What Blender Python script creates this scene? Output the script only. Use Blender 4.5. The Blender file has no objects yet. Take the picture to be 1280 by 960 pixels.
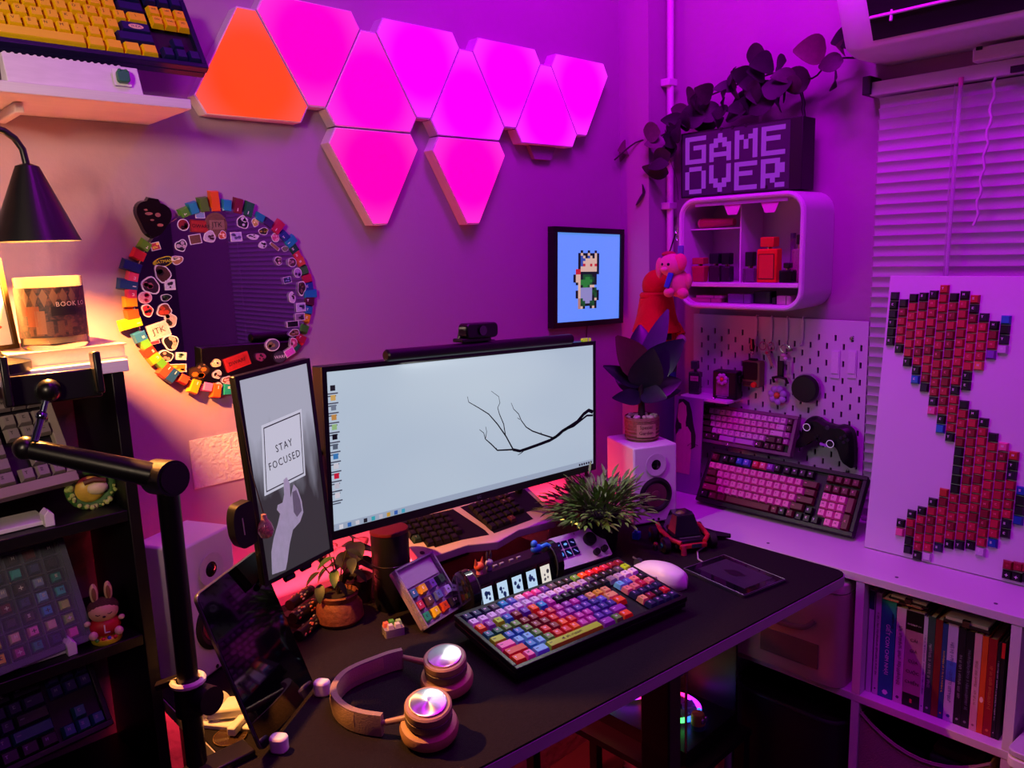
import bpy, bmesh, math, random
from mathutils import Vector, Matrix, Euler
random.seed(7)
SC = bpy.context.scene
COL = SC.collection
R = math.radians
# ------------------------------------------------------------------ camera
FPX, YAW, PITCH, ROLL = 979.8, 0.7612, 0.1741, 0.0347
CAM = Vector((0, 0, 1.40))
_f = Vector((math.sin(YAW)*math.cos(PITCH), math.cos(YAW)*math.cos(PITCH), -math.sin(PITCH)))
_r = Vector((math.cos(YAW), -math.sin(YAW), 0)); _d = _f.cross(_r)
RT = math.cos(ROLL)*_r + math.sin(ROLL)*_d
DN = -math.sin(ROLL)*_r + math.cos(ROLL)*_d
FW = _f
cd = bpy.data.cameras.new('camera'); cam = bpy.data.objects.new('camera', cd); COL.objects.link(cam)
cd.sensor_width = 36; cd.lens = FPX/1280*36; cd.clip_start = 0.02
mw = Matrix((( RT.x, -DN.x, -FW.x, CAM.x), (RT.y, -DN.y, -FW.y, CAM.y), (RT.z, -DN.z, -FW.z, CAM.z), (0, 0, 0, 1)))
cam.matrix_world = mw
SC.camera = cam
# ------------------------------------------------------------------ world, lamps of the room and added fills, exposure
w = bpy.data.worlds.new('world'); SC.world = w; w.use_nodes = True
w.node_tree.nodes['Background'].inputs[0].default_value = (.10, .04, .16, 1)
w.node_tree.nodes['Background'].inputs[1].default_value = .3
def area(name, loc, target, size, power, col, sy=None, spread=180):
    l = bpy.data.lights.new(name, 'AREA'); l.energy = power; l.color = col; l.size = size
    if sy: l.shape = 'RECTANGLE'; l.size_y = sy
    l.spread = R(spread)
    o = bpy.data.objects.new(name, l); COL.objects.link(o); o.location = loc
    o.rotation_euler = (Vector(target)-Vector(loc)).to_track_quat('-Z', 'Y').to_euler()
    return o
area('ceiling_led_bar', (0.55, 0.35, 2.5), (1.82, 0.75, 1.5), .9, 11, (.66, .0, 1.0), .12)
area('corner_fill', (1.10, 0.72, 2.40), (1.82, 0.95, 1.75), .5, 13, (.66, .0, 1.0), .08)  # unseen lamp added to brighten the upper right wall
area('rear_fill', (0.2, -1.5, 2.45), (1.82, -.9, 1.3), .9, 6.0, (.72, .10, 1.0), .12)  # unseen lamp added behind the camera to brighten the mirrored room
area('room_side_lamp', (-0.95, -.35, 1.85), (0.10, 1.20, 1.52), .30, 1.7, (1.0, .74, .50), .30, 36)
SC.view_settings.view_transform = 'Standard'; SC.view_settings.look = 'None'
SC.view_settings.exposure = 0; SC.view_settings.gamma = 1
SC.view_settings.use_curve_mapping = False
# ------------------------------------------------------------------ helpers
def ray(px, py): return RT*((px-640)/FPX) + DN*((py-480)/FPX) + FW
def PY(px, py, y): d = ray(px, py); return CAM + d*((y-CAM.y)/d.y)
def PX(px, py, x): d = ray(px, py); return CAM + d*((x-CAM.x)/d.x)
def PZ(px, py, z): d = ray(px, py); return CAM + d*((z-CAM.z)/d.z)
def PP(px, py, o, n):
    d = ray(px, py); return CAM + d*((Vector(o)-CAM).dot(n)/d.dot(n))
V = Vector
def lin(h):
    h = h.lstrip('#'); c = [int(h[i:i+2], 16)/255 for i in (0, 2, 4)]
    return tuple(x/12.92 if x <= .04045 else ((x+.055)/1.055)**2.4 for x in c)
_M = {}
def mt(hexc, rough=.5, metal=0., emit=0., var=.12, scale=6., bump=0., bscale=60., trans=0., alpha=1., coat=0., spec=.5, emitc=None, sss=0., ior=1.45):
    key = (hexc, rough, metal, emit, var, scale, bump, bscale, trans, alpha, coat, spec, emitc, sss, ior)
    if key in _M: return _M[key]
    m = bpy.data.materials.new('mat_'+hexc.lstrip('#')+'_%d' % len(_M)); m.use_nodes = True
    nt = m.node_tree; p = nt.nodes['Principled BSDF']; c = lin(hexc)
    if emit and not var: c = tuple(k*.25 for k in c)
    p.inputs['Base Color'].default_value = (*c, 1)
    p.inputs['Roughness'].default_value = rough; p.inputs['Metallic'].default_value = metal
    p.inputs['Specular IOR Level'].default_value = spec
    p.inputs['Transmission Weight'].default_value = trans; p.inputs['Alpha'].default_value = alpha
    p.inputs['Coat Weight'].default_value = coat; p.inputs['IOR'].default_value = ior
    if sss: p.inputs['Subsurface Weight'].default_value = sss; p.inputs['Subsurface Radius'].default_value = (.01, .006, .006)
    if emit:
        e = lin(emitc or hexc); p.inputs['Emission Color'].default_value = (*e, 1); p.inputs['Emission Strength'].default_value = emit
    if var:
        n = nt.nodes.new('ShaderNodeTexNoise'); n.inputs['Scale'].default_value = scale; n.inputs['Detail'].default_value = 4
        x = nt.nodes.new('ShaderNodeMix'); x.data_type = 'RGBA'
        x.inputs[6].default_value = (*[k*(1-var) for k in c], 1); x.inputs[7].default_value = (*[min(1, k*(1+var)) for k in c], 1)
        nt.links.new(n.outputs['Fac'], x.inputs[0]); nt.links.new(x.outputs[2], p.inputs['Base Color'])
    if bump:
        n2 = nt.nodes.new('ShaderNodeTexNoise'); n2.inputs['Scale'].default_value = bscale; n2.inputs['Detail'].default_value = 5
        tc = nt.nodes.new('ShaderNodeTexCoord'); nt.links.new(tc.outputs['Object'], n2.inputs['Vector'])
        b = nt.nodes.new('ShaderNodeBump'); b.inputs['Strength'].default_value = bump; b.inputs['Distance'].default_value = .004
        nt.links.new(n2.outputs['Fac'], b.inputs['Height']); nt.links.new(b.outputs[0], p.inputs['Normal'])
    _M[key] = m
    return m
I4 = Matrix.Identity(4)
class B:
    """collects shapes into one mesh"""
    def __init__(s): s.v = []; s.f = []; s.mi = []; s.T = I4; s.m = 0
    def add(s, vs, fs):
        o = len(s.v); s.v += [s.T @ V(x) for x in vs]; s.f += [[i+o for i in f] for f in fs]; s.mi += [s.m]*len(fs); return s
    def box(s, c, d, rot=None, tx=1., ty=1.):
        a, b, e = d[0]/2, d[1]/2, d[2]/2
        q = [V((-a, -b, -e)), V((a, -b, -e)), V((a, b, -e)), V((-a, b, -e)), V((-a*tx, -b*ty, e)), V((a*tx, -b*ty, e)), V((a*tx, b*ty, e)), V((-a*tx, b*ty, e))]
        if rot is not None:
            r = rot if isinstance(rot, Matrix) else Euler(rot).to_matrix(); q = [r @ x for x in q]
        return s.add([x+V(c) for x in q], [(3, 2, 1, 0), (4, 5, 6, 7), (0, 1, 5, 4), (1, 2, 6, 5), (2, 3, 7, 6), (3, 0, 4, 7)])
    def box2(s, lo, hi): return s.box([(a+b)/2 for a, b in zip(lo, hi)], [abs(b-a) for a, b in zip(lo, hi)])
    def rbox(s, c, d, r, n=4, axis='z'):
        """box with rounded vertical edges (prism of a rounded rectangle) along axis"""
        a, b = d[0]/2-r, d[1]/2-r; poly = []
        for k, (sx, sy) in enumerate(((1, 1), (-1, 1), (-1, -1), (1, -1))):
            for i in range(n+1):
                t = R(90*k+90*i/n); poly.append((sx*a+r*math.cos(t), sy*b+r*math.sin(t)))
        return s.prism([(x+c[0], y+c[1]) for x, y in poly], c[2]-d[2]/2, c[2]+d[2]/2)
    def prism(s, poly, z0, z1, sc=1.):
        n = len(poly); cx = sum(p[0] for p in poly)/n; cy = sum(p[1] for p in poly)/n
        vs = [(x, y, z0) for x, y in poly]+[(cx+(x-cx)*sc, cy+(y-cy)*sc, z1) for x, y in poly]
        fs = [list(range(n))[::-1], list(range(n, 2*n))]+[(i, (i+1) % n, n+(i+1) % n, n+i) for i in range(n)]
        return s.add(vs, fs)
    def quad(s, a, b, c, d): return s.add([a, b, c, d], [(0, 1, 2, 3)])
    def lathe(s, prof, n=24, c=(0, 0, 0), ax='z', cap=True):
        vs = []; fs = []; k = len(prof)
        for i in range(n):
            t = 2*math.pi*i/n
            for r, z in prof:
                p = (r*math.cos(t), r*math.sin(t), z)
                if ax == 'y': p = (p[0], -p[2], p[1])
                if ax == 'x': p = (p[2], p[0], p[1])
                vs.append((p[0]+c[0], p[1]+c[1], p[2]+c[2]))
        for i in range(n):
            j = (i+1) % n
            for q in range(k-1): fs.append((i*k+q, j*k+q, j*k+q+1, i*k+q+1))
        if cap:
            if prof[0][0] > 1e-5: fs.append([i*k for i in range(n)][::-1])
            if prof[-1][0] > 1e-5: fs.append([i*k+k-1 for i in range(n)])
        return s.add(vs, fs)
    def cyl(s, p0, p1, r0, r1=None, n=14, cap=True):
        r1 = r0 if r1 is None else r1; p0 = V(p0); p1 = V(p1); d = (p1-p0)
        q = d.to_track_quat('Z', 'Y').to_matrix(); vs = []
        for p, r in ((p0, r0), (p1, r1)):
            for i in range(n):
                t = 2*math.pi*i/n; vs.append(p+q @ V((r*math.cos(t), r*math.sin(t), 0)))
        fs = [(i, (i+1) % n, n+(i+1) % n, n+i) for i in range(n)]
        if cap: fs += [list(range(n))[::-1], list(range(n, 2*n))]
        return s.add(vs, fs)
    def tube(s, pts, r, n=8, closed=False, sq=1.):
        pts = [V(p) for p in pts]; m = len(pts); vs = []; fs = []; up = None
        rr = r if isinstance(r, (list, tuple)) else [r]*m
        for i, p in enumerate(pts):
            a = pts[(i-1) % m] if (i or closed) else p; b = pts[(i+1) % m] if (i < m-1 or closed) else p
            t = (b-a).normalized()
            if up is None: up = t.orthogonal().normalized()
            up = (up-t*up.dot(t)).normalized(); bi = t.cross(up)
            for k in range(n):
                q = 2*math.pi*k/n; vs.append(p+(up*math.cos(q)*sq+bi*math.sin(q))*rr[i])
        for i in range(m if closed else m-1):
            j = (i+1) % m
            for k in range(n): fs.append((i*n+k, i*n+(k+1) % n, j*n+(k+1) % n, j*n+k))
        if not closed: fs += [list(range(n))[::-1], list(range((m-1)*n, m*n))]
        return s.add(vs, fs)
    def ball(s, c, r, n=14, m=9):
        rx, ry, rz = r if isinstance(r, (list, tuple)) else (r, r, r); vs = []; fs = []
        for i in range(m+1):
            p = math.pi*i/m
            for j in range(n):
                t = 2*math.pi*j/n; vs.append((c[0]+rx*math.sin(p)*math.cos(t), c[1]+ry*math.sin(p)*math.sin(t), c[2]+rz*math.cos(p)))
        for i in range(m):
            for j in range(n):
                k = (j+1) % n
                fs.append((i*n+j, (i+1)*n+j, (i+1)*n+k, i*n+k))
        return s.add(vs, fs)
    def text(s, st, size, T=I4, ex=.0004, align='CENTER', sp=1.):
        vs, fs = txt(st, size, ex, align, sp); o = s.T; s.T = o @ T; s.add(vs, fs); s.T = o; return s
_T = {}
def txt(st, size, ex, align, sp):
    k = (st, size, ex, align, sp)
    if k in _T: return _T[k]
    cu = bpy.data.curves.new('t', 'FONT'); cu.body = st; cu.size = size; cu.extrude = ex; cu.align_x = align; cu.align_y = 'CENTER'; cu.space_character = sp; cu.resolution_u = 2
    o = bpy.data.objects.new('t', cu); COL.objects.link(o)
    dg = bpy.context.evaluated_depsgraph_get(); me = o.evaluated_get(dg).to_mesh()
    r = ([tuple(v.co) for v in me.vertices], [tuple(p.vertices) for p in me.polygons])
    bpy.data.objects.remove(o); bpy.data.curves.remove(cu); _T[k] = r
    return r
def mesh(b, name, mats, smooth=False, bevel=0, T=None):
    me = bpy.data.meshes.new(name); vs = b.v
    if T is not None: ti = T.inverted(); vs = [ti @ x for x in vs]
    me.from_pydata([tuple(x) for x in vs], [], b.f); me.update()
    bm = bmesh.new(); bm.from_mesh(me); bmesh.ops.recalc_face_normals(bm, faces=bm.faces)
    bm.to_mesh(me); bm.free()
    for m in (mats if isinstance(mats, (list, tuple)) else [mats]): me.materials.append(m)
    if any(b.mi): me.polygons.foreach_set('material_index', b.mi)
    if smooth:
        me.polygons.foreach_set('use_smooth', [True]*len(me.polygons))
        if smooth != 'full': me.set_sharp_from_angle(angle=R(38))
    return me
def link(name, data, parent=None, T=None):
    o = bpy.data.objects.new(name, data); COL.objects.link(o)
    if parent is not None: o.parent = parent
    if T is not None: o.matrix_basis = T
    return o
def bev(o, w, n=2):
    md = o.modifiers.new('bevel', 'BEVEL'); md.width = w; md.segments = n; md.limit_method = 'ANGLE'; md.angle_limit = R(40); return o
def thing(name, label, cat, T=I4, group=None):
    if isinstance(T, (Vector, tuple)): T = Matrix.Translation(V(T))
    o = link(name, None, None, T); o.empty_display_size = .02
    o['label'] = label; o['category'] = cat
    if group: o['group'] = group
    return o
def part(name, b, mat, parent, smooth=True, world=False, bevel=0, T=None, label=None):
    me = mesh(b, name, mat, smooth, T=parent.matrix_basis if world and parent.parent is None else (parent.parent.matrix_basis @ parent.matrix_basis if world else None))
    o = link(name, me, parent, T)
    if bevel: bev(o, bevel)
    if label: o['label'] = label
    return o
def solo(name, b, mat, label, cat, T=None, smooth=True, group=None, bevel=0):
    o = link(name, mesh(b, name, mat, smooth), None, T); o['label'] = label; o['category'] = cat
    if group: o['group'] = group
    if bevel: bev(o, bevel)
    return o
def struct(name, b, mat, smooth=False, parent=None, bevel=0):
    o = link(name, mesh(b, name, mat, smooth), parent)
    if parent is None: o['kind'] = 'structure'
    if bevel: bev(o, bevel)
    return o
def frame(o, x, y):
    """matrix with origin o, local x along x, local y along y"""
    x = V(x).normalized(); z = x.cross(V(y)).normalized(); y = z.cross(x)
    m = Matrix((x, y, z)).transposed().to_4x4(); m.translation = V(o); return m
def TR(*l): return Matrix.Translation(V(l))
def RX(a): return Matrix.Rotation(R(a), 4, 'X')
def RY(a): return Matrix.Rotation(R(a), 4, 'Y')
def RZ(a): return Matrix.Rotation(R(a), 4, 'Z')
def RR(x, y, z): return Euler((R(x), R(y), R(z))).to_matrix().to_4x4()
def scrawl(b, L, h, T=I4, seed=0, dens=1.):
    """small unreadable print: a line of tiny strokes of length L and height h"""
    r_ = random.Random(seed); o = b.T; b.T = o @ T; x = -L/2
    while x < L/2-h*.4:
        w_ = h*r_.uniform(.35, .6)
        if r_.random() < .85*dens:
            b.box((x+h*.06, 0, 0), (h*.12, h, .0001)); k = r_.randrange(4)
            if k < 3: b.box((x+w_/2, h*(.44, 0, -.44)[k], 0), (w_, h*.12, .0001))
            if k != 1: b.box((x+w_-h*.06, r_.choice((0, h*.22, -h*.22)), 0), (h*.12, h*r_.choice((.5, 1)), .0001))
        x += w_+h*.16
    b.T = o; return b
# common materials
BLK = mt('#0b0b0d', .45); BLKG = mt('#08080a', .18, coat=.4); WHT = mt('#dcd8dc', .45, var=.04); CHROME = mt('#c8c8cc', .2, metal=1.)
RUB = mt('#141416', .8); GREYP = mt('#8d8d95', .5)
def screenmat(hexc, e): return mt(hexc, .25, emit=e, var=.0)
# ------------------------------------------------------------------ the room
WY, WX, LX, RYW, CZ = 1.345, 1.82, -1.3, -2.1, 2.62      # back wall, right wall, left wall, rear wall, ceiling
wallm = mt('#a4889e', .75, var=.05, scale=2.5, bump=.35, bscale=38)
b = B(); b.box2((LX-.1, WY, 0), (WX+.1, WY+.1, CZ)); struct('wall_back', b, wallm)
wright = B()
for lo, hi in (((WX, RYW, 0), (WX+.1, -1.35, CZ)), ((WX, .66, 0), (WX+.1, WY, CZ)), ((WX, -1.35, 0), (WX+.1, .66, .80)), ((WX, -1.35, 1.72), (WX+.1, .66, CZ))): wright.box2(lo, hi)
struct('wall_right', wright, wallm)
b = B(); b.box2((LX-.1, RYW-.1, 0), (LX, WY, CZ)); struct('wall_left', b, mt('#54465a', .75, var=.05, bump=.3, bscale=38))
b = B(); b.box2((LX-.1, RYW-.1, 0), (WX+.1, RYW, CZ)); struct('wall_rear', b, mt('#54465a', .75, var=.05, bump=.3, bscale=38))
b = B(); b.box2((LX-.1, RYW-.1, -.1), (WX+.1, WY+.1, 0)); struct('floor', b, mt('#3b3030', .5, var=.25, scale=9))
b = B(); b.box2((LX-.1, RYW-.1, CZ), (WX+.1, WY+.1, CZ+.1)); struct('ceiling', b, mt('#7c7080', .8, bump=.1))
b = B(); b.box2((1.706, 1.252, 0), (WX, WY, CZ)); struct('trim_1', b, wallm)
# window behind the blinds
wn = struct('window_1', B().box2((WX+.06, -1.35, .80), (WX+.068, .66, 1.72)), mt('#0d0f16', .08, spec=.6))
fb = B()
for lo, hi in (((WX+.04, -1.35, .80), (WX+.09, .66, .84)), ((WX+.04, -1.35, 1.68), (WX+.09, .66, 1.72)), ((WX+.04, -1.35, .8), (WX+.09, -1.31, 1.72)), ((WX+.04, .62, .8), (WX+.09, .66, 1.72)), ((WX+.04, -.37, .8), (WX+.09, -.32, 1.72))): fb.box2(lo, hi)
struct('window_frame', fb, mt('#b9b6bd', .5), parent=wn)
# pipe in the corner
t = thing('wall_pipe', 'thin painted pipe running down the corner beside the vine', 'pipe', (1.775, 1.238, 0))
pm = mt('#cfc9cf', .5)
part('pipe', B().cyl((1.775, 1.234, .76), (1.775, 1.234, CZ), .009, n=16), pm, t, world=True)
for z in (1.02, 1.49, 1.80, 2.2):
    part('bracket', B().box((1.775, 1.238, z), (.036, .028, .018)), pm, t, world=True, bevel=.002)
# blinds
SLN = 43; z0 = 1.672
t = thing('window_blind', 'white horizontal slat blind hanging over the window behind the map board', 'blind', (1.79, -.3, .66))
sm = mt('#cbc6cf', .45, var=.04)
sb = B()
prof = [(-.0125, 0), (-.0065, .0022), (0, .003), (.0065, .0022), (.0125, 0)]
vs = [];
for yy in (-1.0, 1.0):
    for a, h in prof: vs.append((a, yy, h))
    for a, h in prof[::-1]: vs.append((a, yy, h-.0009))
n = 10
sb.add(vs, [(i, (i+1) % n, n+(i+1) % n, n+i) for i in range(n)]+[list(range(n))[::-1], list(range(n, 2*n))])
sme = mesh(sb, 'slat', sm, True)
for i in range(SLN):
    o = link('slat', sme, t, TR(.0, .3-.29, z0-.66-i*.0222) @ RY(70))
part('head_rail', B().box2((1.765, -1.30, 1.687), (1.812, .722, 1.715)), mt('#d8d2da', .4), t, world=True, bevel=.002)
part('bottom_rail', B().box2((1.777, -1.29, z0-SLN*.0222-.012), (1.802, .71, z0-SLN*.0222+.004)), mt('#d8d2da', .4), t, world=True, bevel=.002)
for y in (.56, .0, -.6, -1.15):
    part('ladder_cord', B().tube([(1.776, y, 1.69), (1.776, y, z0-SLN*.0222)], .0009, 6), mt('#b9a9c0', .8), t, world=True)
rp = [V((1.763, .485+.003*math.sin(k*1.7)+.0008*k, 1.685-k*.012)) for k in range(24)]
part('pull_cord', B().tube(rp, [.0022+.001*(k % 2) for k in range(24)], 6), mt('#c8b8cc', .8), t, world=True)
part('tilt_wand', B().cyl((1.762, .545, 1.68), (1.760, .55, 1.28), .004, n=8), mt('#e8e0f0', .15, trans=.6), t, world=True)
part('wand_hook', B().cyl((1.762, .545, 1.695), (1.762, .545, 1.665), .005, .003, n=8), mt('#d060a0', .4), t, world=True)
part('end_bracket', B().box2((1.758, .718, 1.69), (1.816, .736, 1.728)), mt('#241c2c', .5), t, world=True, bevel=.002)
part('cord_lock', B().box2((1.757, .40, 1.688), (1.767, .46, 1.70)), BLK, t, world=True)
# small boxed device over the head rail
t = thing('curtain_motor', 'small pinkish white box device mounted over the blind rail', 'device', (1.77, .47, 1.715))
part('body', B().box2((1.742, .432, 1.716), (1.81, .522, 1.742)), mt('#d9c8d4', .45), t, world=True, bevel=.003)
part('end_cap', B().box2((1.744, .405, 1.717), (1.808, .4315, 1.741)), mt('#a9a09a', .5), t, world=True, bevel=.002)
part('clip', B().box2((1.738, .505, 1.736), (1.748, .515, 1.742)), BLK, t, world=True)
part('antenna', B().cyl((1.765, .43, 1.742), (1.765, .43, 1.756), .003, n=8), mt('#6a5a70', .5), t, world=True)
# air conditioner
t = thing('air_conditioner', 'white wall air conditioner with open dark louvre above the blind', 'air conditioner', (1.72, .3, 1.74))
acm = mt('#dcd6de', .35, var=.03)
# profile in x-z swept along y with rounded left end
prof = [(1.818, 1.752), (1.70, 1.748), (1.664, 1.757), (1.655, 1.764), (1.60, 1.86), (1.592, 1.92), (1.60, 2.02), (1.63, 2.05), (1.818, 2.05)]
b = B(); vs = []; ys = [(.735, .92), (.722, .97), (.70, 1.0), (-.1, 1.0)]
for y, sc in ys:
    for x, z in prof: vs.append((1.818+(x-1.818)*sc, y, 1.90+(z-1.90)*sc))
n = len(prof); fs = [list(range(n)), list(range(3*n, 4*n))]
for k in range(3):
    for i in range(n): fs.append((k*n+i, k*n+(i+1) % n, (k+1)*n+(i+1) % n, (k+1)*n+i))
b.add(vs, fs); part('housing', b, acm, t, world=True)
dv = V((1.60, 0, 1.86))-V((1.655, 0, 1.764)); nn = V((-.096, 0, -.055)).normalized()
b = B(); c0 = V((1.6525, 0, 1.7685))
b.quad(*(c0+nn*.0022+V((0, y, 0))+dv*k for y, k in ((.672, .04), (-.08, .04), (-.08, .93), (.672, .93)))); part('outlet_recess', b, mt('#060508', .8), t, world=True)
for k in (.45,):
    b = B(); c = c0+dv*k+nn*.006; b.box((c.x, .31, c.z), (.003, .72, .006), (0, R(40), 0)); part('louvre', b, mt('#d9d0dc', .35), t, world=True)
part('swing_pin', B().cyl((1.622, .63, 1.795), (1.63, .63, 1.84), .003, n=6), mt('#c8c0cc', .4), t, world=True)
# ------------------------------------------------------------------ triangular light panels on the back wall
s = .2439; ox = .495*1.345; oz = 1.40+.171*1.345; h3 = s*math.sqrt(3)/2; GAP = .0016
def lat(i, j): return V((ox+s*i, 0, oz+h3*j))
Tv = [lat(i, 1) for i in range(5)]; Bv = [lat(i-.5, 0) for i in range(5)]; Av = [lat(1, -1), lat(2, -1)]
panels = [((Tv[0], Bv[0], Bv[1]), '#ff4200', 'orange triangular light panel at the left end of the row'),
 ((Tv[0], Tv[1], Bv[1]), '#ff00b4', 'hot pink light panel pointing down beside the orange one'),
 ((Tv[1], Bv[1], Bv[2]), '#ff00c0', 'hot pink light panel pointing up, second upright triangle from the left'),
 ((Tv[1], Tv[2], Bv[2]), '#e800ff', 'purple light panel pointing down, second downward triangle of the top row'),
 ((Tv[2], Bv[2], Bv[3]), '#ea00ff', 'purple light panel pointing up above the right hanging triangle'),
 ((Tv[2], Tv[3], Bv[3]), '#e800ff', 'purple light panel pointing down, third downward triangle of the top row'),
 ((Tv[3], Bv[3], Bv[4]), '#ee00fa', 'purple light panel pointing up with an empty connector tab below it'),
 ((Tv[3], Tv[4], Bv[4]), '#f400fa', 'purple light panel pointing down at the right end of the row'),
 ((Bv[1], Bv[2], Av[0]), '#ff00a8', 'large hot pink light panel hanging below the row, left one'),
 ((Bv[2], Bv[3], Av[1]), '#ff00b8', 'hot pink light panel hanging below the row, right one')]
def tri_poly(tri, inset, cut):
    c = (tri[0]+tri[1]+tri[2])/3; k = 1-inset/(s*.2887); q = [c+(p-c)*k for p in tri]; out = []
    for i in range(3):
        p = q[i]; a = q[i-1]; d = q[(i+1) % 3]
        out += [p+(a-p)*cut, p+(d-p)*cut]
    return out
def emis(hexc, st):
    m = mt(hexc, .4, emit=st, var=0)
    if not m.get('corner_leds'):        # the panel's leds sit in its corners: a little paler there
        nt = m.node_tree; p = nt.nodes['Principled BSDF']; c = lin(hexc); tc = nt.nodes.new('ShaderNodeTexCoord'); ln = nt.nodes.new('ShaderNodeVectorMath'); ln.operation = 'LENGTH'
        mr = nt.nodes.new('ShaderNodeMapRange'); mr.interpolation_type = 'SMOOTHSTEP'; mr.inputs[1].default_value = .065; mr.inputs[2].default_value = .125; x = nt.nodes.new('ShaderNodeMix'); x.data_type = 'RGBA'
        x.inputs[6].default_value = (*c, 1); x.inputs[7].default_value = (c[0], c[1]+.028, min(1., c[2]+.06), 1)
        nt.links.new(tc.outputs['Object'], ln.inputs[0]); nt.links.new(ln.outputs['Value'], mr.inputs[0]); nt.links.new(mr.outputs[0], x.inputs[0]); nt.links.new(x.outputs[2], p.inputs['Emission Color']); m['corner_leds'] = 1
    return m
framem = mt('#d9cfd8', .5)
for i, (tri, colr, lab) in enumerate(panels):
    c = sum(tri, V())/3
    t = thing('light_panel', lab, 'light panel', (c.x, WY, c.z), 'triangular wall light panels')
    for nm, inset, y0, y1, m in (('housing', .0012, -.0285, -.0005, framem), ('diffuser', .0032, -.031, -.0286, emis(colr, 1.15))):
        p = tri_poly([q-c for q in tri], inset, .137); n = len(p)
        b = B(); b.add([(q.x, y0, q.z) for q in p]+[(q.x, y1, q.z) for q in p], [list(range(n)), list(range(n, 2*n))]+[(k, (k+1) % n, n+(k+1) % n, n+k) for k in range(n)])
        part(nm, b, m, t, smooth=False)
    if i == 6:
        b = B(); y = -.006; zb = -h3/3
        b.add([(x, yy, z) for yy in (-.012, -.001) for x, z in ((-.045, zb), (.045, zb), (.028, zb-.03), (-.028, zb-.03))], [(0, 1, 2, 3), (4, 5, 6, 7), (0, 1, 5, 4), (1, 2, 6, 5), (2, 3, 7, 6), (3, 0, 4, 7)])
        part('connector_tab', b, mt('#8a7488', .5), t, smooth=False)
# ------------------------------------------------------------------ desk lamp on the left
sx, sy = .20, 1.152
tip = PY(36, 208, sy); zb = PY(40, 302, sy).z
base_z = 1.266
t = thing('desk_lamp', 'black cone shaded lamp on a bent arm shining on the candle jar', 'lamp', (tip.x-.17, sy, base_z))
hh = tip.z-zb; r0 = .0133; r1 = .0506
b = B(); cx = tip.x-.002
b.lathe([(r1, zb), (r0, tip.z), (.006, tip.z+.003), (.005, tip.z+.001), (r0-.002, tip.z-.003), (r1-.0015, zb+.0002)], 40, (cx, sy, 0), cap=False)
blm = mt('#0d0d10', .34, spec=.6)
part('lamp_shade', b, blm, t, world=True)
arm = [V((cx, sy, tip.z))]
for k in range(1, 9):
    a = R(k*180/8); arm.append(V((cx-.032+.032*math.cos(a), sy, tip.z+.006+.032*math.sin(a)*1.2)))
arm += [V((cx-.066, sy, tip.z-.1)), V((cx-.066, sy, base_z+.02))]
part('arm', B().tube(arm, .0042, 10), blm, t, world=True)
part('base', B().lathe([(.0, 0), (.040, 0), (.040, .012), (.012, .02), (.006, .03), (0, .03)], 28, (cx-.066, sy, base_z)), blm, t, world=True)
part('bulb', B().ball((cx, sy, zb+.064), (.013, .013, .017)), mt('#ffca80', .3, emit=14, var=0), t, world=True)
pl = bpy.data.lights.new('lamp_bulb_light', 'POINT'); pl.energy = 58; pl.color = (1, .37, .075); pl.shadow_soft_size = .011
po = bpy.data.objects.new('lamp_bulb_light', pl); COL.objects.link(po); po.location = (cx+.004, sy, zb+.031)
# ------------------------------------------------------------------ red led strips behind the monitor and under the desk
def led_glow(name, loc, tgt, sx_, sy_, p):
    area(name, loc, tgt, sx_, p, (1.0, .035, .06), sy_)
led_glow('desk_strip_glow', (.93, 1.321, .748), (.93, 1.326, 1.2), 1.04, .012, 4.0)
led_glow('desk_strip_glow_lower', (.93, 1.321, .722), (.93, 1.330, .3), 1.10, .012, 12.0)
t = thing('led_strip', 'red glowing light strip along the rear edge of the desk', 'light strip', (.93, 1.31, .726))
part('diffuser', B().box2((.40, 1.3115, .728), (1.455, 1.322, .742)), mt('#ff1626', .4, emit=4, var=0), t, world=True, smooth=False)
part('channel', B().box2((.40, 1.3005, .726), (1.455, 1.3112, .744)), mt('#b8b8bc', .35, metal=.8), t, world=True)
# ------------------------------------------------------------------ desk
DZ = .755
def roundpoly(pts, r, n=5):
    out = []
    for i, p in enumerate(pts):
        p = V(p); a = (V(pts[i-1])-p).normalized(); c = (V(pts[(i+1) % len(pts)])-p).normalized()
        for k in range(n+1):
            u = k/n; out.append(p+a*r*(1-u)**2+c*r*u**2)
    return [(q.x, q.y) for q in out]
dpoly = roundpoly([(.352, 1.30), (.352, .705), (1.452, .592), (1.462, 1.30)], .03)
t = thing('desk', 'dark desk with a pale edge band and black legs along the back wall', 'desk', (.9, .95, 0))
part('top_board', B().prism(dpoly, DZ-.0225, DZ-.0035), mt('#a49ca8', .5, var=.06), t, world=True, smooth=False, label='pale grey board edge')
for x, y in ((1.03, .735), (.45, .76), (1.03, 1.2), (.42, 1.22)):
    part('leg', B().box2((x-.018, y-.03, 0), (x+.018, y+.03, DZ-.0228)), mt('#0a0a0c', .4), t, world=True, bevel=.003)
part('foot_bar', B().box2((.995, .655, 0), (1.065, 1.24, .03)), mt('#0a0a0c', .4), t, world=True, bevel=.003)
part('cross_bar', B().box2((.43, 1.19, .62), (1.42, 1.22, .68)), mt('#0a0a0c', .4), t, world=True, bevel=.003)
dm = [(x*.996+.003, y*.994+.005) for x, y in dpoly]
felt = mt('#1d181c', .95, var=.4, scale=180, bump=.6, bscale=900, spec=.15)
solo('desk_mat', B().prism(dm, DZ-.0034, DZ), felt, 'dark charcoal felt mat covering the whole desk top', 'desk mat', smooth=False)
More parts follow.
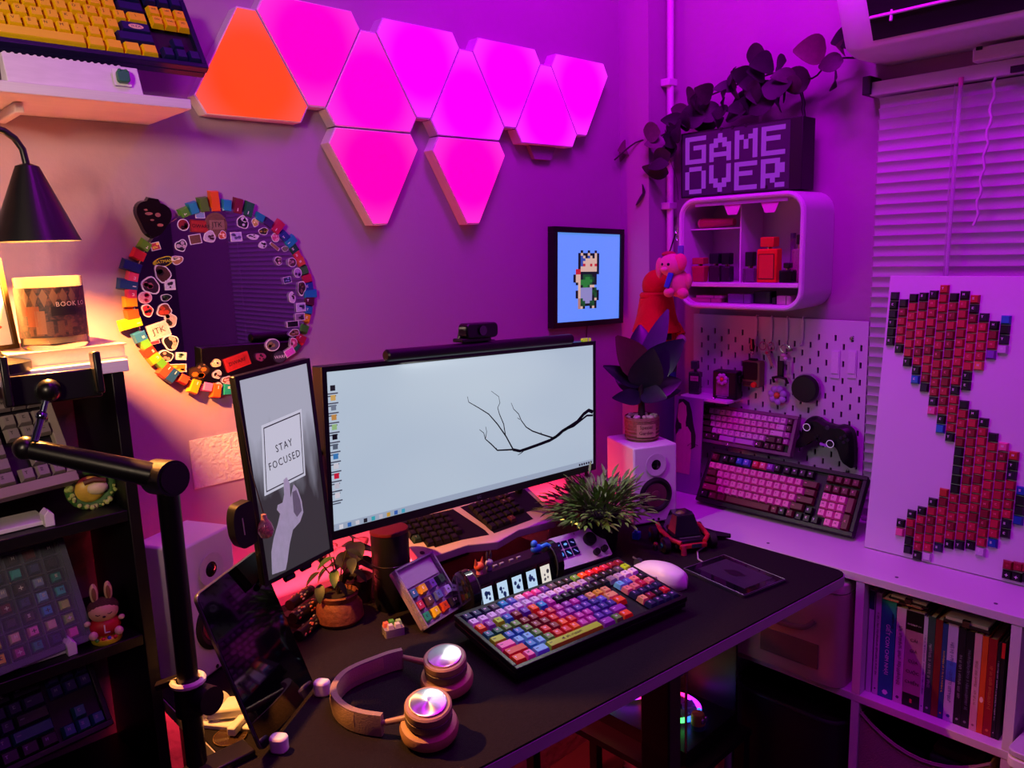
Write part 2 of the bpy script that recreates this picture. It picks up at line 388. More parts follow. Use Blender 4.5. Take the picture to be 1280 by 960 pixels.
# ------------------------------------------------------------------ white cube cabinet on the right
CX, CT = 1.49, .74
cm = mt('#c9c2cc', .45, var=.04)
t = thing('cube_cabinet', 'white open cube cabinet under the pegboard holding books and boxes', 'cabinet', (1.655, .4, 0))
YE = [1.21, .899, .595, .327, -.02, -.36]
part('top_panel', B().box2((CX, YE[-1]-.016, CT-.017), (WX, YE[0], CT)), cm, t, world=True, bevel=.0012)
part('middle_shelf', B().box2((CX+.0005, YE[-1]-.016, .465), (WX-.02, YE[0]-.0005, .482)), cm, t, world=True, bevel=.0012)
part('bottom_panel', B().box2((CX+.0005, YE[-1]-.016, .06), (WX-.02, YE[0]-.0005, .076)), cm, t, world=True, bevel=.0012)
for y in YE:
    for lo, hi in ((.4825, CT-.0175), (.0765, .4645)):
        part('upright', B().box2((CX+.001, y-.016, lo), (WX-.02, y, hi)), cm, t, world=True)
part('back_panel', B().box2((WX-.019, YE[-1]-.016, .06), (WX-.012, YE[0]-.001, CT-.018)), mt('#b7b0ba', .6), t, world=True)
part('plinth', B().box2((CX+.02, YE[-1], 0), (WX-.03, YE[0]-.01, .0595)), cm, t, world=True)
for y in (.53, .36, .80):
    part('cam_screw_hole', B().lathe([(.0, 0), (.0035, 0), (.0035, .0004), (0, .0004)], 12, (CX+.03, y, CT+.0002)), mt('#4a3a56', .6), t, world=True)
# ------------------------------------------------------------------ black shelf unit on the left
SF, SXR = 1.135, .349
t = thing('display_shelf', 'black open display shelf with a white top board left of the desk', 'shelf', (.05, 1.24, 0))
bk = mt('#0c0b0e', .4, var=.1)
part('side_panel', B().box2((SXR-.016, SF, 0), (SXR, WY-.003, 1.249)), bk, t, world=True, bevel=.001)
part('side_panel', B().box2((-.42, SF, 0), (-.404, WY-.003, 1.249)), bk, t, world=True, bevel=.001)
part('top_board', B().box2((-.43, SF-.004, 1.2495), (SXR+.006, WY-.003, 1.266)), mt('#cfcbd6', .45), t, world=True, bevel=.001, label='white top board')
SHZ = [1.055, .868, .62]
for z in SHZ: part('shelf_board', B().box2((-.4035, SF+.002, z-.016), (SXR-.0165, WY-.006, z)), bk, t, world=True, bevel=.001)
if False: part('front_stretcher', B().box2((.13, 1.325, .50), (SXR-.0165, 1.339, 1.2)), mt('#15131a', .5), t, world=True)
# ------------------------------------------------------------------ wall shelf top left
US = 1.175
ur = PY(239, 130, US).x
t = thing('wall_shelf', 'white wall shelf at top left carrying the yellow keyboard', 'shelf', (.2, 1.26, 1.61))
zt = PY(237, 124, US).z
part('board', B().box2((-.45, US, zt-.014), (ur, WY-.001, zt)), mt('#d4cdd8', .5), t, world=True, bevel=.001)
part('bracket', B().box2((PY(8, 130, 1.3).x-.006, US+.06, zt-.028), (PY(8, 130, 1.3).x+.006, WY-.001, zt-.0145)), mt('#cfc8cf', .5), t, world=True, bevel=.002)
USZ = zt
# ------------------------------------------------------------------ main monitor
def monitor(name, label, T, w, h, dep, bez, scr_mat, chin=0):
    t = thing(name, label, 'monitor', T)
    bm_ = mt('#09090b', .35)
    part('housing', B().box((0, 0, -dep/2), (w, h, dep)), bm_, t, bevel=.002)
    bb = B()
    for lo, hi in (((-w/2, h/2-bez, 0), (w/2, h/2, .002)), ((-w/2, -h/2, 0), (w/2, -h/2+bez+chin, .002)), ((-w/2, -h/2+bez+chin, 0), (-w/2+bez, h/2-bez, .002)), ((w/2-bez, -h/2+bez+chin, 0), (w/2, h/2-bez, .002))): bb.box2(lo, hi)
    part('bezel', bb, bm_, t)
    sw, sh = w-2*bez, h-2*bez-chin
    sc = part('screen', B().box((0, chin/2, .0006), (sw, sh, .0008)), scr_mat, t, smooth=False)
    return t, sc, sw, sh
YM = 1.085
c4 = [PY(403, 462, YM), PY(744, 424, YM), PY(744, 588, YM), PY(410, 673, YM)]
cen = sum(c4, V())/4; xdir = ((c4[1]-c4[0])+(c4[2]-c4[3])).normalized(); mwid = ((c4[1]-c4[0]).length+(c4[2]-c4[3]).length)/2; mhei = ((c4[0]-c4[3]).length+(c4[1]-c4[2]).length)/2
TM = frame(cen, xdir, V((0, .02, 1)))
# wallpaper: pale blue grey sky with soft vertical change
def sky_screen(c1, c2, e, name):
    m = bpy.data.materials.new(name); m.use_nodes = True; nt = m.node_tree; p = nt.nodes['Principled BSDF']
    tc = nt.nodes.new('ShaderNodeTexCoord'); n = nt.nodes.new('ShaderNodeTexNoise'); n.inputs['Scale'].default_value = 1.6; n.inputs['Detail'].default_value = 1
    nt.links.new(tc.outputs['Generated'], n.inputs['Vector'])
    r = nt.nodes.new('ShaderNodeValToRGB'); r.color_ramp.elements[0].position = .25; r.color_ramp.elements[1].position = .75
    r.color_ramp.elements[0].color = (*lin(c1), 1); r.color_ramp.elements[1].color = (*lin(c2), 1)
    nt.links.new(n.outputs['Fac'], r.inputs[0]); nt.links.new(r.outputs[0], p.inputs['Emission Color']); p.inputs['Emission Strength'].default_value = e
    p.inputs['Base Color'].default_value = (.01, .01, .012, 1); p.inputs['Roughness'].default_value = .4
    return m
mon, scr, msw, msh = monitor('monitor', 'wide black monitor showing a bare branch on a pale sky', TM, mwid, mhei, .03, .0085, sky_screen('#aab9cc', '#b6c4d2', 1.0, 'wallpaper'), .006)
def onmon(px, py): return TM.inverted() @ PP(px, py, TM.translation, TM.to_3x3() @ V((0, 0, 1)))
ink = mt('#1c1a22', .9, var=.2, spec=0)
def branch(pts, r0, r1):
    q = [onmon(x, y) for x, y in pts]; n = len(q)
    return [V((p.x, p.y, .0012)) for p in q], [r0+(r1-r0)*i/(n-1) for i in range(n)]
Z3 = lambda x, y: (390+x/3.2, 380+y/3.2)
bb = B()
for pts, r0, r1 in (([(1122, 432), (1105, 425), (1085, 440), (1060, 470), (1030, 490), (1000, 508), (975, 530), (950, 545), (905, 562), (860, 578), (830, 588), (802, 582)], .0075, .0035),
  ([(1122, 445), (1098, 446), (1070, 468), (1045, 488), (1010, 502), (985, 525), (965, 536)], .004, .003),
  ([(965, 536), (920, 522), (880, 508), (855, 492), (835, 465), (825, 440), (805, 420), (795, 395)], .003, .0006),
  ([(802, 582), (740, 585), (715, 560), (692, 540), (685, 515), (668, 502)], .003, .0006), ([(692, 540), (697, 510), (693, 490)], .0015, .0005),
  ([(802, 580), (775, 530), (740, 480), (705, 440), (665, 415), (625, 392), (620, 370)], .003, .0006),
  ([(772, 525), (765, 480), (748, 440), (741, 415), (750, 395), (745, 370), (715, 348)], .0022, .0005),
  ([(850, 583), (835, 596), (822, 604)], .002, .0006), ([(740, 585), (735, 575)], .0015, .0005), ([(830, 462), (820, 455)], .0012, .0005), ([(920, 522), (912, 512)], .0012, .0005)):
    q, rr = branch([Z3(*p) for p in pts], r0*.55, r1*.8)
    # flat ribbon
    vs = []
    for i, p in enumerate(q):
        a = q[max(0, i-1)]; c = q[min(len(q)-1, i+1)]; d = (c-a).normalized(); nrm = V((-d.y, d.x, 0))
        vs += [p+nrm*rr[i], p-nrm*rr[i]]
    bb.add(vs, [(2*i, 2*i+1, 2*i+3, 2*i+2) for i in range(len(q)-1)])
o = part('branch_picture', bb, ink, scr, smooth=False)
ib = B(); lb = B()
cols = ['#202028', '#e8c068', '#8090a0', '#d8a050', '#a8d890', '#101018', '#607080', '#3f8ccc', '#e8ecf0', '#e02040', '#d8dce4', '#f0f0f4']
for k in range(12):
    x, y = 415.3+k*.55, 485+k*12.2
    p = onmon(x, y); q = onmon(x-1, y+7)
    o = part('desktop_icon', B().box((p.x, p.y, .0013), (.009, .009, .0003)), mt(cols[k], .5, emit=.6, var=0), scr, smooth=False)
    lb.box((q.x, q.y, .0013), (.022, .0022, .0002)); lb.box((q.x, q.y-.004, .0013), (.015, .002, .0002))
part('icon_captions', lb, mt('#7d8a9a', .6, emit=.25, var=0), scr, smooth=False)
y0 = -msh/2+.0065
tb = part('taskbar', B().box((0, y0+.001, .0011), (msw-.001, .0125, .0002)), mt('#9fb0c2', .6, emit=.8, var=0), scr, smooth=False)
tcol = ['#f2f6fa', '#3d7dd0', '#e8e8ee', '#2a2a34', '#38c0c8', '#d8d8e0', '#e0b040', '#4070c8', '#50c0d8']
for k in range(9):
    part('taskbar_icon', B().box((-msw/2+.014+k*.0155, y0+.001, .0014), (.007, .007, .0003)), mt(tcol[k], .5, emit=.6, var=0), scr, smooth=False)
cl = B()
for k in range(6): cl.box((msw/2-.045+k*.0075, y0+.001, .0014), (.0045, .0045, .0003))
part('tray_icons', cl, mt('#30343c', .6, var=0), scr, smooth=False)
part('maker_logo', B().text('LG', .008, TR(-.01, -mhei/2+.007, .0021)), mt('#5c5c66', .5), mon, smooth=False)
mp_ = TM @ V((.03, 0, -.03)); st = B(); st.cyl((mp_.x, 1.275, DZ), (mp_.x, 1.275, mp_.z+.05), .014); st.cyl((mp_.x, 1.275, mp_.z), (mp_.x, mp_.y+.01, mp_.z), .012); st.box((mp_.x, mp_.y+.006, mp_.z), (.10, .012, .10)); st.rbox((mp_.x, 1.255, DZ+.005), (.09, .07, .009), .01)
part('mount_arm', st, mt('#0a0a0c', .4), mon, world=True)
# light bar and webcam on top of it
xs0, xs1 = onmon(482, 448).x, onmon(711, 420).x
t = thing('monitor_light_bar', 'long slim black light bar clipped on top of the wide monitor', 'light bar', TM @ TR((xs0+xs1)/2, mhei/2, 0))
hw = (xs1-xs0)/2; ym = .009
part('bar', B().rbox((0, 0, 0), (.022, .017, 2*hw), .008) if False else B().cyl((-hw, ym, .004), (hw, ym, .004), .0105, n=20), mt('#0b0a0d', .35), t)
for sx_ in (-1, 1): part('end_cap', B().lathe([(0, 0), (.0106, 0), (.0106, .002), (.008, .004), (0, .0045)], 20, (0, 0, 0), 'x').__class__().cyl((sx_*hw, ym, .004), (sx_*(hw+.003), ym, .004), .0106, .008, n=20), mt('#17161a', .3), t)
part('clip', B().box((0, .0105, -.02), (.05, .02, .035)), BLK, t, bevel=.002)
lb_ = area('light_bar_lamp', TM @ V(((xs0+xs1)/2, mhei/2+.004, .020)), TM @ V(((xs0+xs1)/2, -.30, .26)), .40, 1.1, (.96, 1.0, .86), .010)
cx_ = onmon(598, 418)
t = thing('webcam', 'black webcam perched on the middle of the light bar', 'webcam', TM @ TR(cx_.x, mhei/2+.0195, .004))
part('body', B().rbox((0, .021, -.004), (.078, .028, .026), .009), mt('#0a0a0c', .3), t, bevel=.003)
part('lens', B().cyl((-.002, .021, .0095), (-.002, .021, .0125), .009, n=20), mt('#050508', .08, coat=1), t)
part('foot', B().box((-.012, .004, -.008), (.07, .007, .03)).box((-.028, .012, -.015), (.02, .02, .01), (0, 0, R(-14))), BLK, t, bevel=.002)
p = onmon(735, 421)
t = thing('spirit_level', 'tiny yellow green spirit level on the monitor top corner', 'level', TM @ TR(p.x, mhei/2, -.006))
part('vial', B().rbox((0, .0035, 0), (.026, .007, .007), .003), mt('#c8e03a', .25, trans=.3, emit=.25), t)
part('band', B().box((.004, .0036, 0), (.002, .0074, .0075)), mt('#e8f0d0', .4), t)
# ------------------------------------------------------------------ portrait side monitor
D0 = PY(301, 468, 1.0); th = R(90-78); xd = V((math.cos(th), math.sin(th), 0)); nrm = V((math.sin(th), -math.cos(th), 0))
q4 = [PP(x, y, D0, nrm) for x, y in ((299, 469), (398, 446), (405, 693), (325, 737))]
cen2 = sum(q4, V())/4; w2 = ((q4[1]-q4[0]).length+(q4[2]-q4[3]).length)/2; h2 = ((q4[0]-q4[3]).length+(q4[1]-q4[2]).length)/2
TP = frame(cen2, ((q4[1]-q4[0])+(q4[2]-q4[3])), ((q4[0]-q4[3])+(q4[1]-q4[2])))
def vign(name):
    m = sky_screen('#2b2a30', '#34323a', .8, name); nt = m.node_tree; p = nt.nodes['Principled BSDF']
    tc = nt.nodes.new('ShaderNodeTexCoord'); mp = nt.nodes.new('ShaderNodeMapping'); mp.inputs['Scale'].default_value = (2.2, 1.1, 1)
    n = nt.nodes.new('ShaderNodeTexNoise'); n.inputs['Scale'].default_value = 2.2; n.inputs['Detail'].default_value = 3
    sp = nt.nodes.new('ShaderNodeSeparateXYZ'); a = nt.nodes.new('ShaderNodeMath'); a.operation = 'MULTIPLY_ADD'; a.inputs[1].default_value = .55
    r = nt.nodes.new('ShaderNodeValToRGB'); e = r.color_ramp.elements; e[0].position = .66; e[0].color = (*lin('#3a363a'), 1); e[1].position = .98; e[1].color = (*lin('#b2b2c6'), 1)
    nt.links.new(tc.outputs['Generated'], mp.inputs[0]); nt.links.new(mp.outputs[0], n.inputs['Vector']); nt.links.new(tc.outputs['Generated'], sp.inputs[0])
    nt.links.new(n.outputs['Fac'], a.inputs[0]); nt.links.new(sp.outputs[1], a.inputs[2]); nt.links.new(a.outputs[0], r.inputs[0]); nt.links.new(r.outputs[0], p.inputs['Emission Color'])
    return m
pm_, ps, psw, psh = monitor('portrait_monitor', 'slim portrait screen with a grey STAY FOCUSED card picture', TP, w2, h2, .012, .0065, vign('portrait_picture'))
def onp(px, py): v = TP.inverted() @ PP(px, py, TP.translation, TP.to_3x3() @ V((0, 0, 1))); return v
card = [onp(*p) for p in ((326, 532), (376, 511), (381, 594), (330, 620))]
bb = B(); bb.add([(p.x, p.y, z) for z in (.0011, .0014) for p in card], [(0, 1, 2, 3)[::-1], (4, 5, 6, 7)])
cd_ = part('card_picture', bb, mt('#c6c8d6', .6, emit=.85, var=0), ps, smooth=False)
cc = sum(card, V())/4; bb = B()
inn = [cc+(p-cc)*.92 for p in card]; in2 = [cc+(p-cc)*.885 for p in card]
bb.add([(p.x, p.y, .0016) for p in inn+in2], [(i, (i+1) % 4, 4+(i+1) % 4, 4+i) for i in range(4)])
xa = (card[1]-card[0]).normalized(); ya = V((-xa.y, xa.x, 0)); rt = Matrix(((xa.x, ya.x, 0, 0), (xa.y, ya.y, 0, 0), (0, 0, 1, 0), (0, 0, 0, 1)))
for wd, (px, py), szz in (('STAY', (354, 557), .0155), ('FOCUSED', (355, 575), .0155)):
    p = onp(px, py); bb.text(wd, szz, TR(p.x, p.y, .0017) @ rt @ Matrix.Diagonal((.72, 1, 1, 1)), .0001, sp=1.25)
part('card_lettering', bb, mt('#3c3c46', .8, var=0), ps, smooth=False)
hand = [(339, 718), (338, 690), (341, 672), (346, 655), (349, 642), (345, 637), (346, 631), (352, 628), (354, 618), (353, 600), (357, 596), (361, 604), (362, 622), (364, 612), (366, 605), (371, 611), (376, 626), (378, 640), (374, 652), (365, 662), (361, 680), (358, 702), (356, 712)]
q = [onp(*p) for p in hand]
part('hand_picture', B().add([(p.x, p.y, .002) for p in q], [list(range(len(q)))]), mt('#a8a8b4', .7, emit=.55, var=.35, scale=9), ps, smooth=False)
part('thumb_shade', B().add([(p.x, p.y, .0022) for p in [onp(*k) for k in ((364, 615), (369, 612), (374, 625), (376, 638), (370, 646), (366, 640), (365, 628))]], [list(range(7))]), mt('#77777f', .7, emit=.35, var=.2), ps, smooth=False)
for k in (0, 1):
    p = onp(364+k*20, 722-k*13); part('hinge_foot', B().cyl((p.x-.008, p.y, -.004), (p.x+.008, p.y, -.004), .005, n=10), BLK, pm_)
part('mount_arm', B().cyl(TP @ V((w2*.2, 0, -.012)), TP @ V((w2*.2, 0, -.05)), .006).cyl(TP @ V((w2*.2, 0, -.048)), TM @ V((-mwid*.42, .0, -.034)), .006), BLK, pm_, world=True)
# clamp at the left edge with a charm hanging on a cord
p = TP.inverted() @ PP(300, 656, TP.translation, TP.to_3x3() @ V((0, 0, 1)))
t = thing('monitor_clamp', 'black clamp gripping the left edge of the portrait screen', 'clamp', TP @ TR(p.x, p.y, .0))
b = B(); b.prism(roundpoly([(.018, .032), (-.010, .030), (-.016, .012), (-.016, -.014), (-.008, -.032), (.018, -.03)], .008, 4), -.006, .010); part('jaw', b, BLK, t)
part('slot', B().box((-.002, 0, .0103), (.0015, .024, .001)), mt('#9a8f88', .4), t)
p = onp(322, 646)
t = thing('bottle_charm', 'pink glitter bulb charm hanging on a cord before the portrait screen', 'charm', TP @ TR(p.x, p.y-.012, .014))
part('bulb', B().lathe([(0, -.018), (.008, -.014), (.011, -.006), (.009, .004), (.004, .012), (.0035, .018), (0, .018)], 18).__class__().lathe([(0, -.018), (.008, -.014), (.011, -.006), (.009, .004), (.004, .012), (.0035, .018), (0, .018)], 18, (0, 0, 0), 'z'), mt('#e0a8a4', .1, trans=.7, var=.1), t, T=RX(-90))
b = B(); random.seed(3)
for k in range(16): b.ball((random.uniform(-.006, .006), random.uniform(-.013, -.001), random.uniform(-.006, .006)), .0022, 6, 4)
part('glitter', b, mt('#c87a70', .2, metal=.6, var=.4), t)
l0 = TP.inverted() @ PP(315, 468, TP.translation, TP.to_3x3() @ V((0, 0, 1)))
part('cord', B().tube([V((-.004, h2/2-p.y+.012, -.013)), V((-.004, .16, -.0115)), V((-.003, .08, -.009)), V((0, .02, 0))], .0008, 6), mt('#2a2026', .8), t)
# ------------------------------------------------------------------ keycaps and keyboards
U = .01905
_K = {}
def keymesh(w, h=1., hh=.0085, var=0, taper=.0055):
    k = (w, h, hh, var, taper)
    if k in _K: return _K[k]
    b = B(); a = w*U-.0011; d = h*U-.0011; ta = a-taper; td = d-taper*.85; oy = .0006
    vs = [(-a/2, -d/2, 0), (a/2, -d/2, 0), (a/2, d/2, 0), (-a/2, d/2, 0), (-ta/2, -td/2+oy, hh), (ta/2, -td/2+oy, hh), (ta/2, td/2+oy, hh), (-ta/2, td/2+oy, hh)]
    m = [(V(vs[i])*.25+V(vs[i+4])*.75)+V((0, 0, .0008)) for i in range(4)]
    b.add(vs[:4]+m+vs[4:], [(0, 1, 5, 4), (1, 2, 6, 5), (2, 3, 7, 6), (3, 0, 4, 7), (4, 5, 9, 8), (5, 6, 10, 9), (6, 7, 11, 10), (7, 4, 8, 11), (8, 9, 10, 11), (3, 2, 1, 0)])
    b.m = 1; z = hh+.00012
    def gl(x, y, ww, h2): b.quad((x-ww/2, y-h2/2, z), (x+ww/2, y-h2/2, z), (x+ww/2, y+h2/2, z), (x-ww/2, y+h2/2, z))
    x0 = -ta/2+.0042; y0 = oy+.0012
    if var == 1: gl(x0, y0, .0011, .0042); gl(x0+.0016, y0+.0016, .0024, .001); gl(x0+.0016, y0-.0016, .0024, .001)
    elif var == 2: gl(x0, y0+.0016, .0036, .001); gl(x0, y0-.0006, .001, .0036)
    elif var == 3: gl(x0, y0, .0011, .0042); gl(x0+.0026, y0, .0011, .0042); gl(x0+.0013, y0, .002, .001)
    elif var == 4: gl(x0, y0+.0016, .0034, .001); gl(x0, y0, .0028, .0009); gl(x0, y0-.0016, .0034, .001)
    elif var == 5: gl(x0+.001, y0, .0055, .0014)
    elif var == 6: gl(0, oy, .0055, .0012); gl(0, oy, .0012, .0055)
    b.m = 0
    _K[k] = mesh(b, 'keycap', [BLK, BLK]); return _K[k]
def keycap(parent, T, w, col, leg, h=1., hh=.0085, var=None, taper=.0055, name='keycap'):
    if var is None: var = random.choice((1, 2, 3, 4)) if w < 1.3 else 5
    o = link(name, keymesh(w, h, hh, var if leg else 0, taper), parent, T)
    cm_ = col if not isinstance(col, str) else mt(col, .42, var=.06)
    for i, m in enumerate((cm_, leg if leg and not isinstance(leg, str) else mt(leg or '#000000', .6, var=0))):
        o.material_slots[i].link = 'OBJECT'; o.material_slots[i].material = m
    return o
def row(y, items, x=0.):
    """items: list of width or (width,colour,legend) or negative gap"""
    out = []
    for it in items:
        if isinstance(it, (int, float)) and it < 0: x += -it; continue
        w_, c, l = it if isinstance(it, tuple) else (it, None, None)
        out.append((x, y, w_, c, l)); x += w_
    return out
def keyboard(name, label, T, wu, du, keys, case, hcase=.018, mx=.008, my=.008, keycol=None, legcol=None, hh=.0085, zofs=-.004, wedge=None, corner=.005, cat='keyboard', caserim=True):
    t = thing(name, label, cat, T)
    W, D = wu*U+2*mx, du*U+2*my
    b = B(); b.rbox((W/2, D/2, hcase*.25), (W, D, hcase*.5), corner)
    for lo, hi in (((0, 0), (W, my)), ((0, D-my), (W, D)), ((0, my), (mx, D-my)), ((W-mx, my), (W, D-my))): b.box2((lo[0], lo[1], hcase*.5), (hi[0], hi[1], hcase))
    part('case', b, case, t, smooth=False, bevel=.0012)
    part('plate', B().box2((mx, my, hcase*.5), (W-mx, D-my, hcase*.55)), mt('#0c0b10', .5), t, smooth=False)
    for (x, y, w_, c, l) in keys:
        hu = 1.
        if isinstance(w_, tuple): w_, hu = w_
        keycap(t, TR(mx+(x+w_/2)*U, my+(y+hu/2)*U, hcase+zofs), w_, c or keycol, l or legcol, h=hu, hh=hh)
    return t, W, D
def tkl(F, mod, alpha, navc, ls, fr=None):
    """tenkeyless layout; colours may be callables"""
    k = []
    fr = fr or [mod]*13
    k += row(5.25, [(1, fr[0], ls), -1]+[(1, fr[i], ls) for i in range(1, 5)]+[-.5]+[(1, fr[i], ls) for i in range(5, 9)]+[-.5]+[(1, fr[i], ls) for i in range(9, 13)])
    k += row(4, [(1, alpha, ls)]*13+[(2, mod, ls)])
    k += row(3, [(1.5, mod, ls)]+[(1, alpha, ls)]*12+[(1.5, alpha, ls)])
    k += row(2, [(1.75, mod, ls)]+[(1, alpha, ls)]*11+[(2.25, mod, ls)])
    k += row(1, [(2.25, mod, ls)]+[(1, alpha, ls)]*10+[(2.75, mod, ls)])
    k += row(0, [(1.25, mod, ls)]*3+[(6.25, alpha, None)]+[(1.25, mod, ls)]*4)
    for r_ in (5.25, 4, 3): k += row(r_, [(1, navc, ls)]*3, 15.25)
    k += row(1, [(1, navc, ls)], 16.25); k += row(0, [(1, navc, ls)]*3, 15.25)
    return k
# yellow keyboard on the wall shelf
YEL, NAVY = '#e6c000', '#141a4c'
lean = 31
cr = PY(256, 98, 1.222); W = 18.25*U+.016
T = Matrix.Translation(cr-V((W, 0, 0))) @ RX(90-lean)
blank = []
for kk in tkl(None, YEL, YEL, YEL, None): blank.append(kk)
keys = []
letters = {4: '`1234567890-=', 3: ' QWERTYUIOP[]\\', 2: ' ASDFGHJKL;\'', 1: ' ZXCVBNM,./'}
cnt = {}
for (x, y, w_, c, l) in blank:
    i = cnt.get(y, 0); cnt[y] = i+1
    navy = (y == 5.25) or (y == 4 and w_ == 2) or (y in (2, 1) and w_ > 2) or (x > 15 and y < 2) or (w_ == 1.75) or (y == 3 and i == 0)
    keys.append((x, y, w_, NAVY if navy else YEL, None))
yk, _, _ = keyboard('yellow_keyboard', 'navy keyboard with bright yellow keycaps leaning on the wall shelf', T, 18.25, 6.25, keys, mt('#10143a', .35), hcase=.022)
for ch in yk.children:
    if ch.name.startswith('keycap'):
        p = ch.matrix_basis.translation; u = (p.x-.008)/U; y = round((p.y-.008)/U-.5, 2)
        st = None
        if y in (1., 2., 3., 4.):
            wofs = {4: 0, 3: .5, 2: .75, 1: 1.25}[int(y)]; i = int(u-wofs); row_ = letters[int(y)]
            if 0 <= i < len(row_) and u < 15: st = row_[i].strip()
            if u > 15: st = {4.: ('INS', 'HM', 'PU'), 3.: ('DEL', 'END', 'PD')}.get(y, ('', '', ''))[min(2, int(u-15.25))]
        if st:
            sz = .0062 if len(st) == 1 else .0045
            part('legend', B().text(st, sz, TR(-.0025 if len(st) == 1 else 0, .002, .00862), .00005), mt('#3a2c08', .6), ch, smooth=False)
        if y == 2. and 13 < u < 15:
            e = B(); e.prism([(.0105*math.cos(k*.2618), .0042*math.sin(k*.2618)) for k in range(24)], .0086, .0089)
            part('logo_oval', e, mt('#e0c890', .5), ch, smooth=False)
            part('logo_lettering', B().text('IKEA', .0062, TR(0, 0, .009) @ Matrix.Diagonal((1.1, 1, 1, 1)), .00005), mt('#101848', .5), ch, smooth=False)
# white holder in front of it
p0, p1, p2, p3 = (PY(x, y, 1.192) for x, y in ((20, 98), (176, 114), (172, 83), (18, 60)))
t = thing('keyboard_stand', 'white slanted holder with a notched top edge under the yellow keyboard', 'stand', (p0.x, 1.2, USZ))
h = p2.z-USZ-.002; L0, L1 = p0.x-.012, p1.x
b = B(); b.add([(x, y, z) for x in (L0, L1) for y, z in ((1.182, USZ), (1.196, USZ+h), (1.208, USZ+h), (1.214, USZ))], [(0, 1, 2, 3), (4, 5, 6, 7), (0, 1, 5, 4), (1, 2, 6, 5), (2, 3, 7, 6), (3, 0, 4, 7)])
part('body', b, mt('#cfc8d4', .5), t, world=True, bevel=.001)
n = 17
for k in range(n):
    x = L0+(k+.5)*(L1-L0)*.88/n; part('tooth', B().cyl((x, 1.197, USZ+h-.001), (x, 1.203, USZ+h-.001), .0028, n=8), mt('#cfc8d4', .5), t, world=True)
pk = PY(152, 95, 1.185)
t = thing('spare_keycap', 'plain green sculpted keycap stuck on the white holder by a square tile', 'keycap', Matrix.Translation((pk.x, 1.1855, USZ+.021)) @ RX(80))
part('tile', B().rbox((0, 0, .001), (.023, .023, .002), .002), WHT, t)
b = B(); b.rbox((0, 0, .006), (.016, .017, .008), .004); b.ball((-.004, .007, .008), .003, 8, 6); b.ball((.004, .007, .008), .003, 8, 6)
part('cap', b, mt('#1d6a4a', .35), t, bevel=.001)
# ------------------------------------------------------------------ round mirror with keycaps and stickers
MC = V((.592, WY-.001, 1.327)); MR = .156
TMi = frame(MC, (1, 0, 0), (0, 0, 1))      # local x right, y up, z toward the room
mir = thing('round_mirror', 'round wall mirror ringed with colourful keycaps and covered in stickers', 'mirror', TMi)
part('back_disc', B().lathe([(0, 0), (MR, 0), (MR, .010), (0, .010)], 64), mt('#4a3c5a', .4), mir)
part('glass', B().lathe([(0, .0101), (MR-.001, .0101), (MR-.002, .0112), (0, .0112)], 64), mt('#d8d4e2', .015, metal=1., var=0), mir)
def ang_of(px, py):
    p = PY(px, py, WY-.012)-MC; return math.atan2(p.z, p.x), math.hypot(p.x, p.z)
caps = [(157, 348, 1.75, '#1d3f6e'), (165, 317, 0, ''), (160, 362, 1, '#c83058'), (153, 358, 0, ''), (157, 376, 1.25, '#e09a18'), (162, 378, 0, ''), (159, 394, 1.25, '#f05a20'), (154, 391, 0, ''), (153, 407, 2, '#b8c81c'), (160, 409, 0, ''), (168, 424, 1.25, '#2a6ea8'), (172, 434, 1, '#60a838'), (175, 447, 1.25, '#d83a24'), (180, 455, 1.25, '#e8a820'), (192, 456, 1, '#54a030'), (199, 469, 1.5, '#e84830'), (209, 477, 1.5, '#1c4a80'), (224, 484, 1, '#e85030'), (239, 494, 1.5, '#d8a01c'), (257, 494, 1, '#e070a8'), (269, 499, 1.5, '#e86020'), (284, 498, 1.25, '#1c9080'), (297, 489, 1, '#78a828'),
 (379, 440, 1, '#1a6048'), (384, 428, 1.25, '#a01838'), (388, 414, 1.1, '#3a7a28'), (391, 400, 1, '#c89018'), (394, 389, 1.1, '#1c6a98'), (396, 377, 1.25, '#4a1830'), (399, 373, 1.6, '#1878a8'), (395, 360, 1.25, '#1c3c88'), (394, 346, 1.25, '#a81c40'), (389, 335, 1.1, '#2f6a34'), (387, 322, 1.1, '#c0503a'), (376, 312, 1.1, '#184838'), (372, 300, 1.5, '#1880a0'), (361, 290, 1.1, '#20347c'), (353, 277, 1.6, '#b02048'), (341, 270, 1., '#3a2060'), (328, 266, 1., '#1a7898'), (313, 256, 1.6, '#1c5a40'), (299, 250, 1.6, '#701c34'), (284, 247, 1.25, '#1c80a8'), (268, 244, 2., '#d85418'), (253, 247, 1.5, '#4c6c28'), (239, 252, 1.25, '#2080a0'), (228, 259, 1., '#4c8828'), (213, 261, 1.75, '#b02440'), (176, 303, 1.1, '#5a8a24'), (167, 315, 1.25, '#d03030'), (157, 330, 1.75, '#1c3a6a'), (162, 345, 1.1, '#e05068'), (384, 318, 1.0, '#c03040')]
caps = [c for c in caps if c[2]]
used = []
for px, py, w_, c in sorted(caps, key=lambda c: ang_of(c[0], c[1])[0]):
    a, r_ = ang_of(px, py)
    if used and abs(a-used[-1]) < .085: a = used[-1]+.085
    used.append(a)
# even out around the ring
cl = sorted(caps, key=lambda c: ang_of(c[0], c[1])[0])
skull_a, _ = ang_of(192, 272)
for (px, py, w_, c), a in zip(cl, used):
    if abs(a-skull_a) < .22: continue
    rr = MR+.001+(w_-1)*U*.42
    keycap(mir, TR(rr*math.cos(a), rr*math.sin(a), .004) @ RZ(math.degrees(a)) , w_, c, '#e8e0d8' if random.random() < .5 else None, hh=.0105)
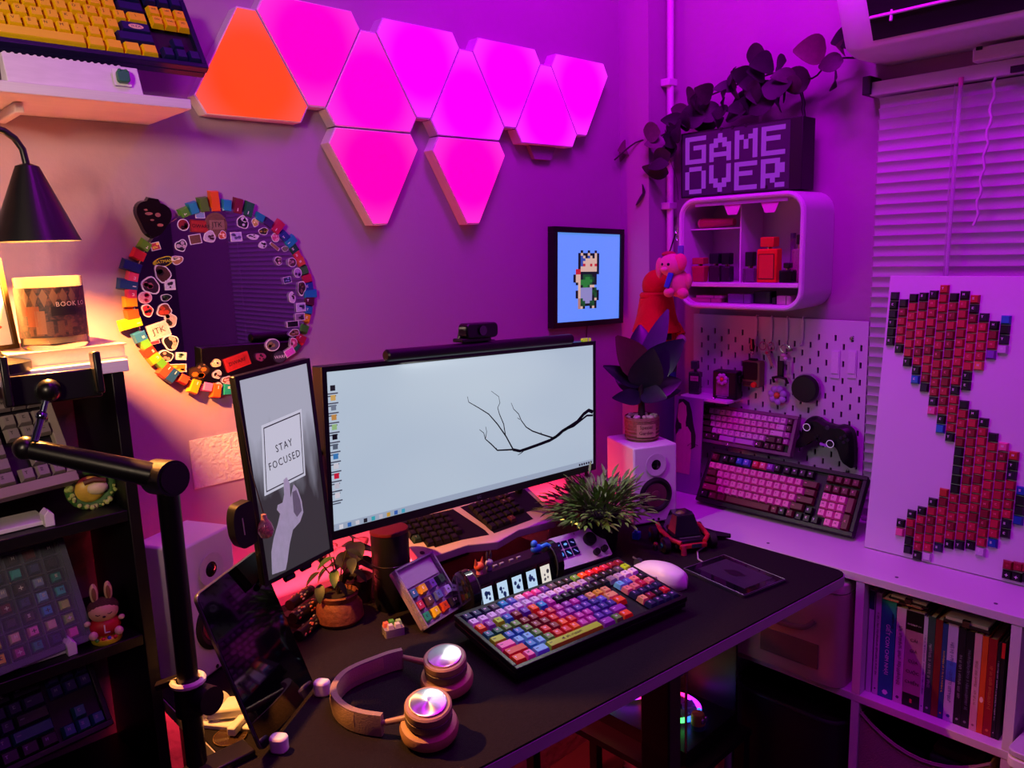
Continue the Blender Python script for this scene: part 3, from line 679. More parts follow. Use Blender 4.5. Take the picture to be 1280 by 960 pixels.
# dark round keepsake at the upper left of the ring
p = PY(192, 272, WY-.02)-MC
ob = B(); ob.T = TR(p.x, p.z, .012); pol = []
for k in range(36):
    a = k*math.pi/18; r_ = .028+.0035*math.sin(3*a+.5)+(.006 if 6 < k < 11 else 0); pol.append((r_*math.cos(a), r_*math.sin(a)*1.05))
ob.prism(pol, 0, .010, .93)
sk = part('dark_sticker', ob, mt('#14090e', .2, coat=.5, var=.5, scale=14), mir, label='glossy dark maroon die-cut sticker')
ob = B(); ob.T = TR(p.x, p.z, .0222)
for x, y, w_, h_ in ((-.008, .006, .012, .005), (.006, .004, .009, .007), (.008, -.012, .010, .005), (-.004, -.004, .006, .003), (-.012, .012, .006, .003)): ob.prism([(x+w_/2*math.cos(k*.7), y+h_/2*math.sin(k*.7)) for k in range(9)], 0, .0006)
part('print_marks', ob, mt('#8a5058', .4, var=.4, scale=20), sk, smooth=False)
SN = [0]
def sticker(px, py, w_, h_, col, shape='blob', rot=0, mark=None, text=None, border='#d8d0d8', tc='#181418', ts=.01):
    p = PY(px, py, WY-.0123)-MC; SN[0] += 1; dz_ = SN[0]*.00006; w_ *= 1.16; h_ *= 1.16
    if math.hypot(p.x, p.z) > MR+.004: pass
    q = []
    n = 22 if shape != 'rect' else 4
    rnd = random.Random(px*31+py)
    ph = [rnd.uniform(0, 6.28) for _ in range(3)]
    for k in range(n):
        a = 2*math.pi*k/n
        if shape == 'rect': q = [(-w_/2, -h_/2), (w_/2, -h_/2), (w_/2, h_/2), (-w_/2, h_/2)]; break
        r_ = 1 if shape == 'round' else 1+.10*math.sin(2*a+ph[0])+.08*math.sin(3*a+ph[1])+.05*math.sin(5*a+ph[2])
        q.append((w_/2*r_*math.cos(a), h_/2*r_*math.sin(a)))
    b = B(); b.T = TR(p.x, p.z, .0114+dz_) @ RZ(rot); b.prism(q, 0, .0003)
    s_ = part('sticker', b, mt(border, .4), mir, smooth=False)
    b = B(); b.T = TR(p.x, p.z, .01171+dz_) @ RZ(rot)
    cx0 = sum(a[0] for a in q)/len(q); cy0 = sum(a[1] for a in q)/len(q)
    b.prism([(cx0+(x-cx0)*.86, cy0+(y-cy0)*.84) for x, y in q], 0, .0002); part('print', b, mt(col, .45, var=.5, scale=7), s_, smooth=False)
    if mark:
        b = B(); b.T = TR(p.x, p.z, .01192+dz_) @ RZ(rot)
        for _ in range(4):
            x, y = rnd.uniform(-.28, .28)*w_, rnd.uniform(-.28, .28)*h_; sz = rnd.uniform(.1, .2)
            b.prism([(x+w_*sz*math.cos(k*1.05), y+h_*sz*math.sin(k*1.05)) for k in range(6)], 0, .0002)
        part('print_marks', b, mt(mark, .45, var=.2), s_, smooth=False)
    if text:
        b = B(); b.T = TR(p.x, p.z, .01205+dz_) @ RZ(rot); b.text(text, ts, I4, .0001); part('lettering', b, mt(tc, .5), s_, smooth=False)
    return s_, p
S = sticker
S(229, 281, .017, .017, '#7a1e22', 'round', 0, '#2a0c10'); S(251, 283, .032, .018, '#a02a24', 'rect', -4, None, 'DWARF', '#7a2020', '#180808', .0085)
S(270, 281, .034, .036, '#6a4a3a', 'round', 0, None, None, '#705040'); S(271, 281, .026, .016, '#8a6a58', 'rect', 0, None, 'JTK', '#1a1414', '#1a1212', .012)
S(250, 269, .014, .009, '#7890b8', 'rect', 0); S(244, 299, .018, .014, '#6a4838', 'rect', 8); S(262, 296, .02, .016, '#b8a8b8', 'blob', 0, '#4a2838'); S(278, 294, .013, .012, '#b85030', 'blob', 0, '#e8c8b0')
S(303, 278, .02, .018, '#1c1824', 'blob', 0, '#c0b8c8'); S(319, 278, .013, .012, '#b89a48', 'blob', 0, '#f0e0a0'); S(295, 296, .018, .014, '#b0a0d0', 'rect', 2, '#5a4a80'); S(316, 296, .018, .009, '#c8c0d0', 'blob', 0, '#302838')
S(329, 289, .017, .011, '#28261c', 'blob', 0, '#988a30'); S(344, 297, .013, .014, '#b84878', 'round', 0, '#e090b0'); S(328, 306, .014, .011, '#c8c0cc', 'blob', 0, '#201820'); S(343, 308, .018, .005, '#8a6a48', 'rect', -40); S(356, 311, .013, .008, '#6a6a58', 'blob', 0)
S(226, 307, .017, .017, '#201a26', 'blob', 0, '#b09aa8'); S(194, 308, .013, .011, '#b03040', 'rect', 12, '#e8c050'); S(204, 327, .026, .014, '#14121a', 'blob', 6, None, 'BATMAN', '#c8c020', '#d8c818', .0072); S(221, 325, .019, .012, '#a06a48', 'blob', 0, '#f0e0d0')
S(203, 342, .023, .025, '#4a2c22', 'blob', 0, '#201818'); S(188, 357, .026, .023, '#301828', 'blob', 0, '#a85a68'); S(212, 356, .015, .015, '#c8c0d0', 'rect', 0, '#302838'); S(181, 372, .019, .017, '#d88898', 'round', 0, '#c02850', None, '#e8b8c0')
S(207, 372, .014, .011, '#14161a', 'blob', 0, '#4a5a38'); S(205, 388, .022, .018, '#6a2c18', 'blob', 0, '#c04028'); S(184, 388, .016, .017, '#c83038', 'blob', 0, '#201418', None, '#f0e8e8'); S(213, 400, .018, .02, '#b8a090', 'blob', 0, '#302420')
S(198, 413, .03, .022, '#e0c0b0', 'rect', 14, None, 'JTK', '#e8d0c4', '#181010', .014); S(193, 428, .014, .005, '#c83048', 'rect', 8); S(213, 428, .02, .025, '#1a1418', 'blob', 0, '#c8a890', None, '#f0e4e0')
S(207, 445, .02, .017, '#282020', 'blob', 0, '#c88a78', None, '#f0e4e0'); S(226, 445, .015, .011, '#d8c8b0', 'rect', -8, '#4a6a50'); S(222, 460, .024, .012, '#c87820', 'rect', -6, '#e8b030'); S(248, 465, .03, .022, '#3c2414', 'blob', 0, '#c86818', None, '#241810'); S(252, 458, .016, .01, '#2a1c14', 'blob', 0, '#907050', None, '#181010')
S(270, 454, .015, .011, '#d8c088', 'blob', 0, '#f0e0b8', None, '#e8d8a8'); S(296, 452, .04, .021, '#a01c20', 'rect', 13, None, 'DWARF', '#b02428', '#180608', .0095); S(271, 468, .014, .012, '#d0a8a0', 'blob', 0, '#302020'); S(284, 475, .017, .013, '#702028', 'blob', 0, '#e0a0a0'); S(273, 482, .011, .009, '#e0b0a8', 'blob')
S(325, 446, .016, .014, '#8a3060', 'blob', 0, '#201020', None, '#6a3060'); S(340, 431, .024, .02, '#504a5a', 'round', 0, '#8a7a50'); S(349, 446, .024, .02, '#3a3044', 'round', 0, None, 'WARF', '#221a2c', '#d8d0e0', .008); S(366, 429, .015, .017, '#b84070', 'blob', 0, '#f0a0b8'); S(367, 416, .018, .013, '#6a4030', 'blob', 0, '#a08070'); S(365, 405, .021, .01, '#14141c', 'rect', 0)
S(374, 396, .017, .012, '#8a6890', 'rect', 0, '#382040'); S(375, 384, .017, .014, '#b0a0cc', 'rect', 0, '#483a70'); S(364, 372, .013, .017, '#c0b0c8', 'blob', 0, '#301c28'); S(376, 360, .015, .023, '#241820', 'blob', 0, '#704a50'); S(358, 350, .014, .01, '#1c2850', 'rect', 10, '#8090c0'); S(371, 341, .014, .016, '#a078b8', 'round', 0, '#6a3c88'); S(364, 328, .015, .015, '#4a2838', 'round', 0, '#b08090'); S(347, 326, .013, .013, '#38202c', 'blob', 0, '#c8a0a8'); S(361, 440, .018, .012, '#d048c0', 'rect', 25)
# ------------------------------------------------------------------ bare plaster patch on the wall
a_, b_, c_, d_ = (PY(x, y, WY) for x, y in ((236, 551), (302, 545), (302, 640), (236, 640)))
t = thing('plaster_patch', 'rough raised plaster patch on the wall behind the portrait screen', 'wall patch', (a_.x, WY, c_.z))
part('patch', B().box2((a_.x, WY-.0018, 1.0), (a_.x+.15, WY-.0002, a_.z)), mt('#d2c8c0', .9, var=.1, bump=.9, bscale=130), t, world=True)
# ------------------------------------------------------------------ candle jar, books and card on the shelf top
bz = 1.266
def P2(px, py): return PZ(px, py, bz+.02)
b0, b1 = PY(23, 462, 1.145).x, PY(157, 432, 1.145).x
t = thing('cream_book', 'thick cream coloured closed book lying flat under the candle jar', 'book', (b0, 1.15, bz))
part('cover', B().box2((b0-.01, 1.142, bz), (b1, 1.30, bz+.0022)).box2((b0-.01, 1.142, bz+.0188), (b1, 1.30, bz+.021)).box2((b0-.01, 1.298, bz), (b1, 1.30, bz+.02)), mt('#d8c4a0', .6), t, world=True)
part('pages', B().box2((b0-.008, 1.1445, bz+.0023), (b1-.002, 1.2978, bz+.0187)), mt('#d8c8b0', .8, var=.2, scale=30), t, world=True)
CZt = bz+.021
cc_ = (PZ(72, 436, CZt)); cj = V((cc_.x+.006, cc_.y+.028, CZt))
jr = .0405; jh = .094
t = thing('candle_jar', 'glass candle jar with a dark printed BOOK label on the cream book', 'candle', cj)
part('glass', B().lathe([(0, 0), (jr-.003, 0), (jr, .004), (jr, jh), (jr-.0025, jh), (jr-.0025, .008), (0, .006)], 40), mt('#f4ead8', .05, trans=.95, var=0), t)
part('wax', B().lathe([(0, .0082), (jr-.0028, .0082), (jr-.0028, jh*.80), (0, jh*.795)], 32), mt('#f0d8a8', .5, var=.05, sss=.2), t)
lb = B(); n = 28; a0, a1 = R(150), R(335); vs = []
for k in range(n+1):
    a = a0+(a1-a0)*k/n
    for z in (.016, jh*.86): vs.append(((jr+.0004)*math.cos(a), (jr+.0004)*math.sin(a), z))
lb.add(vs, [(2*k, 2*k+2, 2*k+3, 2*k+1) for k in range(n)])
def labelmat():
    m = bpy.data.materials.new('candle_label'); m.use_nodes = True; nt = m.node_tree; p = nt.nodes['Principled BSDF']; p.inputs['Roughness'].default_value = .5
    tc = nt.nodes.new('ShaderNodeTexCoord'); n = nt.nodes.new('ShaderNodeTexNoise'); n.inputs['Scale'].default_value = 7; n.inputs['Detail'].default_value = 6; n.inputs['Distortion'].default_value = 1.2
    r = nt.nodes.new('ShaderNodeValToRGB'); e = r.color_ramp.elements; e[0].position = .36; e[0].color = (*lin('#120a10'), 1); e[1].position = .66; e[1].color = (*lin('#60382c'), 1)
    x = r.color_ramp.elements.new(.5); x.color = (*lin('#321c24'), 1)
    nt.links.new(tc.outputs['Generated'], n.inputs['Vector']); nt.links.new(n.outputs['Fac'], r.inputs[0]); nt.links.new(r.outputs[0], p.inputs['Base Color']); return m
lab_ = part('label', lb, labelmat(), t)
def onjar(a, z, w_, h_, m, nm='print_shape'):
    b = B(); k = 4; vs = []
    for i in range(k+1):
        aa = a-w_/jr/2+w_/jr*i/k
        for zz in (z-h_/2, z+h_/2): vs.append(((jr+.0008)*math.cos(aa), (jr+.0008)*math.sin(aa), zz))
    b.add(vs, [(2*i, 2*i+2, 2*i+3, 2*i+1) for i in range(k)]); part(nm, b, m, lab_)
camdir = math.atan2(-cj.y, -cj.x)
for k in range(6):   # row of diamond lanterns
    a = camdir-.75+k*.28; b = B(); rr = jr+.0009
    b.add([(rr*math.cos(a+dx/jr), rr*math.sin(a+dx/jr), jh*.74+dz) for dx, dz in ((0, .010), (-.005, 0), (0, -.014), (.005, 0))], [(0, 1, 2, 3)]); part('print_diamond', b, mt('#6a4c3c', .5), lab_, smooth=False)
onjar(camdir-.55, .044, .016, .026, mt('#7a4028', .5)); onjar(camdir-.85, .056, .008, .022, mt('#801c10', .5)); onjar(camdir+.35, .05, .03, .012, mt('#181018', .5)); onjar(camdir-.1, .028, .05, .018, mt('#5a3a30', .5, var=.5, scale=20)); onjar(camdir-.35, .036, .012, .03, mt('#7a5440', .5, var=.3, scale=20))
vs, fs = txt('BOOK LO', .0085, .0001, 'LEFT', 1.1); b = B()
b.add([((jr+.0012)*math.cos(camdir+.12+x/jr), (jr+.0012)*math.sin(camdir+.12+x/jr), .0585+y) for x, y, z in vs], fs); part('lettering', b, mt('#e8d8c8', .5), lab_, smooth=False)
f0 = PY(0, 430, 1.24); f1 = PY(20, 432, 1.24)
t = thing('framed_card', 'white card in a thin dark gold frame leaning at the left picture edge', 'picture frame', (f0.x-.05, 1.24, bz+.021))
TL = frame((f1.x-.004, 1.215, bz+.0215), (1, .25, 0), (-.10, .12, 1))
b = B()
for lo, hi in (((-.10, 0, 0), (0, .006, .008)), ((-.10, .114, 0), (0, .12, .008)), ((-.006, .006, 0), (0, .114, .008)), ((-.10, .006, 0), (-.094, .114, .008))): b.box2(lo, hi)
for v in b.v: pass
b.v = [TL @ v for v in b.v]; part('frame', b, mt('#4a3a20', .35, metal=.6), t, world=True)
b = B(); b.box2((-.0935, .0065, .001), (-.0065, .1135, .004)); b.v = [TL @ v for v in b.v]; part('card', b, mt('#e8e0d0', .6), t, world=True)
b = B(); b.T = TL @ TR(-.018, .03, .0045); b.prism([(.003*math.cos(k), .002*math.sin(k)) for k in range(6)], 0, .0003); part('red_mark', b, mt('#d85030', .5), t, world=True, smooth=False)
# ------------------------------------------------------------------ retro grey keyboard on the upper shelf
def leankb(px, py, y, yaw, lean, W):
    c = PY(px, py, y); x = V((math.cos(R(yaw)), math.sin(R(yaw)), 0)); bk_ = V((-math.sin(R(yaw)), math.cos(R(yaw)), 0)); up = bk_*math.sin(R(lean))+V((0, 0, math.cos(R(lean))))
    return frame(c-x*W, x, up)
W = 18.25*U+.024
T = leankb(92, 606, 1.185, 10, 28, W)
GR, GR2 = '#9a8f8c', '#7a7070'
keyboard('retro_keyboard', 'beige grey retro keyboard leaning on the upper black shelf', T, 18.25, 6.25, tkl(None, GR2, GR, GR2, '#3a3434'), mt('#8d8078', .55), hcase=.024, mx=.012, my=.014)
def foot(px, py, y, lab, shelfz, yaw=0):
    c = PY(px, py, y); t = thing('plastic_stand', lab, 'stand', Matrix.Translation((c.x, y, shelfz)) @ RZ(yaw))
    part('lip', B().prism([(-.006, 0), (.006, 0), (.006, .016), (0, .022), (-.006, .016)], -.012, .012), WHT, t, T=RX(90) @ RZ(0), bevel=.001)
    part('rail', B().box((-.03, .03, .004), (.06, .06, .006)), WHT, t, bevel=.001)
foot(58, 640, 1.158, 'white plastic stand foot under the retro keyboard', SHZ[0])
foot(88, 812, 1.158, 'white plastic stand foot under the keycap display case', SHZ[1])
# frog in a nest figurine
c = PY(117, 634, 1.19)
t = thing('nest_figurine', 'green wreath nest figurine with pink flowers on the upper black shelf', 'figurine', (c.x, 1.19, SHZ[0]))
t.matrix_basis = t.matrix_basis @ RZ(-12)
ring = [V((.026*math.cos(k*.3927), 0, .030+.026*math.sin(k*.3927))) for k in range(16)]
part('wreath', B().tube(ring, .008, 10, True), mt('#3c6a2c', .6, var=.4, scale=12, bump=.5), t)
b = B(); rnd = random.Random(5)
for k in range(26):
    a = rnd.uniform(2.2, 6.3); b.ball((.028*math.cos(a)+rnd.uniform(-.003, .003), -.008+rnd.uniform(-.003, .002), .030+.027*math.sin(a)), rnd.uniform(.002, .0042), 7, 5)
part('berries', b, mt('#a8b860', .4, var=.4, scale=3), t)
b = B()
for k in range(22): b.ball((rnd.uniform(-.014, .03), rnd.uniform(-.008, .004), .056+rnd.uniform(-.006, .009)), rnd.uniform(.003, .005), 7, 5)
part('flowers', b, mt('#d8607c', .5, var=.2), t)
part('bowl', B().ball((-.002, -.004, .028), (.020, .010, .019)), mt('#c8a838', .4, var=.3, scale=4), t)
part('sleeper', B().ball((.007, -.010, .030), (.014, .009, .010)), mt('#d8c89a', .5), t)
part('twig_lid', B().tube([(-.008, -.012, .040), (.004, -.015, .043), (.018, -.012, .039)], .004, 8), mt('#5c3018', .6, var=.4), t)
# display case of novelty keycaps
W2 = .20; c0 = PY(112, 800, 1.175)
x = V((math.cos(R(8)), math.sin(R(8)), 0)); bk_ = V((-x.y, x.x, 0)); up = bk_*math.sin(R(24))+V((0, 0, math.cos(R(24))))
T = frame(c0-x*W2, x, up)
t = thing('keycap_case', 'slanted clear display case holding a grid of novelty keycaps', 'display case', T)
Hc = .158
part('tray', B().box2((0, 0, 0), (W2, Hc, .006)), mt('#2a2a34', .35), t, bevel=.002)
g = B()
for k in range(9): g.box2((.008+k*.0228, .008, .006), (.0092+k*.0228, Hc-.008, .016))
for k in range(8): g.box2((.008, .008+k*.0202, .006), (W2-.008, .0092+k*.0202, .016))
for lo, hi in (((0, 0), (W2, .008)), ((0, Hc-.008), (W2, Hc)), ((0, .008), (.008, Hc-.008)), ((W2-.008, .008), (W2, Hc-.008))): g.box2((*lo, .006), (*hi, .02))
part('grid_frame', g, mt('#4c4e5a', .3), t, smooth=False)
cc2 = ['#6a2018', '#3a2a20', '#504030', '#c8b018', '#b0a020', '#7a4030', '#40302c', '#2c2024', '#5a2430', '#e07028', '#a04078', '#d848a0', '#40283c', '#181a30', '#20284a', '#9a9aa8', '#70a8d0', '#2080b0', '#38406a', '#3ab0a8', '#188878', '#70a020', '#a8b828', '#26262e', '#c8a890']
rnd = random.Random(11)
for i in range(8):
    for j in range(7):
        if i == 3 and j == 0: cl_ = '#d8c010'
        elif i == 3 and j == 1: cl_ = '#b0b818'
        elif i == 5 and j == 1: cl_ = '#d870b0'
        elif i == 7 and j in (1, 2, 3): cl_ = ('#88b030', '#a8c040', '#30b0b0')[j-1]
        elif i == 6 and j in (2, 3, 4): cl_ = ('#3088c0', '#80b0e0', '#8898c0')[j-2]
        else: cl_ = rnd.choice(cc2)
        keycap(t, TR(.0195+i*.0228, .0185+j*.0202, .007), .85, cl_, rnd.choice(['#e0d8c8', '#201818', None]), h=.85, hh=.009, var=rnd.choice((1, 3, 4, 6)))
part('cover', B().box2((.001, .001, .0205), (W2-.001, Hc-.001, .0222)), mt('#c0c8d8', .04, alpha=.08, var=0, spec=.6), t)
# bunny figurine
c = PY(135, 798, 1.155)
t = thing('bunny_figurine', 'toy rabbit figurine in a red sweater on a yellow base', 'figurine', Matrix.Translation((c.x, 1.16, SHZ[1])) @ RZ(-14))
part('base', B().lathe([(0, 0), (.019, 0), (.020, .002), (.020, .007), (.018, .009), (0, .009)], 28), mt('#c8b818', .4), t)
for k, cl_ in enumerate(('#40a030', '#c03028', '#3040a0', '#c03028')): part('bead', B().ball((-.012+k*.0075, -.0165, .0085), .003, 8, 6), mt(cl_, .3), t)
part('sweater', B().ball((0, 0, .022), (.0205, .016, .016), 20, 12), mt('#b01020', .5), t)
part('sweater_letter', B().text('L', .018, TR(.001, -.0162, .022) @ RX(90), .0004), mt('#e0d0d0', .5), t, smooth=False)
part('head', B().ball((0, -.001, .044), (.0195, .015, .0155), 20, 12), mt('#c89878', .5), t)
part('hood', B().ball((0, .0025, .0485), (.0205, .0155, .0145), 20, 12), mt('#4a2c1e', .7, bump=.8, bscale=600), t)
for sx_ in (-1, 1):
    part('ear', B().ball((.009*sx_, .001, .071), (.0055, .004, .015), 12, 10), mt('#c8a080', .6), t)
    part('inner_ear', B().ball((.009*sx_, -.0024, .071), (.003, .0015, .010), 10, 8), mt('#7a4a34', .6), t)
    part('foot', B().ball((.016*sx_, -.013, .015), (.006, .005, .0065), 12, 8), mt('#d8a8a0', .5), t)
    part('hand', B().ball((.0215*sx_, -.005, .031), (.0045, .0035, .004), 10, 8), mt('#d8b8a0', .5), t)
    part('eye', B().tube([(.0045*sx_, -.0152, .0445), (.0075*sx_, -.0148, .0435), (.0105*sx_, -.0135, .045)], .0007, 5), mt('#301810', .5), t)
part('nose', B().ball((0, -.0162, .041), (.0022, .0014, .0016), 8, 6), mt('#301010', .4), t)
# dark keyboard with purple and teal keys at the bottom
W = 18.25*U+.016
T = leankb(138, 908, 1.175, 6, 34, W)
kk = []
for (x_, y_, w_, c_, l_) in tkl(None, '#1c1a24', '#2e2758', '#1e7078', '#8a8aa0'):
    col = c_
    if x_ > 15 and y_ > 2.5: col = '#2a2468'
    elif x_ > 15: col = '#1c6a70'
    elif y_ == 4: col = '#16141c'
    elif w_ >= 2: col = '#24606c' if y_ == 1 else '#2e2e3c'
    kk.append((x_, y_, w_, col, l_))
keyboard('purple_keyboard', 'dark keyboard with purple and teal keycaps on the lowest visible shelf', T, 18.25, 6.25, kk, mt('#0e0d14', .4), hcase=.02)
# ------------------------------------------------------------------ big colourful keyboard
KT = TR(.733, .782, DZ+.0085) @ RZ(-7.6) @ RX(6.5)
C = {'o': '#e8591c', 'P': '#e86aa0', 'r': '#d01828', 'd': '#7a1028', 'c': '#c02040', 'l': '#a2d81a', 'g': '#5f9a3c', 'G': '#1c6a44', 't': '#146a70', 'b': '#2a6ab0', 'B': '#16204e', 'L': '#70ccd8', 'T': '#1c90b8', 'm': '#b83098', 'p': '#8a3098', 'v': '#5a3098', 'i': '#38307e', 'I': '#5a62b8', 'w': '#cfc0d8', 'W': '#a898b8', 'k': '#17141c', 'K': '#4a4450', 'y': '#d8a830', 'Y': '#e0a868', 's': '#e88a78', 'n': '#1c2044', 'q': '#d8a8c0'}
def cr_(s_, y, x=0., ws=None):
    out = []
    for i, ch in enumerate(s_):
        w_ = (ws or {}).get(i, 1)
        if ch == ' ': x += w_; continue
        out.append((x, y, w_, C[ch], '#2a1a30' if ch in 'wWqlYyPsL' else '#f0d8e8')); x += w_
    return out
ks = cr_('BBnKTIwmmvKkkgorrcdd', 7.3) + cr_('wwwwwwwwwwwWWWKkkkK', 6.3) + cr_('ompli', 5.3, 0)[:0]
ks += cr_('ompl'.replace('mp', 'p')+'bdvoTmkkkkkkkk', 5.3)
ks += cr_('l', 6.3, 19.0)
ks += cr_('tGgg'+'ddrcmpmvYyY', 4.1, 0, {14: 1.}) + cr_('lbbgddrmpvviIY', 3.1, 0, {0: 1.5, 13: 1.5}) + cr_('PLLgrdormmviio', 2.1, 0, {0: 1.75, 12: 1, 13: 1.25})
ks += cr_('rTLgrrommvvp', 1.1, 0, {0: 2.25, 11: 1.75}) + cr_('oPLlpgo', 0.1, 0, {0: 1.25, 1: 1, 2: 1.5, 3: 6.25, 4: 1.5, 5: 1, 6: 1.25})
ks += cr_('WWww', 5.3, 16) + cr_('LIsk', 4.1, 16) + cr_('sscs', 3.1, 16) + cr_('nnnn', 2.1, 16) + cr_('Ydkr', 1.1, 16) + cr_('nnnn', .1, 16)
ks = [k for k in ks if k[0]+k[2] <= 20.05]
mk, KW, KD = keyboard('rainbow_keyboard', 'large black keyboard with rainbow keycaps in the middle of the desk', KT, 20, 8.3, ks, mt('#0d0c10', .35), hcase=.02, mx=.0075, my=.0085, zofs=-.006)
mk.matrix_basis = KT @ Matrix.Diagonal((.945, 1, 1, 1))
part('spacebar_lettering', scrawl(B().prism([(.0075+5.5*U-.003, .0085+.62*U), (.0075+5.5*U+.003, .0085+.62*U+.0028), (.0075+5.5*U+.003, .0085+.62*U-.0028)], .0228, .0229), .036, .0042, TR(.0075+(3.75+3.1)*U, .0085+.62*U, .0228), 3), mt('#2a2a14', .5), mk, smooth=False)
part('rear_foot', B().box2((.02, KD-.03, -.022), (KW-.02, KD-.012, 0)), BLK, mk)
part('front_foot', B().box2((.02, .012, -.0075), (KW-.02, .024, 0)), BLK, mk)
# ------------------------------------------------------------------ mouse
m0 = V((1.172, .842, DZ))
t = thing('mouse', 'white wireless mouse right of the rainbow keyboard', 'mouse', Matrix.Translation(m0) @ RZ(4))
b = B(); n = 22; k2 = 12; vs = []; fs = []
for i in range(n+1):
    u = i/n; y = .062-u*.124; wd = .0315*(1-(abs(2*u-1))**3.2)**.5*(1-.10*math.exp(-((u-.45)/.16)**2)); hgt = .039*math.sin(math.pi*min(1, (.09+.91*(1-(1-u)**1.0)))**.9*.98+.02)**.62 if False else .008+.031*max(0, (1-((u-.58)/.58)**2))**.75*(1 if u < .99 else .2)
    for j in range(k2+1):
        a = math.pi*j/k2; vs.append((-wd*math.cos(a)*(1 if abs(math.cos(a)) < .95 else .97), y, .002+hgt*math.sin(a)**.7))
for i in range(n):
    for j in range(k2): fs.append((i*(k2+1)+j, i*(k2+1)+j+1, (i+1)*(k2+1)+j+1, (i+1)*(k2+1)+j))
fs.append([i*(k2+1) for i in range(n+1)]+[i*(k2+1)+k2 for i in range(n, -1, -1)])
b.add(vs, fs); part('shell', b, mt('#d8d2da', .35, var=.02), t, smooth='full')
part('wheel', B().cyl((-.004, .044, .0265), (.004, .044, .0265), .009, n=18), mt('#30303a', .5), t)
for y in (.016, -.006): part('side_button', B().box((-.0300, y, .022), (.003, .019, .006), (0, R(-18), 0)), mt('#b8b2bc', .4), t, bevel=.001)
part('button_seam', B().box((0, .036, .0292), (.0008, .045, .0035), (R(17), 0, 0)), mt('#6a6470', .5), t)
# ------------------------------------------------------------------ flat glass display tablet at the desk corner
c4 = [PZ(x, y, DZ+.005) for x, y in ((855, 712), (902, 692), (982, 723), (932, 748))]
xx = ((c4[2]-c4[1])+(c4[3]-c4[0])).normalized(); cen = sum(c4, V())/4; cen.z = DZ
t = thing('glass_tablet', 'flat dark glass tablet lying on the desk right of the mouse', 'tablet', frame(cen, xx, V((-xx.y, xx.x, 0))))
LL = (c4[2]-c4[1]).length; WW = (c4[1]-c4[0]).length
part('body', B().rbox((0, 0, .003), (LL, WW, .005), .006), mt('#2a2632', .3), t)
part('screen', B().rbox((0, 0, .0058), (LL-.004, WW-.004, .0008), .005), mt('#0e0b14', .06, coat=.5), t)
b = B(); rp_ = [(LL/2-.003, WW/2-.003), (-LL/2+.003, WW/2-.003), (-LL/2+.003, -WW/2+.003), (LL/2-.003, -WW/2+.003)]
part('rim', B().tube([(x, y, .0062) for x, y in rp_], .0007, 6, True), mt('#9a8aa8', .3, metal=.8), t)
part('image_area', B().box((0, .004, .0063), (LL*.74, WW*.66, .0002)), mt('#2c2138', .3, var=.4, scale=4, emit=.05), t, smooth=False)
part('image_shape', B().prism([(.02*math.cos(k*.5)*(1+.3*math.sin(k*2)), .012*math.sin(k*.5)+.004) for k in range(13)], .0065, .0067), mt('#130e1c', .3), t, smooth=False)
part('cable', B().tube([(-LL/2, 0, .003), (-LL/2-.02, .006, .002), (-LL/2-.05, .035, .002), (-LL/2-.06, .07, .002)], .0016, 6), mt('#b0a0b8', .4), t)
# ------------------------------------------------------------------ headphones
hz = DZ
bp = [PZ(x, y, hz+.022) for x, y in ((503, 820), (487, 824), (468, 831), (448, 839), (432, 848), (422, 859), (418, 870), (423, 882), (437, 893), (456, 899), (478, 902))]
t = thing('headphones', 'tan leather over-ear headphones lying on the desk before the keyboard', 'headphones', (bp[5].x+.06, bp[5].y, hz))
def bandm(pts, th, hh_, z0):
    b = B(); n = len(pts); vs = []
    for i, p in enumerate(pts):
        a = pts[max(0, i-1)]; c = pts[min(n-1, i+1)]; d = (c-a); d.z = 0; d.normalize(); nr = V((-d.y, d.x, 0))
        for s_, z in ((-1, -.5), (-1.25, 0), (-1, .5), (.7, .5), (1, 0), (.7, -.5)): vs.append((p.x+nr.x*th*s_, p.y+nr.y*th*s_, z0+hh_*z))
    fs = [list(range(6))[::-1], list(range((n-1)*6, n*6))]
    for i in range(n-1):
        for k in range(6): fs.append((i*6+k, i*6+(k+1) % 6, (i+1)*6+(k+1) % 6, (i+1)*6+k))
    return b.add(vs, fs)
def spl(pts, m=4):
    out = []
    for i in range(len(pts)-1):
        p0, p1, p2, p3 = pts[max(0, i-1)], pts[i], pts[i+1], pts[min(len(pts)-1, i+2)]
        for k in range(m):
            u = k/m; out.append(.5*((2*p1)+(p2-p0)*u+(2*p0-5*p1+4*p2-p3)*u*u+(3*p1-3*p2+p3-p0)*u**3))
    return out+[pts[-1]]
bp = spl(bp); tan = mt('#8a7468', .55, bump=.25, bscale=500)
part('head_band', bandm(bp, .0052, .031, hz+.018), tan, t, world=True)
part('band_padding', bandm(bp[6:-6], .0056, .024, hz+.019), mt('#a08468', .6, bump=.2, bscale=400), t, world=True)
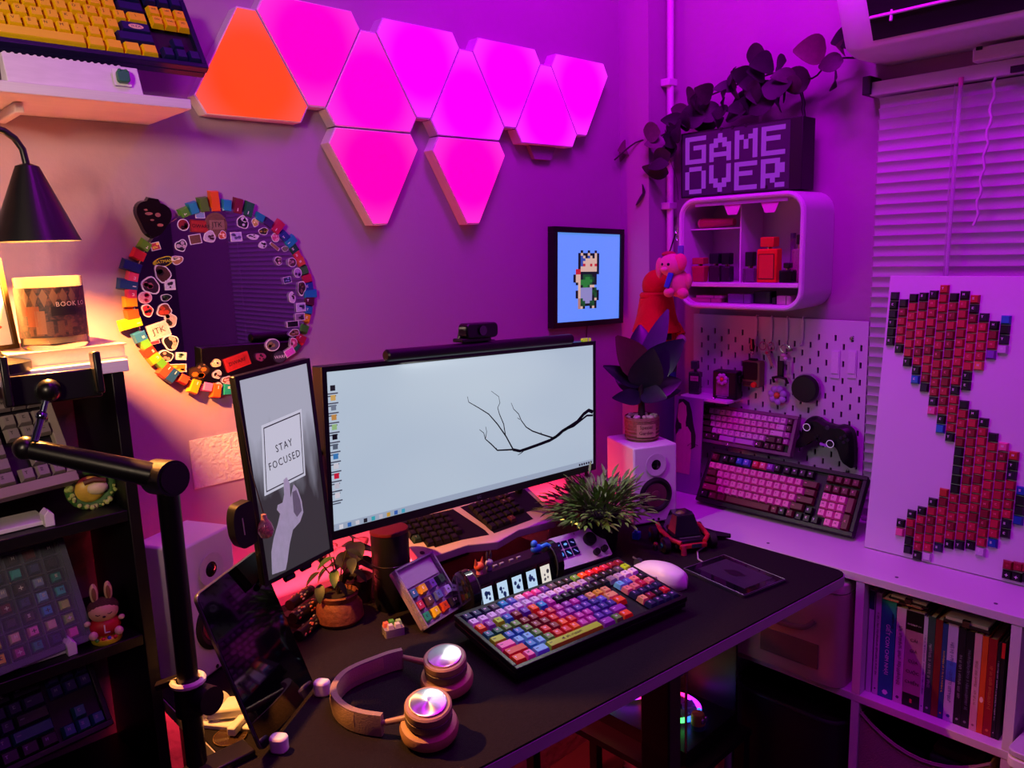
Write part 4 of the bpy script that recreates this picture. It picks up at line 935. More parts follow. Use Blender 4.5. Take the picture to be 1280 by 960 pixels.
for k, (dx, dy, cx0, cy0, att) in enumerate(((556, 822, 562, 846, bp[0]), (535, 880, 536, 903, bp[-1]))):
    dc = PZ(dx, dy, hz+.056); uc = PZ(cx0, cy0, hz+.012)
    uc = V(((dc.x*2+uc.x)/3, (dc.y*2+uc.y)/3, 0)); dc = V((dc.x, dc.y, 0)); ax = V((dc.x-uc.x, dc.y-uc.y, .04)).normalized()
    q = V((0, 0, 1)).rotation_difference(ax).to_matrix().to_4x4(); q.translation = V((uc.x, uc.y, hz+.010))
    def lt(prof, m, nm, smooth=True):
        b = B(); b.T = q; b.lathe(prof, 36); return part(nm, b, m, t, world=True, smooth=smooth)
    lt([(0, 0), (.034, 0), (.0385, .004), (.0395, .011), (.037, .0185), (.030, .022), (0, .022)], mt('#a8805c', .55, bump=.15, bscale=300), 'ear_cushion')
    lt([(.029, .0222), (.0315, .026), (.0315, .036), (.029, .0375), (0, .0375)], mt('#6a5c58', .5), 'cup_body')
    lt([(.0312, .0378), (.0315, .041), (.0312, .0475), (.029, .0495), (0, .0495)], mt('#a08468', .45), 'cup_shell')
    dm_ = mt('#d8d4da', .22, metal=1., var=0)
    if not dm_.get('aniso'):
        p_ = dm_.node_tree.nodes['Principled BSDF']; p_.inputs['Anisotropic'].default_value = .9; p_.inputs['Roughness'].default_value = .34; tg_ = dm_.node_tree.nodes.new('ShaderNodeTangent'); tg_.direction_type = 'RADIAL'; tg_.axis = 'Z'; dm_.node_tree.links.new(tg_.outputs[0], p_.inputs['Tangent']); dm_['aniso'] = 1
    dk = lt([(0, .0497), (.0245, .0497), (.0245, .0518), (.0225, .0525), (0, .0525)], dm_, 'metal_disc')
    cc_ = q @ V((0, 0, .043)); av = V((att.x, att.y, hz+.02)); mid = av*.35+cc_*.65
    part('yoke', B().tube([av, V((mid.x, mid.y, hz+.034)), cc_+(av-cc_).normalized()*.028], [.004, .0055, .0065], 10), mt('#b89a88', .3, metal=.5), t, world=True)
# ------------------------------------------------------------------ split white keyboard on a riser
AT = TR(.829, 1.142, DZ+.05) @ RZ(-7.6) @ RX(20)
AW, AD = .345, .128
t = thing('split_keyboard', 'white split ergonomic keyboard with black keycaps raised under the monitor', 'keyboard', AT)
outl = [(0, .012), (.012, 0), (.11, .004), (AW/2, -.012), (AW-.11, .004), (AW-.012, 0), (AW, .012), (AW, AD), (0, AD)]
am = mt('#cbb8c8', .4, var=.03)
part('case', B().prism(outl, 0, .021), am, t, smooth=False, bevel=.002)
wl = [(.012, .048), (.045, .048), (.045, .022), (.085, .022), (.105, .022), (AW/2-.006, .014), (AW/2-.006, .03), (AW/2-.03, AD-.012), (.012, AD-.008)]
part('key_well', B().prism(wl, .021, .0213), mt('#0c0b0e', .5), t, smooth=False)
wr = [(AW/2+.006, .014), (AW-.06, .022), (AW-.06, .048), (AW-.012, .048), (AW-.012, AD-.008), (AW/2-.012, AD-.012), (AW/2+.006, .03)]
part('key_well', B().prism(wr, .021, .0213), mt('#0c0b0e', .5), t, smooth=False)
rnd = random.Random(2)
for side in (0, 1):
    for r_ in range(5):
        n = (6, 6, 6, 6, 5)[r_]
        for k in range(n):
            x = .022+k*U*.93+r_*.0 if side == 0 else AW/2+.012+k*U*.93
            if side == 0: y = AD-.02-r_*U*.93-k*.0016
            else: y = AD-.026-r_*U*.93+k*.0016
            if r_ == 4 and (k < 1 if side == 0 else k > 3): continue
            colr = '#121116' if not (side == 1 and k >= 4 and r_ < 2) else '#34242e'
            if side == 0 and r_ == 3 and k == 0: colr = '#1a3a2c'
            if side == 1 and r_ == 4 and k == 3: colr = '#5a2a30'
            keycap(t, TR(x, y, .0213) @ RZ(-5 if side == 0 else 5), .93, colr, '#3a3640' if colr == '#121116' else '#b09a90', h=.93)
part('corner_dot', B().lathe([(0, .0211), (.005, .0211), (.005, .0216), (0, .0216)], 16, (.014, .018, 0)), mt('#1a181c', .5), t)
part('knob', B().cyl((AW-.03, AD-.01, .02), (AW-.03, AD-.01, .037), .0085, n=20), BLK, t)
tt = thing('keyboard_riser', 'clear riser with glowing yellow edges holding up the split keyboard', 'stand', (.99, 1.15, DZ))
for u in (.02, AW-.02):
    a = AT @ V((u, .01, -.001)); e = AT @ V((u, AD, -.001))
    part('side_plate', B().add([(a.x+dx, a.y, DZ) for dx in (-.003, .003)]+[(e.x+dx, e.y, DZ) for dx in (-.003, .003)]+[(e.x+dx, e.y, e.z-.0012) for dx in (-.003, .003)]+[(a.x+dx, a.y, a.z-.0012) for dx in (-.003, .003)], [(0, 2, 4, 6), (1, 3, 5, 7), (0, 1, 3, 2), (2, 3, 5, 4), (4, 5, 7, 6), (6, 7, 1, 0)]), mt('#d8d8e0', .1, trans=.8), tt, world=True)
for pa, pb, pc in (((489, 690), (513, 703), (522, 704)), ((698, 648), (722, 655), (725, 660))):
    q = [PZ(*p, DZ+.02) for p in (pa, pb, pc)]
    part('glow_edge', B().tube(q, .0022, 6), mt('#f0d060', .4, emit=1.6, var=0), tt, world=True)
# ------------------------------------------------------------------ clear case with keycaps left of the clock
a, b2 = PZ(527, 792, DZ), PZ(573, 763, DZ); xx = (b2-a); xx.z = 0; Wc = xx.length; xx.normalize(); bk_ = V((-xx.y, xx.x, 0))
T = frame(a+V((0, 0, .003)), xx, bk_*math.sin(R(38))+V((0, 0, math.cos(R(38)))))
t = thing('keycap_box', 'small clear tilted box of artisan keycaps left of the clock', 'display case', T)
Hb = .112
part('tray', B().rbox((Wc/2, Hb/2, .004), (Wc, Hb, .008), .004), mt('#8a7c94', .3), t)
b = B()
for lo, hi in (((0, 0), (Wc, .003)), ((0, Hb-.003), (Wc, Hb)), ((0, .003), (.003, Hb-.003)), ((Wc-.003, .003), (Wc, Hb-.003))): b.box2((*lo, .008), (*hi, .019))
part('clear_rim', b, mt('#c8c0d4', .1, trans=.7), t, smooth=False)
part('inner_card', B().box2((.006, Hb*.66, .0082), (Wc-.006, Hb-.006, .011)), mt('#a088a8', .5), t)
cols_ = [['#1c1c24', '#c83028', '#1a2a48'], ['#20906a', '#d8c020', '#c84820'], ['#a02848', '#4a3040', '#4a5aa0', '#a890d0'], ['#2a5a90', '#c89a28', '#6a3aa0', '#2c4a34']]
for r_ in range(1, 4):
    for k in range(4):
        c_ = cols_[r_][k] if k < len(cols_[r_]) else '#30303c'
        keycap(t, TR(.0135+k*(Wc-.027)/3, .016+(r_-1)*.0225, .0085), 1., c_, random.Random(r_*7+k).choice(['#f0e8e0', '#18141a']), hh=.010, var=random.Random(r_+k).choice((1, 3, 6)))
part('back_prop', B().add([(Wc*.3, Hb*.8, 0), (Wc*.7, Hb*.8, 0), (Wc*.7, Hb*.8, -.002), (Wc*.3, Hb*.8, -.002)], [(0, 1, 2, 3)]).cyl((Wc/2, Hb*.8, 0), (Wc/2, Hb*.8-.040, -.052), .003), mt('#d8d8e0', .2), t)
# loose cluster of little keycaps
c = PZ(497, 795, DZ); t = thing('switch_tester', 'little cluster of keycaps on a clear block left of the keyboard', 'switch tester', Matrix.Translation((c.x, c.y+.012, DZ)) @ RZ(-20))
part('block', B().rbox((0, 0, .007), (.034, .026, .014), .003), mt('#b8b0b8', .1, trans=.6), t)
for k, (x, y, cl_) in enumerate(((-.011, .004, '#d07050'), (0, .008, '#4a9a38'), (.011, .004, '#8ab87a'), (-.006, -.007, '#b8b0b0'), (.006, -.007, '#b8b8b0'))): keycap(t, TR(x, y, .0142), .6, cl_, None, h=.6, hh=.007, taper=.003)
# ------------------------------------------------------------------ five tube display clock
a, b2 = V((.818, .996, DZ)), V((1.040, .980, DZ)); xx = (b2-a).normalized(); TC = frame((a+b2)/2, xx, V((0, 0, 1))); CW = (b2-a).length
bk_ = V((-xx.y, xx.x, 0)); TC = frame((a+b2)/2+bk_*.012, xx, bk_)
t = thing('display_clock', 'black retro style clock with five lit portrait displays', 'clock', TC)
tilt = 16
body = B(); pr = [(-.024, 0), (-.030, .012), (-.020, .062), (-.012, .072), (.022, .072), (.030, .05), (.030, 0)]
body.add([(x, y, z) for x in (-CW/2+.018, CW/2-.018) for y, z in pr], [list(range(7)), list(range(7, 14))]+[(i, (i+1) % 7, 7+(i+1) % 7, 7+i) for i in range(7)])
part('body', body, mt('#0c0c12', .25, coat=.3), t, smooth=False)
for sx_ in (-1, 1):
    b = B(); q = []
    for k in range(20):
        a_ = 2*math.pi*k/20; q.append((.034*math.cos(a_), .043+.0425*math.sin(a_)))
    vs = [(sx_*(CW/2-.018), y, max(0, z)) for y, z in q]+[(sx_*(CW/2-.004), y, max(0, z)) for y, z in q]+[(sx_*(CW/2), y*.8, max(0, .043+(z-.043)*.85)) for y, z in q]
    b.add(vs, [list(range(20)), list(range(40, 60))]+[(k, (k+1) % 20, 20+(k+1) % 20, 20+k) for k in range(20)]+[(20+k, 20+(k+1) % 20, 40+(k+1) % 20, 40+k) for k in range(20)])
    part('end_cap', b, mt('#101016', .15, coat=.6), t)
    part('end_ring', B().tube([(sx_*(CW/2-.02), .033*math.cos(k*.3142), max(.003, .043+.0405*math.sin(k*.3142))) for k in range(20)], .0016, 6, True), mt('#8aa0a8', .15, metal=.9), t)
gx = V((0, 0, 0))
for k in range(5):
    x = (k-2)*.0345-.004; T2 = TR(x, -.0262, .037) @ RX(90-11.3)
    part('tube_bezel', B().rbox((0, 0, -.0005), (.029, .044, .003), .003), mt('#060609', .15), t, T=T2)
    dsp = part('display', B().box((0, 0, .0013), (.0225, .0335, .0006)), mt(('#bcd8ea', '#b8d6ea', '#b6d6ea', '#b4d4ea', '#e0dccc')[k], .3, emit=.95, var=0), t, T=T2, smooth=False)
    b = B(); rnd = random.Random(k)
    for _ in range(7):
        x_, y_ = rnd.uniform(-.006, .006), rnd.uniform(-.010, .008); s_ = rnd.uniform(.0012, .004)
        b.prism([(x_+s_*math.cos(j*.9), y_+s_*1.2*math.sin(j*.9)) for j in range(7)], .0017, .0018)
    part('display_picture', b, mt('#2f5a80' if k < 4 else '#6a7a70', .5, emit=.15, var=.3), dsp, smooth=False)
for k, x in enumerate((-.045, -.03, -.015, .008, .026)): part('top_button', B().box((x, .004, .073), (.009, .004, .0022)), mt('#c0c0cc', .25, metal=.7), t)
part('lower_trim', B().box((0, -.0285, .0095), (CW-.04, .003, .004)), mt('#1c1e2c', .2), t)
# three little figures on the clock
def fig(name, lab, x, y, parts_):
    tt = thing(name, lab, 'figurine', TC @ TR(x, y, .0725))
    for nm, b_, m_ in parts_: part(nm, b_, m_, tt)
fig('fox_figurine', 'tiny orange fox head figurine on the clock top', -.072, -.004, [('head', B().ball((0, 0, .014), (.010, .008, .008)), mt('#b8502c', .5, var=.3)), ('ears', B().cyl((-.006, 0, .018), (-.008, 0, .030), .004, .0005).cyl((.006, 0, .018), (.008, 0, .030), .004, .0005), mt('#8a3420', .5)), ('body', B().lathe([(0, 0), (.006, 0), (.0055, .008), (0, .009)], 12), mt('#b86a88', .5))])
fig('rabbit_figurine', 'tiny grey rabbit figurine with upright ears on the clock top', -.048, -.002, [('head', B().ball((0, 0, .013), (.008, .006, .007)), mt('#8a86a0', .5)), ('ears', B().ball((-.004, 0, .027), (.0022, .002, .009)).ball((.004, 0, .027), (.0022, .002, .009)), mt('#2c2c3a', .5)), ('body', B().lathe([(0, 0), (.005, 0), (.0045, .008), (0, .009)], 12), mt('#5a5a78', .5))])
fig('blue_figurine', 'tiny bright blue figure lying on the right of the clock top', .066, -.002, [('body', B().ball((0, 0, .008), (.014, .008, .008)), mt('#1858c8', .35)), ('head', B().ball((-.006, 0, .019), (.007, .006, .007)), mt('#2060d0', .35)), ('arm', B().tube([(.006, -.004, .010), (.02, -.006, .012), (.028, -.008, .006)], .004, 8), mt('#2878d8', .3))])
# ------------------------------------------------------------------ white control pad with knobs
c4 = [PZ(x, y, z) for x, y, z in ((702, 713, DZ+.012), (766, 693, DZ+.012))]
xx = (c4[1]-c4[0]); xx.z = 0; Wp = xx.length; xx.normalize(); bk_ = V((-xx.y, xx.x, 0)); lean = 42
T = frame(c4[0], xx, bk_*math.sin(R(lean))+V((0, 0, math.cos(R(lean)))))
t = thing('control_pad', 'white tilted control pad with six lit keys and black knobs', 'control pad', T)
Hp = .068
part('panel', B().rbox((Wp/2, Hp/2, -.004), (Wp, Hp, .008), .004), mt('#cfc4d4', .4), t)
part('key_frame', B().rbox((.033, Hp*.56, .0004), (.054, .038, .0008), .002), mt('#b8acc0', .4), t)
for i in range(3):
    for j in range(2):
        kx, ky = .015+i*.0175, Hp*.56-.009+j*.0185
        kk_ = part('lit_key', B().rbox((kx, ky, .0015), (.0145, .0155, .003), .002), mt('#0a1430', .2), t)
        part('key_icon', B().prism([(kx+.0045*math.cos(q*1.05+i), ky+.0045*math.sin(q*1.05+j)*(.6 if j else 1)) for q in range(6)], .0031, .0034), mt(('#4a8ae0', '#6aa8e8', '#7a7ad8')[i], .4, emit=.9, var=0), kk_, smooth=False)
part('big_knob', B().lathe([(0, 0), (.0135, 0), (.0135, .010), (.012, .012), (0, .012)], 24, (Wp*.70, Hp*.64, 0)), BLK, t)
for x, y in ((Wp*.72, .014), (Wp*.88, .016)): part('small_knob', B().lathe([(0, 0), (.007, 0), (.0065, .010), (0, .0105)], 18, (x, y, 0)), BLK, t)
o_w = c4[0]; pts_ = [(0., DZ), (0., DZ+.008), (Hp*math.sin(R(lean))+.008, DZ+.008+Hp*math.cos(R(lean))-.008), (Hp*math.sin(R(lean))+.02, DZ)]
b = B(); b.add([V((o_w.x, o_w.y, 0))+xx*u+bk_*(yy_+.009)+V((0, 0, zz_)) for u in (.004, Wp-.004) for yy_, zz_ in pts_], [(0, 1, 2, 3), (4, 5, 6, 7), (0, 1, 5, 4), (1, 2, 6, 5), (2, 3, 7, 6), (3, 0, 4, 7)]); part('base', b, mt('#3a3440', .5), t, world=True, smooth=False)
part('top_mark', B().prism([(Wp*.48, Hp*.92), (Wp*.48+.003, Hp*.92), (Wp*.48+.0015, Hp*.92+.004)], .0002, .0005), mt('#702838', .5), t, smooth=False)
if False: part('base', B().add([(0.004, -.010, -.008), (Wp-.004, -.010, -.008), (Wp-.004, Hp*.9, -.0085), (.004, Hp*.9, -.0085), (.004, -.04+.0, -.075), (Wp-.004, -.04, -.075)], [(0, 1, 2, 3), (0, 1, 5, 4), (2, 3, 4, 5), (0, 3, 4), (1, 2, 5)]), mt('#3a3440', .5), t, smooth=False)
# ------------------------------------------------------------------ black insulated cup
t = thing('travel_cup', 'black cylindrical travel cup with a dark red lid left of the split keyboard', 'cup', (.766, 1.140, DZ))
part('body', B().lathe([(0, 0), (.031, 0), (.0345, .02), (.0345, .140), (.033, .144), (0, .144)], 36), mt('#0b0a0c', .4), t)
part('lid', B().lathe([(.0352, .1445), (.0355, .146), (.034, .150), (.03, .151), (0, .151)], 36), mt('#541420', .35), t)
part('ring', B().tube([(.0349*math.cos(k*.2618), .0349*math.sin(k*.2618), .088) for k in range(24)], .0007, 6, True), mt('#a8a0a8', .2, metal=1.), t)
# ------------------------------------------------------------------ small plant in a bark brown pot
c = PZ(432, 786, DZ); pc_ = V((.668, 1.165, DZ))
t = thing('small_pot_plant', 'small leafy plant in a brown sculpted pot before the red lit wall', 'plant', pc_)
part('pot', B().lathe([(0, 0), (.036, 0), (.042, .008), (.040, .03), (.032, .042), (.035, .052), (.031, .054), (.028, .046), (0, .044)], 28), mt('#6a3a22', .6, var=.6, scale=9, bump=.6, bscale=90), t)
part('soil', B().lathe([(0, .0465), (.0285, .0465), (0, .05)], 20), mt('#1c120c', .9), t)
def leafb(L, Wd, curl=.3, fold=.25, n=7, lobes=0):
    b = B(); vs = []; fs = []
    for i in range(n+1):
        u = i/n; w_ = Wd*math.sin(math.pi*min(1, u**.75*.96+.02))**.85*(1+lobes*math.sin(u*14))
        y = L*(math.sin(curl*u*1.6)/(curl*1.6) if curl else u); z = -L*curl*u*u*.6
        vs += [(-w_, y, z+w_*fold), (0, y, z), (w_, y, z+w_*fold)]
    for i in range(n):
        for k in range(2): fs.append((i*3+k, i*3+k+1, (i+1)*3+k+1, (i+1)*3+k))
    o = len(vs); vs += [(x, y, z-.0006) for x, y, z in vs]; fs += [tuple(o+i for i in f[::-1]) for f in fs]
    return b.add(vs, fs)
rnd = random.Random(8); lm1 = mt('#2c4a1c', .45, var=.35, scale=5); lm2 = mt('#263018', .5, var=.35)
for k in range(5):
    a = k*1.26+.3; hgt = .07+.02*rnd.random(); st = [V((0, 0, .046)), V((.012*math.cos(a), .012*math.sin(a), .046+hgt*.6)), V((.03*math.cos(a), .03*math.sin(a), .046+hgt))]
    sp_ = part('stem', B().tube(st, .0013, 6), mt('#2a2014', .6), t)
    for j in range(3):
        T2 = Matrix.Translation(st[2]-V((0, 0, .022*j))) @ RZ(math.degrees(a)-90+(j-1)*70) @ RX(-12-12*j); part('leaf', leafb(.036, .009, .5), lm1 if k % 2 else lm2, t, T=T2)
# dark leafed shrub cutting behind it and a bent paperclip shaped holder
pc_ = V((.735, 1.215, DZ)); t = thing('dark_leaf_plant', 'dark broad leafed potted plant left of the black travel cup', 'plant', pc_)
part('pot', B().lathe([(0, 0), (.026, 0), (.032, .045), (.029, .045), (.026, .04), (0, .04)], 24), mt('#2c1618', .5, var=.3), t)
for k in range(11):
    a = k*2.4; part('leaf', leafb(.055, .018, .5, .3), mt('#1c1a16', .5, var=.4), t, T=TR(0, 0, .05+.007*k) @ RZ(math.degrees(a)) @ RX(25-4*k))
part('stem', B().cyl((0, 0, .04), (0, 0, .12), .003, .0015, n=8), mt('#1a1410', .7), t)
c0, c1, c2, c3 = PY(447, 695, 1.13), PY(498, 728, 1.13), PY(494, 735, 1.13), PY(470, 722, 1.13)
t = thing('wire_holder', 'thin bent metal wire holder in front of the dark leafed plant', 'wire holder', (c1.x, 1.13, DZ))
part('wire', B().tube([PY(444, 703, 1.13), c0, PY(470, 710, 1.13), c1, c2, c3, PY(468, 718, 1.12)], .0008, 6), mt('#6a5048', .3, metal=.8), t, world=True)
part('post', B().cyl((c1.x, 1.13, DZ), c1, .001, n=6), mt('#6a5048', .3, metal=.8), t, world=True)
# ------------------------------------------------------------------ three printed tubes
tb = [((362, 757), (388, 738), '#8a5038', 'printed tube with orange blotches, the rearmost of three on the desk'), ((366, 773), (393, 755), '#7a5a4c', 'printed tube with pale blotches, the middle one of three on the desk'), ((373, 795), (404, 769), '#6a6440', 'printed tube with green and orange blotches, the nearest of three on the desk')]
for i, (pa, pb, cl_, lab) in enumerate(tb):
    a, b2 = PZ(*pa, DZ+.010+.012*(2-i)), PZ(*pb, DZ+.010+.012*(2-i)); d = (b2-a); d.z = 0; L = d.length*1.05; d.normalize()
    if i == 0: rk = thing('tube_rack', 'small black stepped rack under the three printed tubes', 'rack', (a.x+.02, a.y, DZ)); rko = (a, b2)
    t = thing('printed_tube', lab, 'tube', frame(a, d, V((-d.y, d.x, 0))), 'printed tubes on a rack')
    part('body', B().cyl((0, 0, 0), (L*.86, 0, 0), .0098, n=20), mt('#16100e', .35), t)
    part('end_cap', B().cyl((L*.86, 0, 0), (L, 0, 0), .0103, .0095, n=20), mt('#241820', .3), t)
    rnd = random.Random(i)
    for k in range(16):
        x = L*(.05+.78*rnd.random()); a_ = rnd.uniform(-.2, 3.0); c_ = V((x, -.0096*math.cos(a_), .0096*math.sin(a_)))
        part('print_blob', B().ball(tuple(c_), (.0035, .0022, .0022), 7, 5), mt((cl_, '#c87848', '#a89888', '#3a4a30', '#c04a30')[k % 5], .45), t)
a, b2 = rko
part('step', B().box((a.x+.028, a.y+.0, DZ+.004), (.075, .05, .008), (0, 0, R(20))), mt('#120e0e', .5), rk, world=True)
part('step', B().box((a.x+.022, a.y+.012, DZ+.013), (.07, .022, .010), (0, 0, R(20))), mt('#120e0e', .5), rk, world=True)
# ------------------------------------------------------------------ speakers
def speaker(lab, T, w_, d_, h_, cone):
    t = thing('speaker', lab, 'speaker', T)      # local: front face at y=0 facing -y, x right
    part('cabinet', B().box((0, d_/2, h_/2+.003), (w_, d_, h_-.003)), mt('#cfc6d0', .45, var=.03), t, bevel=.004)
    part('base_pad', B().box((0, d_/2, .0015), (w_*.8, d_*.8, .003)), RUB, t)
    zt_ = h_*.77; zw = h_*.38
    part('tweeter_horn', B().lathe([(.026, -.0008), (.024, .0005), (.014, .0022), (.012, .003), (.026, .004)], 30, (0, 0, zt_), 'y', cap=False), mt('#c4bac6', .45), t)
    part('tweeter', B().lathe([(.0135, .001), (.0135, .0025), (.009, .003), (.005, .0055), (0, .0065)], 26, (0, 0, zt_), 'y'), mt('#08080a', .2), t)
    part('woofer_surround', B().lathe([(.042, -.0005), (.042, .002), (.036, .005), (.030, .003), (.028, .0005), (.028, -.0005)], 36, (0, 0, zw), 'y'), mt('#0b0a0c', .55), t)
    part('woofer_cone', B().lathe([(.028, .0022), (.012, -.0), (.0105, .0035), (0, .0065)], 30, (0, 0, zw), 'y'), mt(cone, .35, var=.2), t)
    for x in (-.006, .008): part('port', B().cyl((x, -.0006, .012), (x, .001, .012), .0032, n=12), BLK, t)
    return t
p1, p2 = V((1.374, 1.052, DZ)), V((1.474, 1.007, DZ)); xx = (p2-p1).normalized(); bk_ = V((-xx.y, xx.x, 0))
TSR = frame((p1+p2)/2, xx, bk_); SRH = .186
speaker('white bookshelf speaker at the right of the desk with a potted plant on it', TSR, .112, .135, SRH, '#5a2a38')
p2 = PZ(283, 829, DZ)+V((.030, .006, 0)); xx = V((.9, .436, 0)); bk_ = V((-xx.y, xx.x, 0))
TSL = frame(p2-xx*.052, xx, bk_); SLH = .222
speaker('white bookshelf speaker behind the small black tablet', TSL, .112, .09, SLH, '#8a3038')
# ------------------------------------------------------------------ fig plant in a woven pot
pp = TSR @ V((.004, .070, SRH)); 
t = thing('fig_plant', 'dark broad leafed plant in a woven pot on the right speaker', 'plant', Matrix.Translation(pp) @ Matrix.Scale(1.12, 4))
part('pot', B().lathe([(0, 0), (.031, 0), (.034, .012), (.0365, .035), (.036, .05), (.034, .052), (.033, .046), (0, .045)], 36), mt('#7a5a44', .8, var=.45, scale=26, bump=1., bscale=160), t)
for k in range(6): part('weave_band', B().tube([(.0345*math.cos(j*.2618)*(1+.004*k), .0345*math.sin(j*.2618)*(1+.004*k), .008+.0078*k) for j in range(24)], .0016, 5, True), mt('#8a6a50', .8, var=.4), t)
cd_ = math.atan2(-pp.y, -pp.x)
lb = B(); vs = []
for k in range(9):
    a = cd_-.28+k*.14
    for z in (.013, .040): vs.append((.0378*math.cos(a), .0378*math.sin(a), z))
lb.add(vs, [(2*k, 2*k+2, 2*k+3, 2*k+1) for k in range(8)]); lbo = part('label', lb, mt('#a88a68', .6), t)
for st, z, sz in (('Special', .034, .010), ('Garden', .022, .010)):
    vs, fs = txt(st, sz, .0001, 'CENTER', 1.); b = B(); b.add([(.0383*math.cos(cd_+.25+x/.0383), .0383*math.sin(cd_+.25+x/.0383), z+y) for x, y, _ in vs], fs); part('lettering', b, mt('#2c1a12', .6), lbo, smooth=False)
rnd = random.Random(4)
for k in range(34):
    a = rnd.uniform(0, 6.28); r_ = .030*math.sqrt(rnd.random()); part('pebble', B().ball((r_*math.cos(a), r_*math.sin(a), .050), (rnd.uniform(.004, .006), rnd.uniform(.004, .006), .004), 8, 6), mt('#c8b8b0', .5), t)
part('trunk', B().tube([(0, 0, .045), (.001, .002, .09), (-.002, 0, .13), (0, 0, .16)], [.008, .0065, .005, .003], 10), mt('#241a1c', .7), t)
LFM = [mt('#1e2430', .35, var=.25, scale=4), mt('#5a4838', .4, var=.2), mt('#54506a', .35, var=.2)]
rt_ = V((math.cos(YAW), -math.sin(YAW), 0)); fw_ = V((math.sin(YAW), math.cos(YAW), 0))
for (dx, dz, tox, toz, tf, Wd, mi) in ((0, .115, -.070, .160, -.02, .018, 0), (0, .09, -.055, .100, -.035, .018, 0), (0, .14, .050, .262, -.01, .022, 2), (0, .14, -.045, .215, -.03, .034, 1), (0, .13, .072, .205, -.03, .034, 0), (0, .11, .012, .185, -.05, .036, 0), (0, .10, .075, .125, -.01, .026, 0), (0, .14, .005, .235, .03, .03, 0), (0, .10, -.05, .14, .03, .022, 0), (0, .10, .035, .10, -.045, .022, 0), (0, .09, .085, .10, .02, .016, 0)):
    s0 = V((0, 0, dz)); e0 = rt_*tox+fw_*tf+V((0, 0, toz)); d = e0-s0
    x = d.cross(-fw_+V((0, 0, .4))).normalized(); T2 = frame(s0, x, d)
    part('leaf', leafb(d.length*1.1, Wd, .25, .3, 8), LFM[mi], t, T=T2)
# ------------------------------------------------------------------ bushy grass plant in a black pot
gc = V((1.222, 1.030, DZ))
t = thing('grass_plant', 'bushy green leafed plant in a black pot before the right speaker', 'plant', gc)
part('pot', B().lathe([(0, 0), (.036, 0), (.046, .085), (.048, .088), (.044, .09), (.042, .08), (0, .078)], 32), mt('#0b0a0c', .5), t)
b = B(); rnd = random.Random(21)
for k in range(760):
    a = rnd.uniform(0, 6.28); el = rnd.uniform(.0, 1.4); L = rnd.uniform(.055, .098); r0_ = .036*math.sqrt(rnd.random())
    lf = leafb(rnd.uniform(.024, .04), rnd.uniform(.0026, .0042), .3, .3, 3)
    pos = V((r0_*math.cos(a), r0_*math.sin(a), .082))+V((math.cos(a)*math.cos(el), math.sin(a)*math.cos(el), math.sin(el)*.85))*L*rnd.uniform(.35, 1)
    T2 = Matrix.Translation(pos) @ RZ(math.degrees(a)-90+rnd.uniform(-40, 40)) @ RX(math.degrees(el)*.8)
    b.T = T2; b.add(lf.v, lf.f)
b.T = I4
o = part('foliage', b, mt('#5c8038', .5, var=.6, scale=14), t); o['kind'] = 'stuff'
b = B()
for k in range(40):
    a = rnd.uniform(0, 6.28); el = rnd.uniform(.3, 1.4); L = rnd.uniform(.04, .07); b.tube([(.02*math.cos(a), .02*math.sin(a), .078), (math.cos(a)*(.02+L*math.cos(el)*.6), math.sin(a)*(.02+L*math.cos(el)*.6), .085+L*math.sin(el)*.7)], .0008, 4)
o = part('stems', b, mt('#2c3a1c', .6), t); o['kind'] = 'stuff'
# ------------------------------------------------------------------ toy vehicle
tc = PZ(868, 694, DZ); TT = Matrix.Translation((1.362, .915, DZ)) @ RZ(-32)
t = thing('toy_buggy', 'black toy buggy with a clear canopy and red side rails', 'toy car', TT)
part('hull', B().box((0, 0, .020), (.076, .10, .016), None, .9, .92), mt('#121016', .35), t, bevel=.003)
part('canopy', B().prism([(-.030, -.030), (.030, -.030), (.036, .0), (.028, .04), (-.028, .04), (-.036, 0)], .0285, .072, .62), mt('#1c1a24', .12, coat=.6, var=.3), t, smooth=False, bevel=.002)
part('engine', B().ball((-.006, .0, .066), (.013, .010, .010), 10, 7), mt('#6a6a30', .4, var=.5, scale=6), t)
for sx_ in (-1, 1):
    part('side_rail', B().tube([(sx_*.038, .045, .034), (sx_*.046, .01, .034), (sx_*.042, -.035, .028), (sx_*.026, -.053, .024)], .005, 8), mt('#a81828', .4), t)
    for y in (-.032, .034):
        part('wheel', B().lathe([(0, -.008), (.012, -.008), (.016, -.006), (.016, .006), (.012, .008), (0, .008)], 20, (sx_*.052, y, .0165), 'x'), mt('#0f0e12', .7), t)
        part('hub', B().cyl((sx_*.0605, y, .0165), (sx_*.062, y, .0165), .006, n=10), mt('#1c7a70', .35), t)
part('front_bumper', B().box((0, -.054, .017), (.06, .008, .010)), mt('#a01828', .4), t, bevel=.002)
part('front_plate', B().box((.006, -.0585, .018), (.022, .001, .008)), mt('#203a40', .4), t)
part('trim_line', B().box((-.002, -.0425, .031), (.046, .0015, .0025)), mt('#8a9aa0', .3, metal=.7), t)
part('front_post', B().cyl((-.022, -.058, .0), (-.022, -.055, .020), .006, n=10), mt('#8a1840', .4), t)
part('tail_pipe', B().tube([(.04, .02, .02), (.075, .005, .012), (.11, -.004, .008)], [.012, .009, .005], 8), mt('#121016', .4), t)
c = PZ(798, 674, DZ); t = thing('blue_keycap_toy', 'small bright blue toy block at the foot of the right speaker', 'toy', Matrix.Translation((c.x, c.y+.005, DZ)) @ RZ(20))
part('block', B().box((0, 0, .008), (.018, .016, .016)), mt('#1848c0', .35), t, bevel=.002)
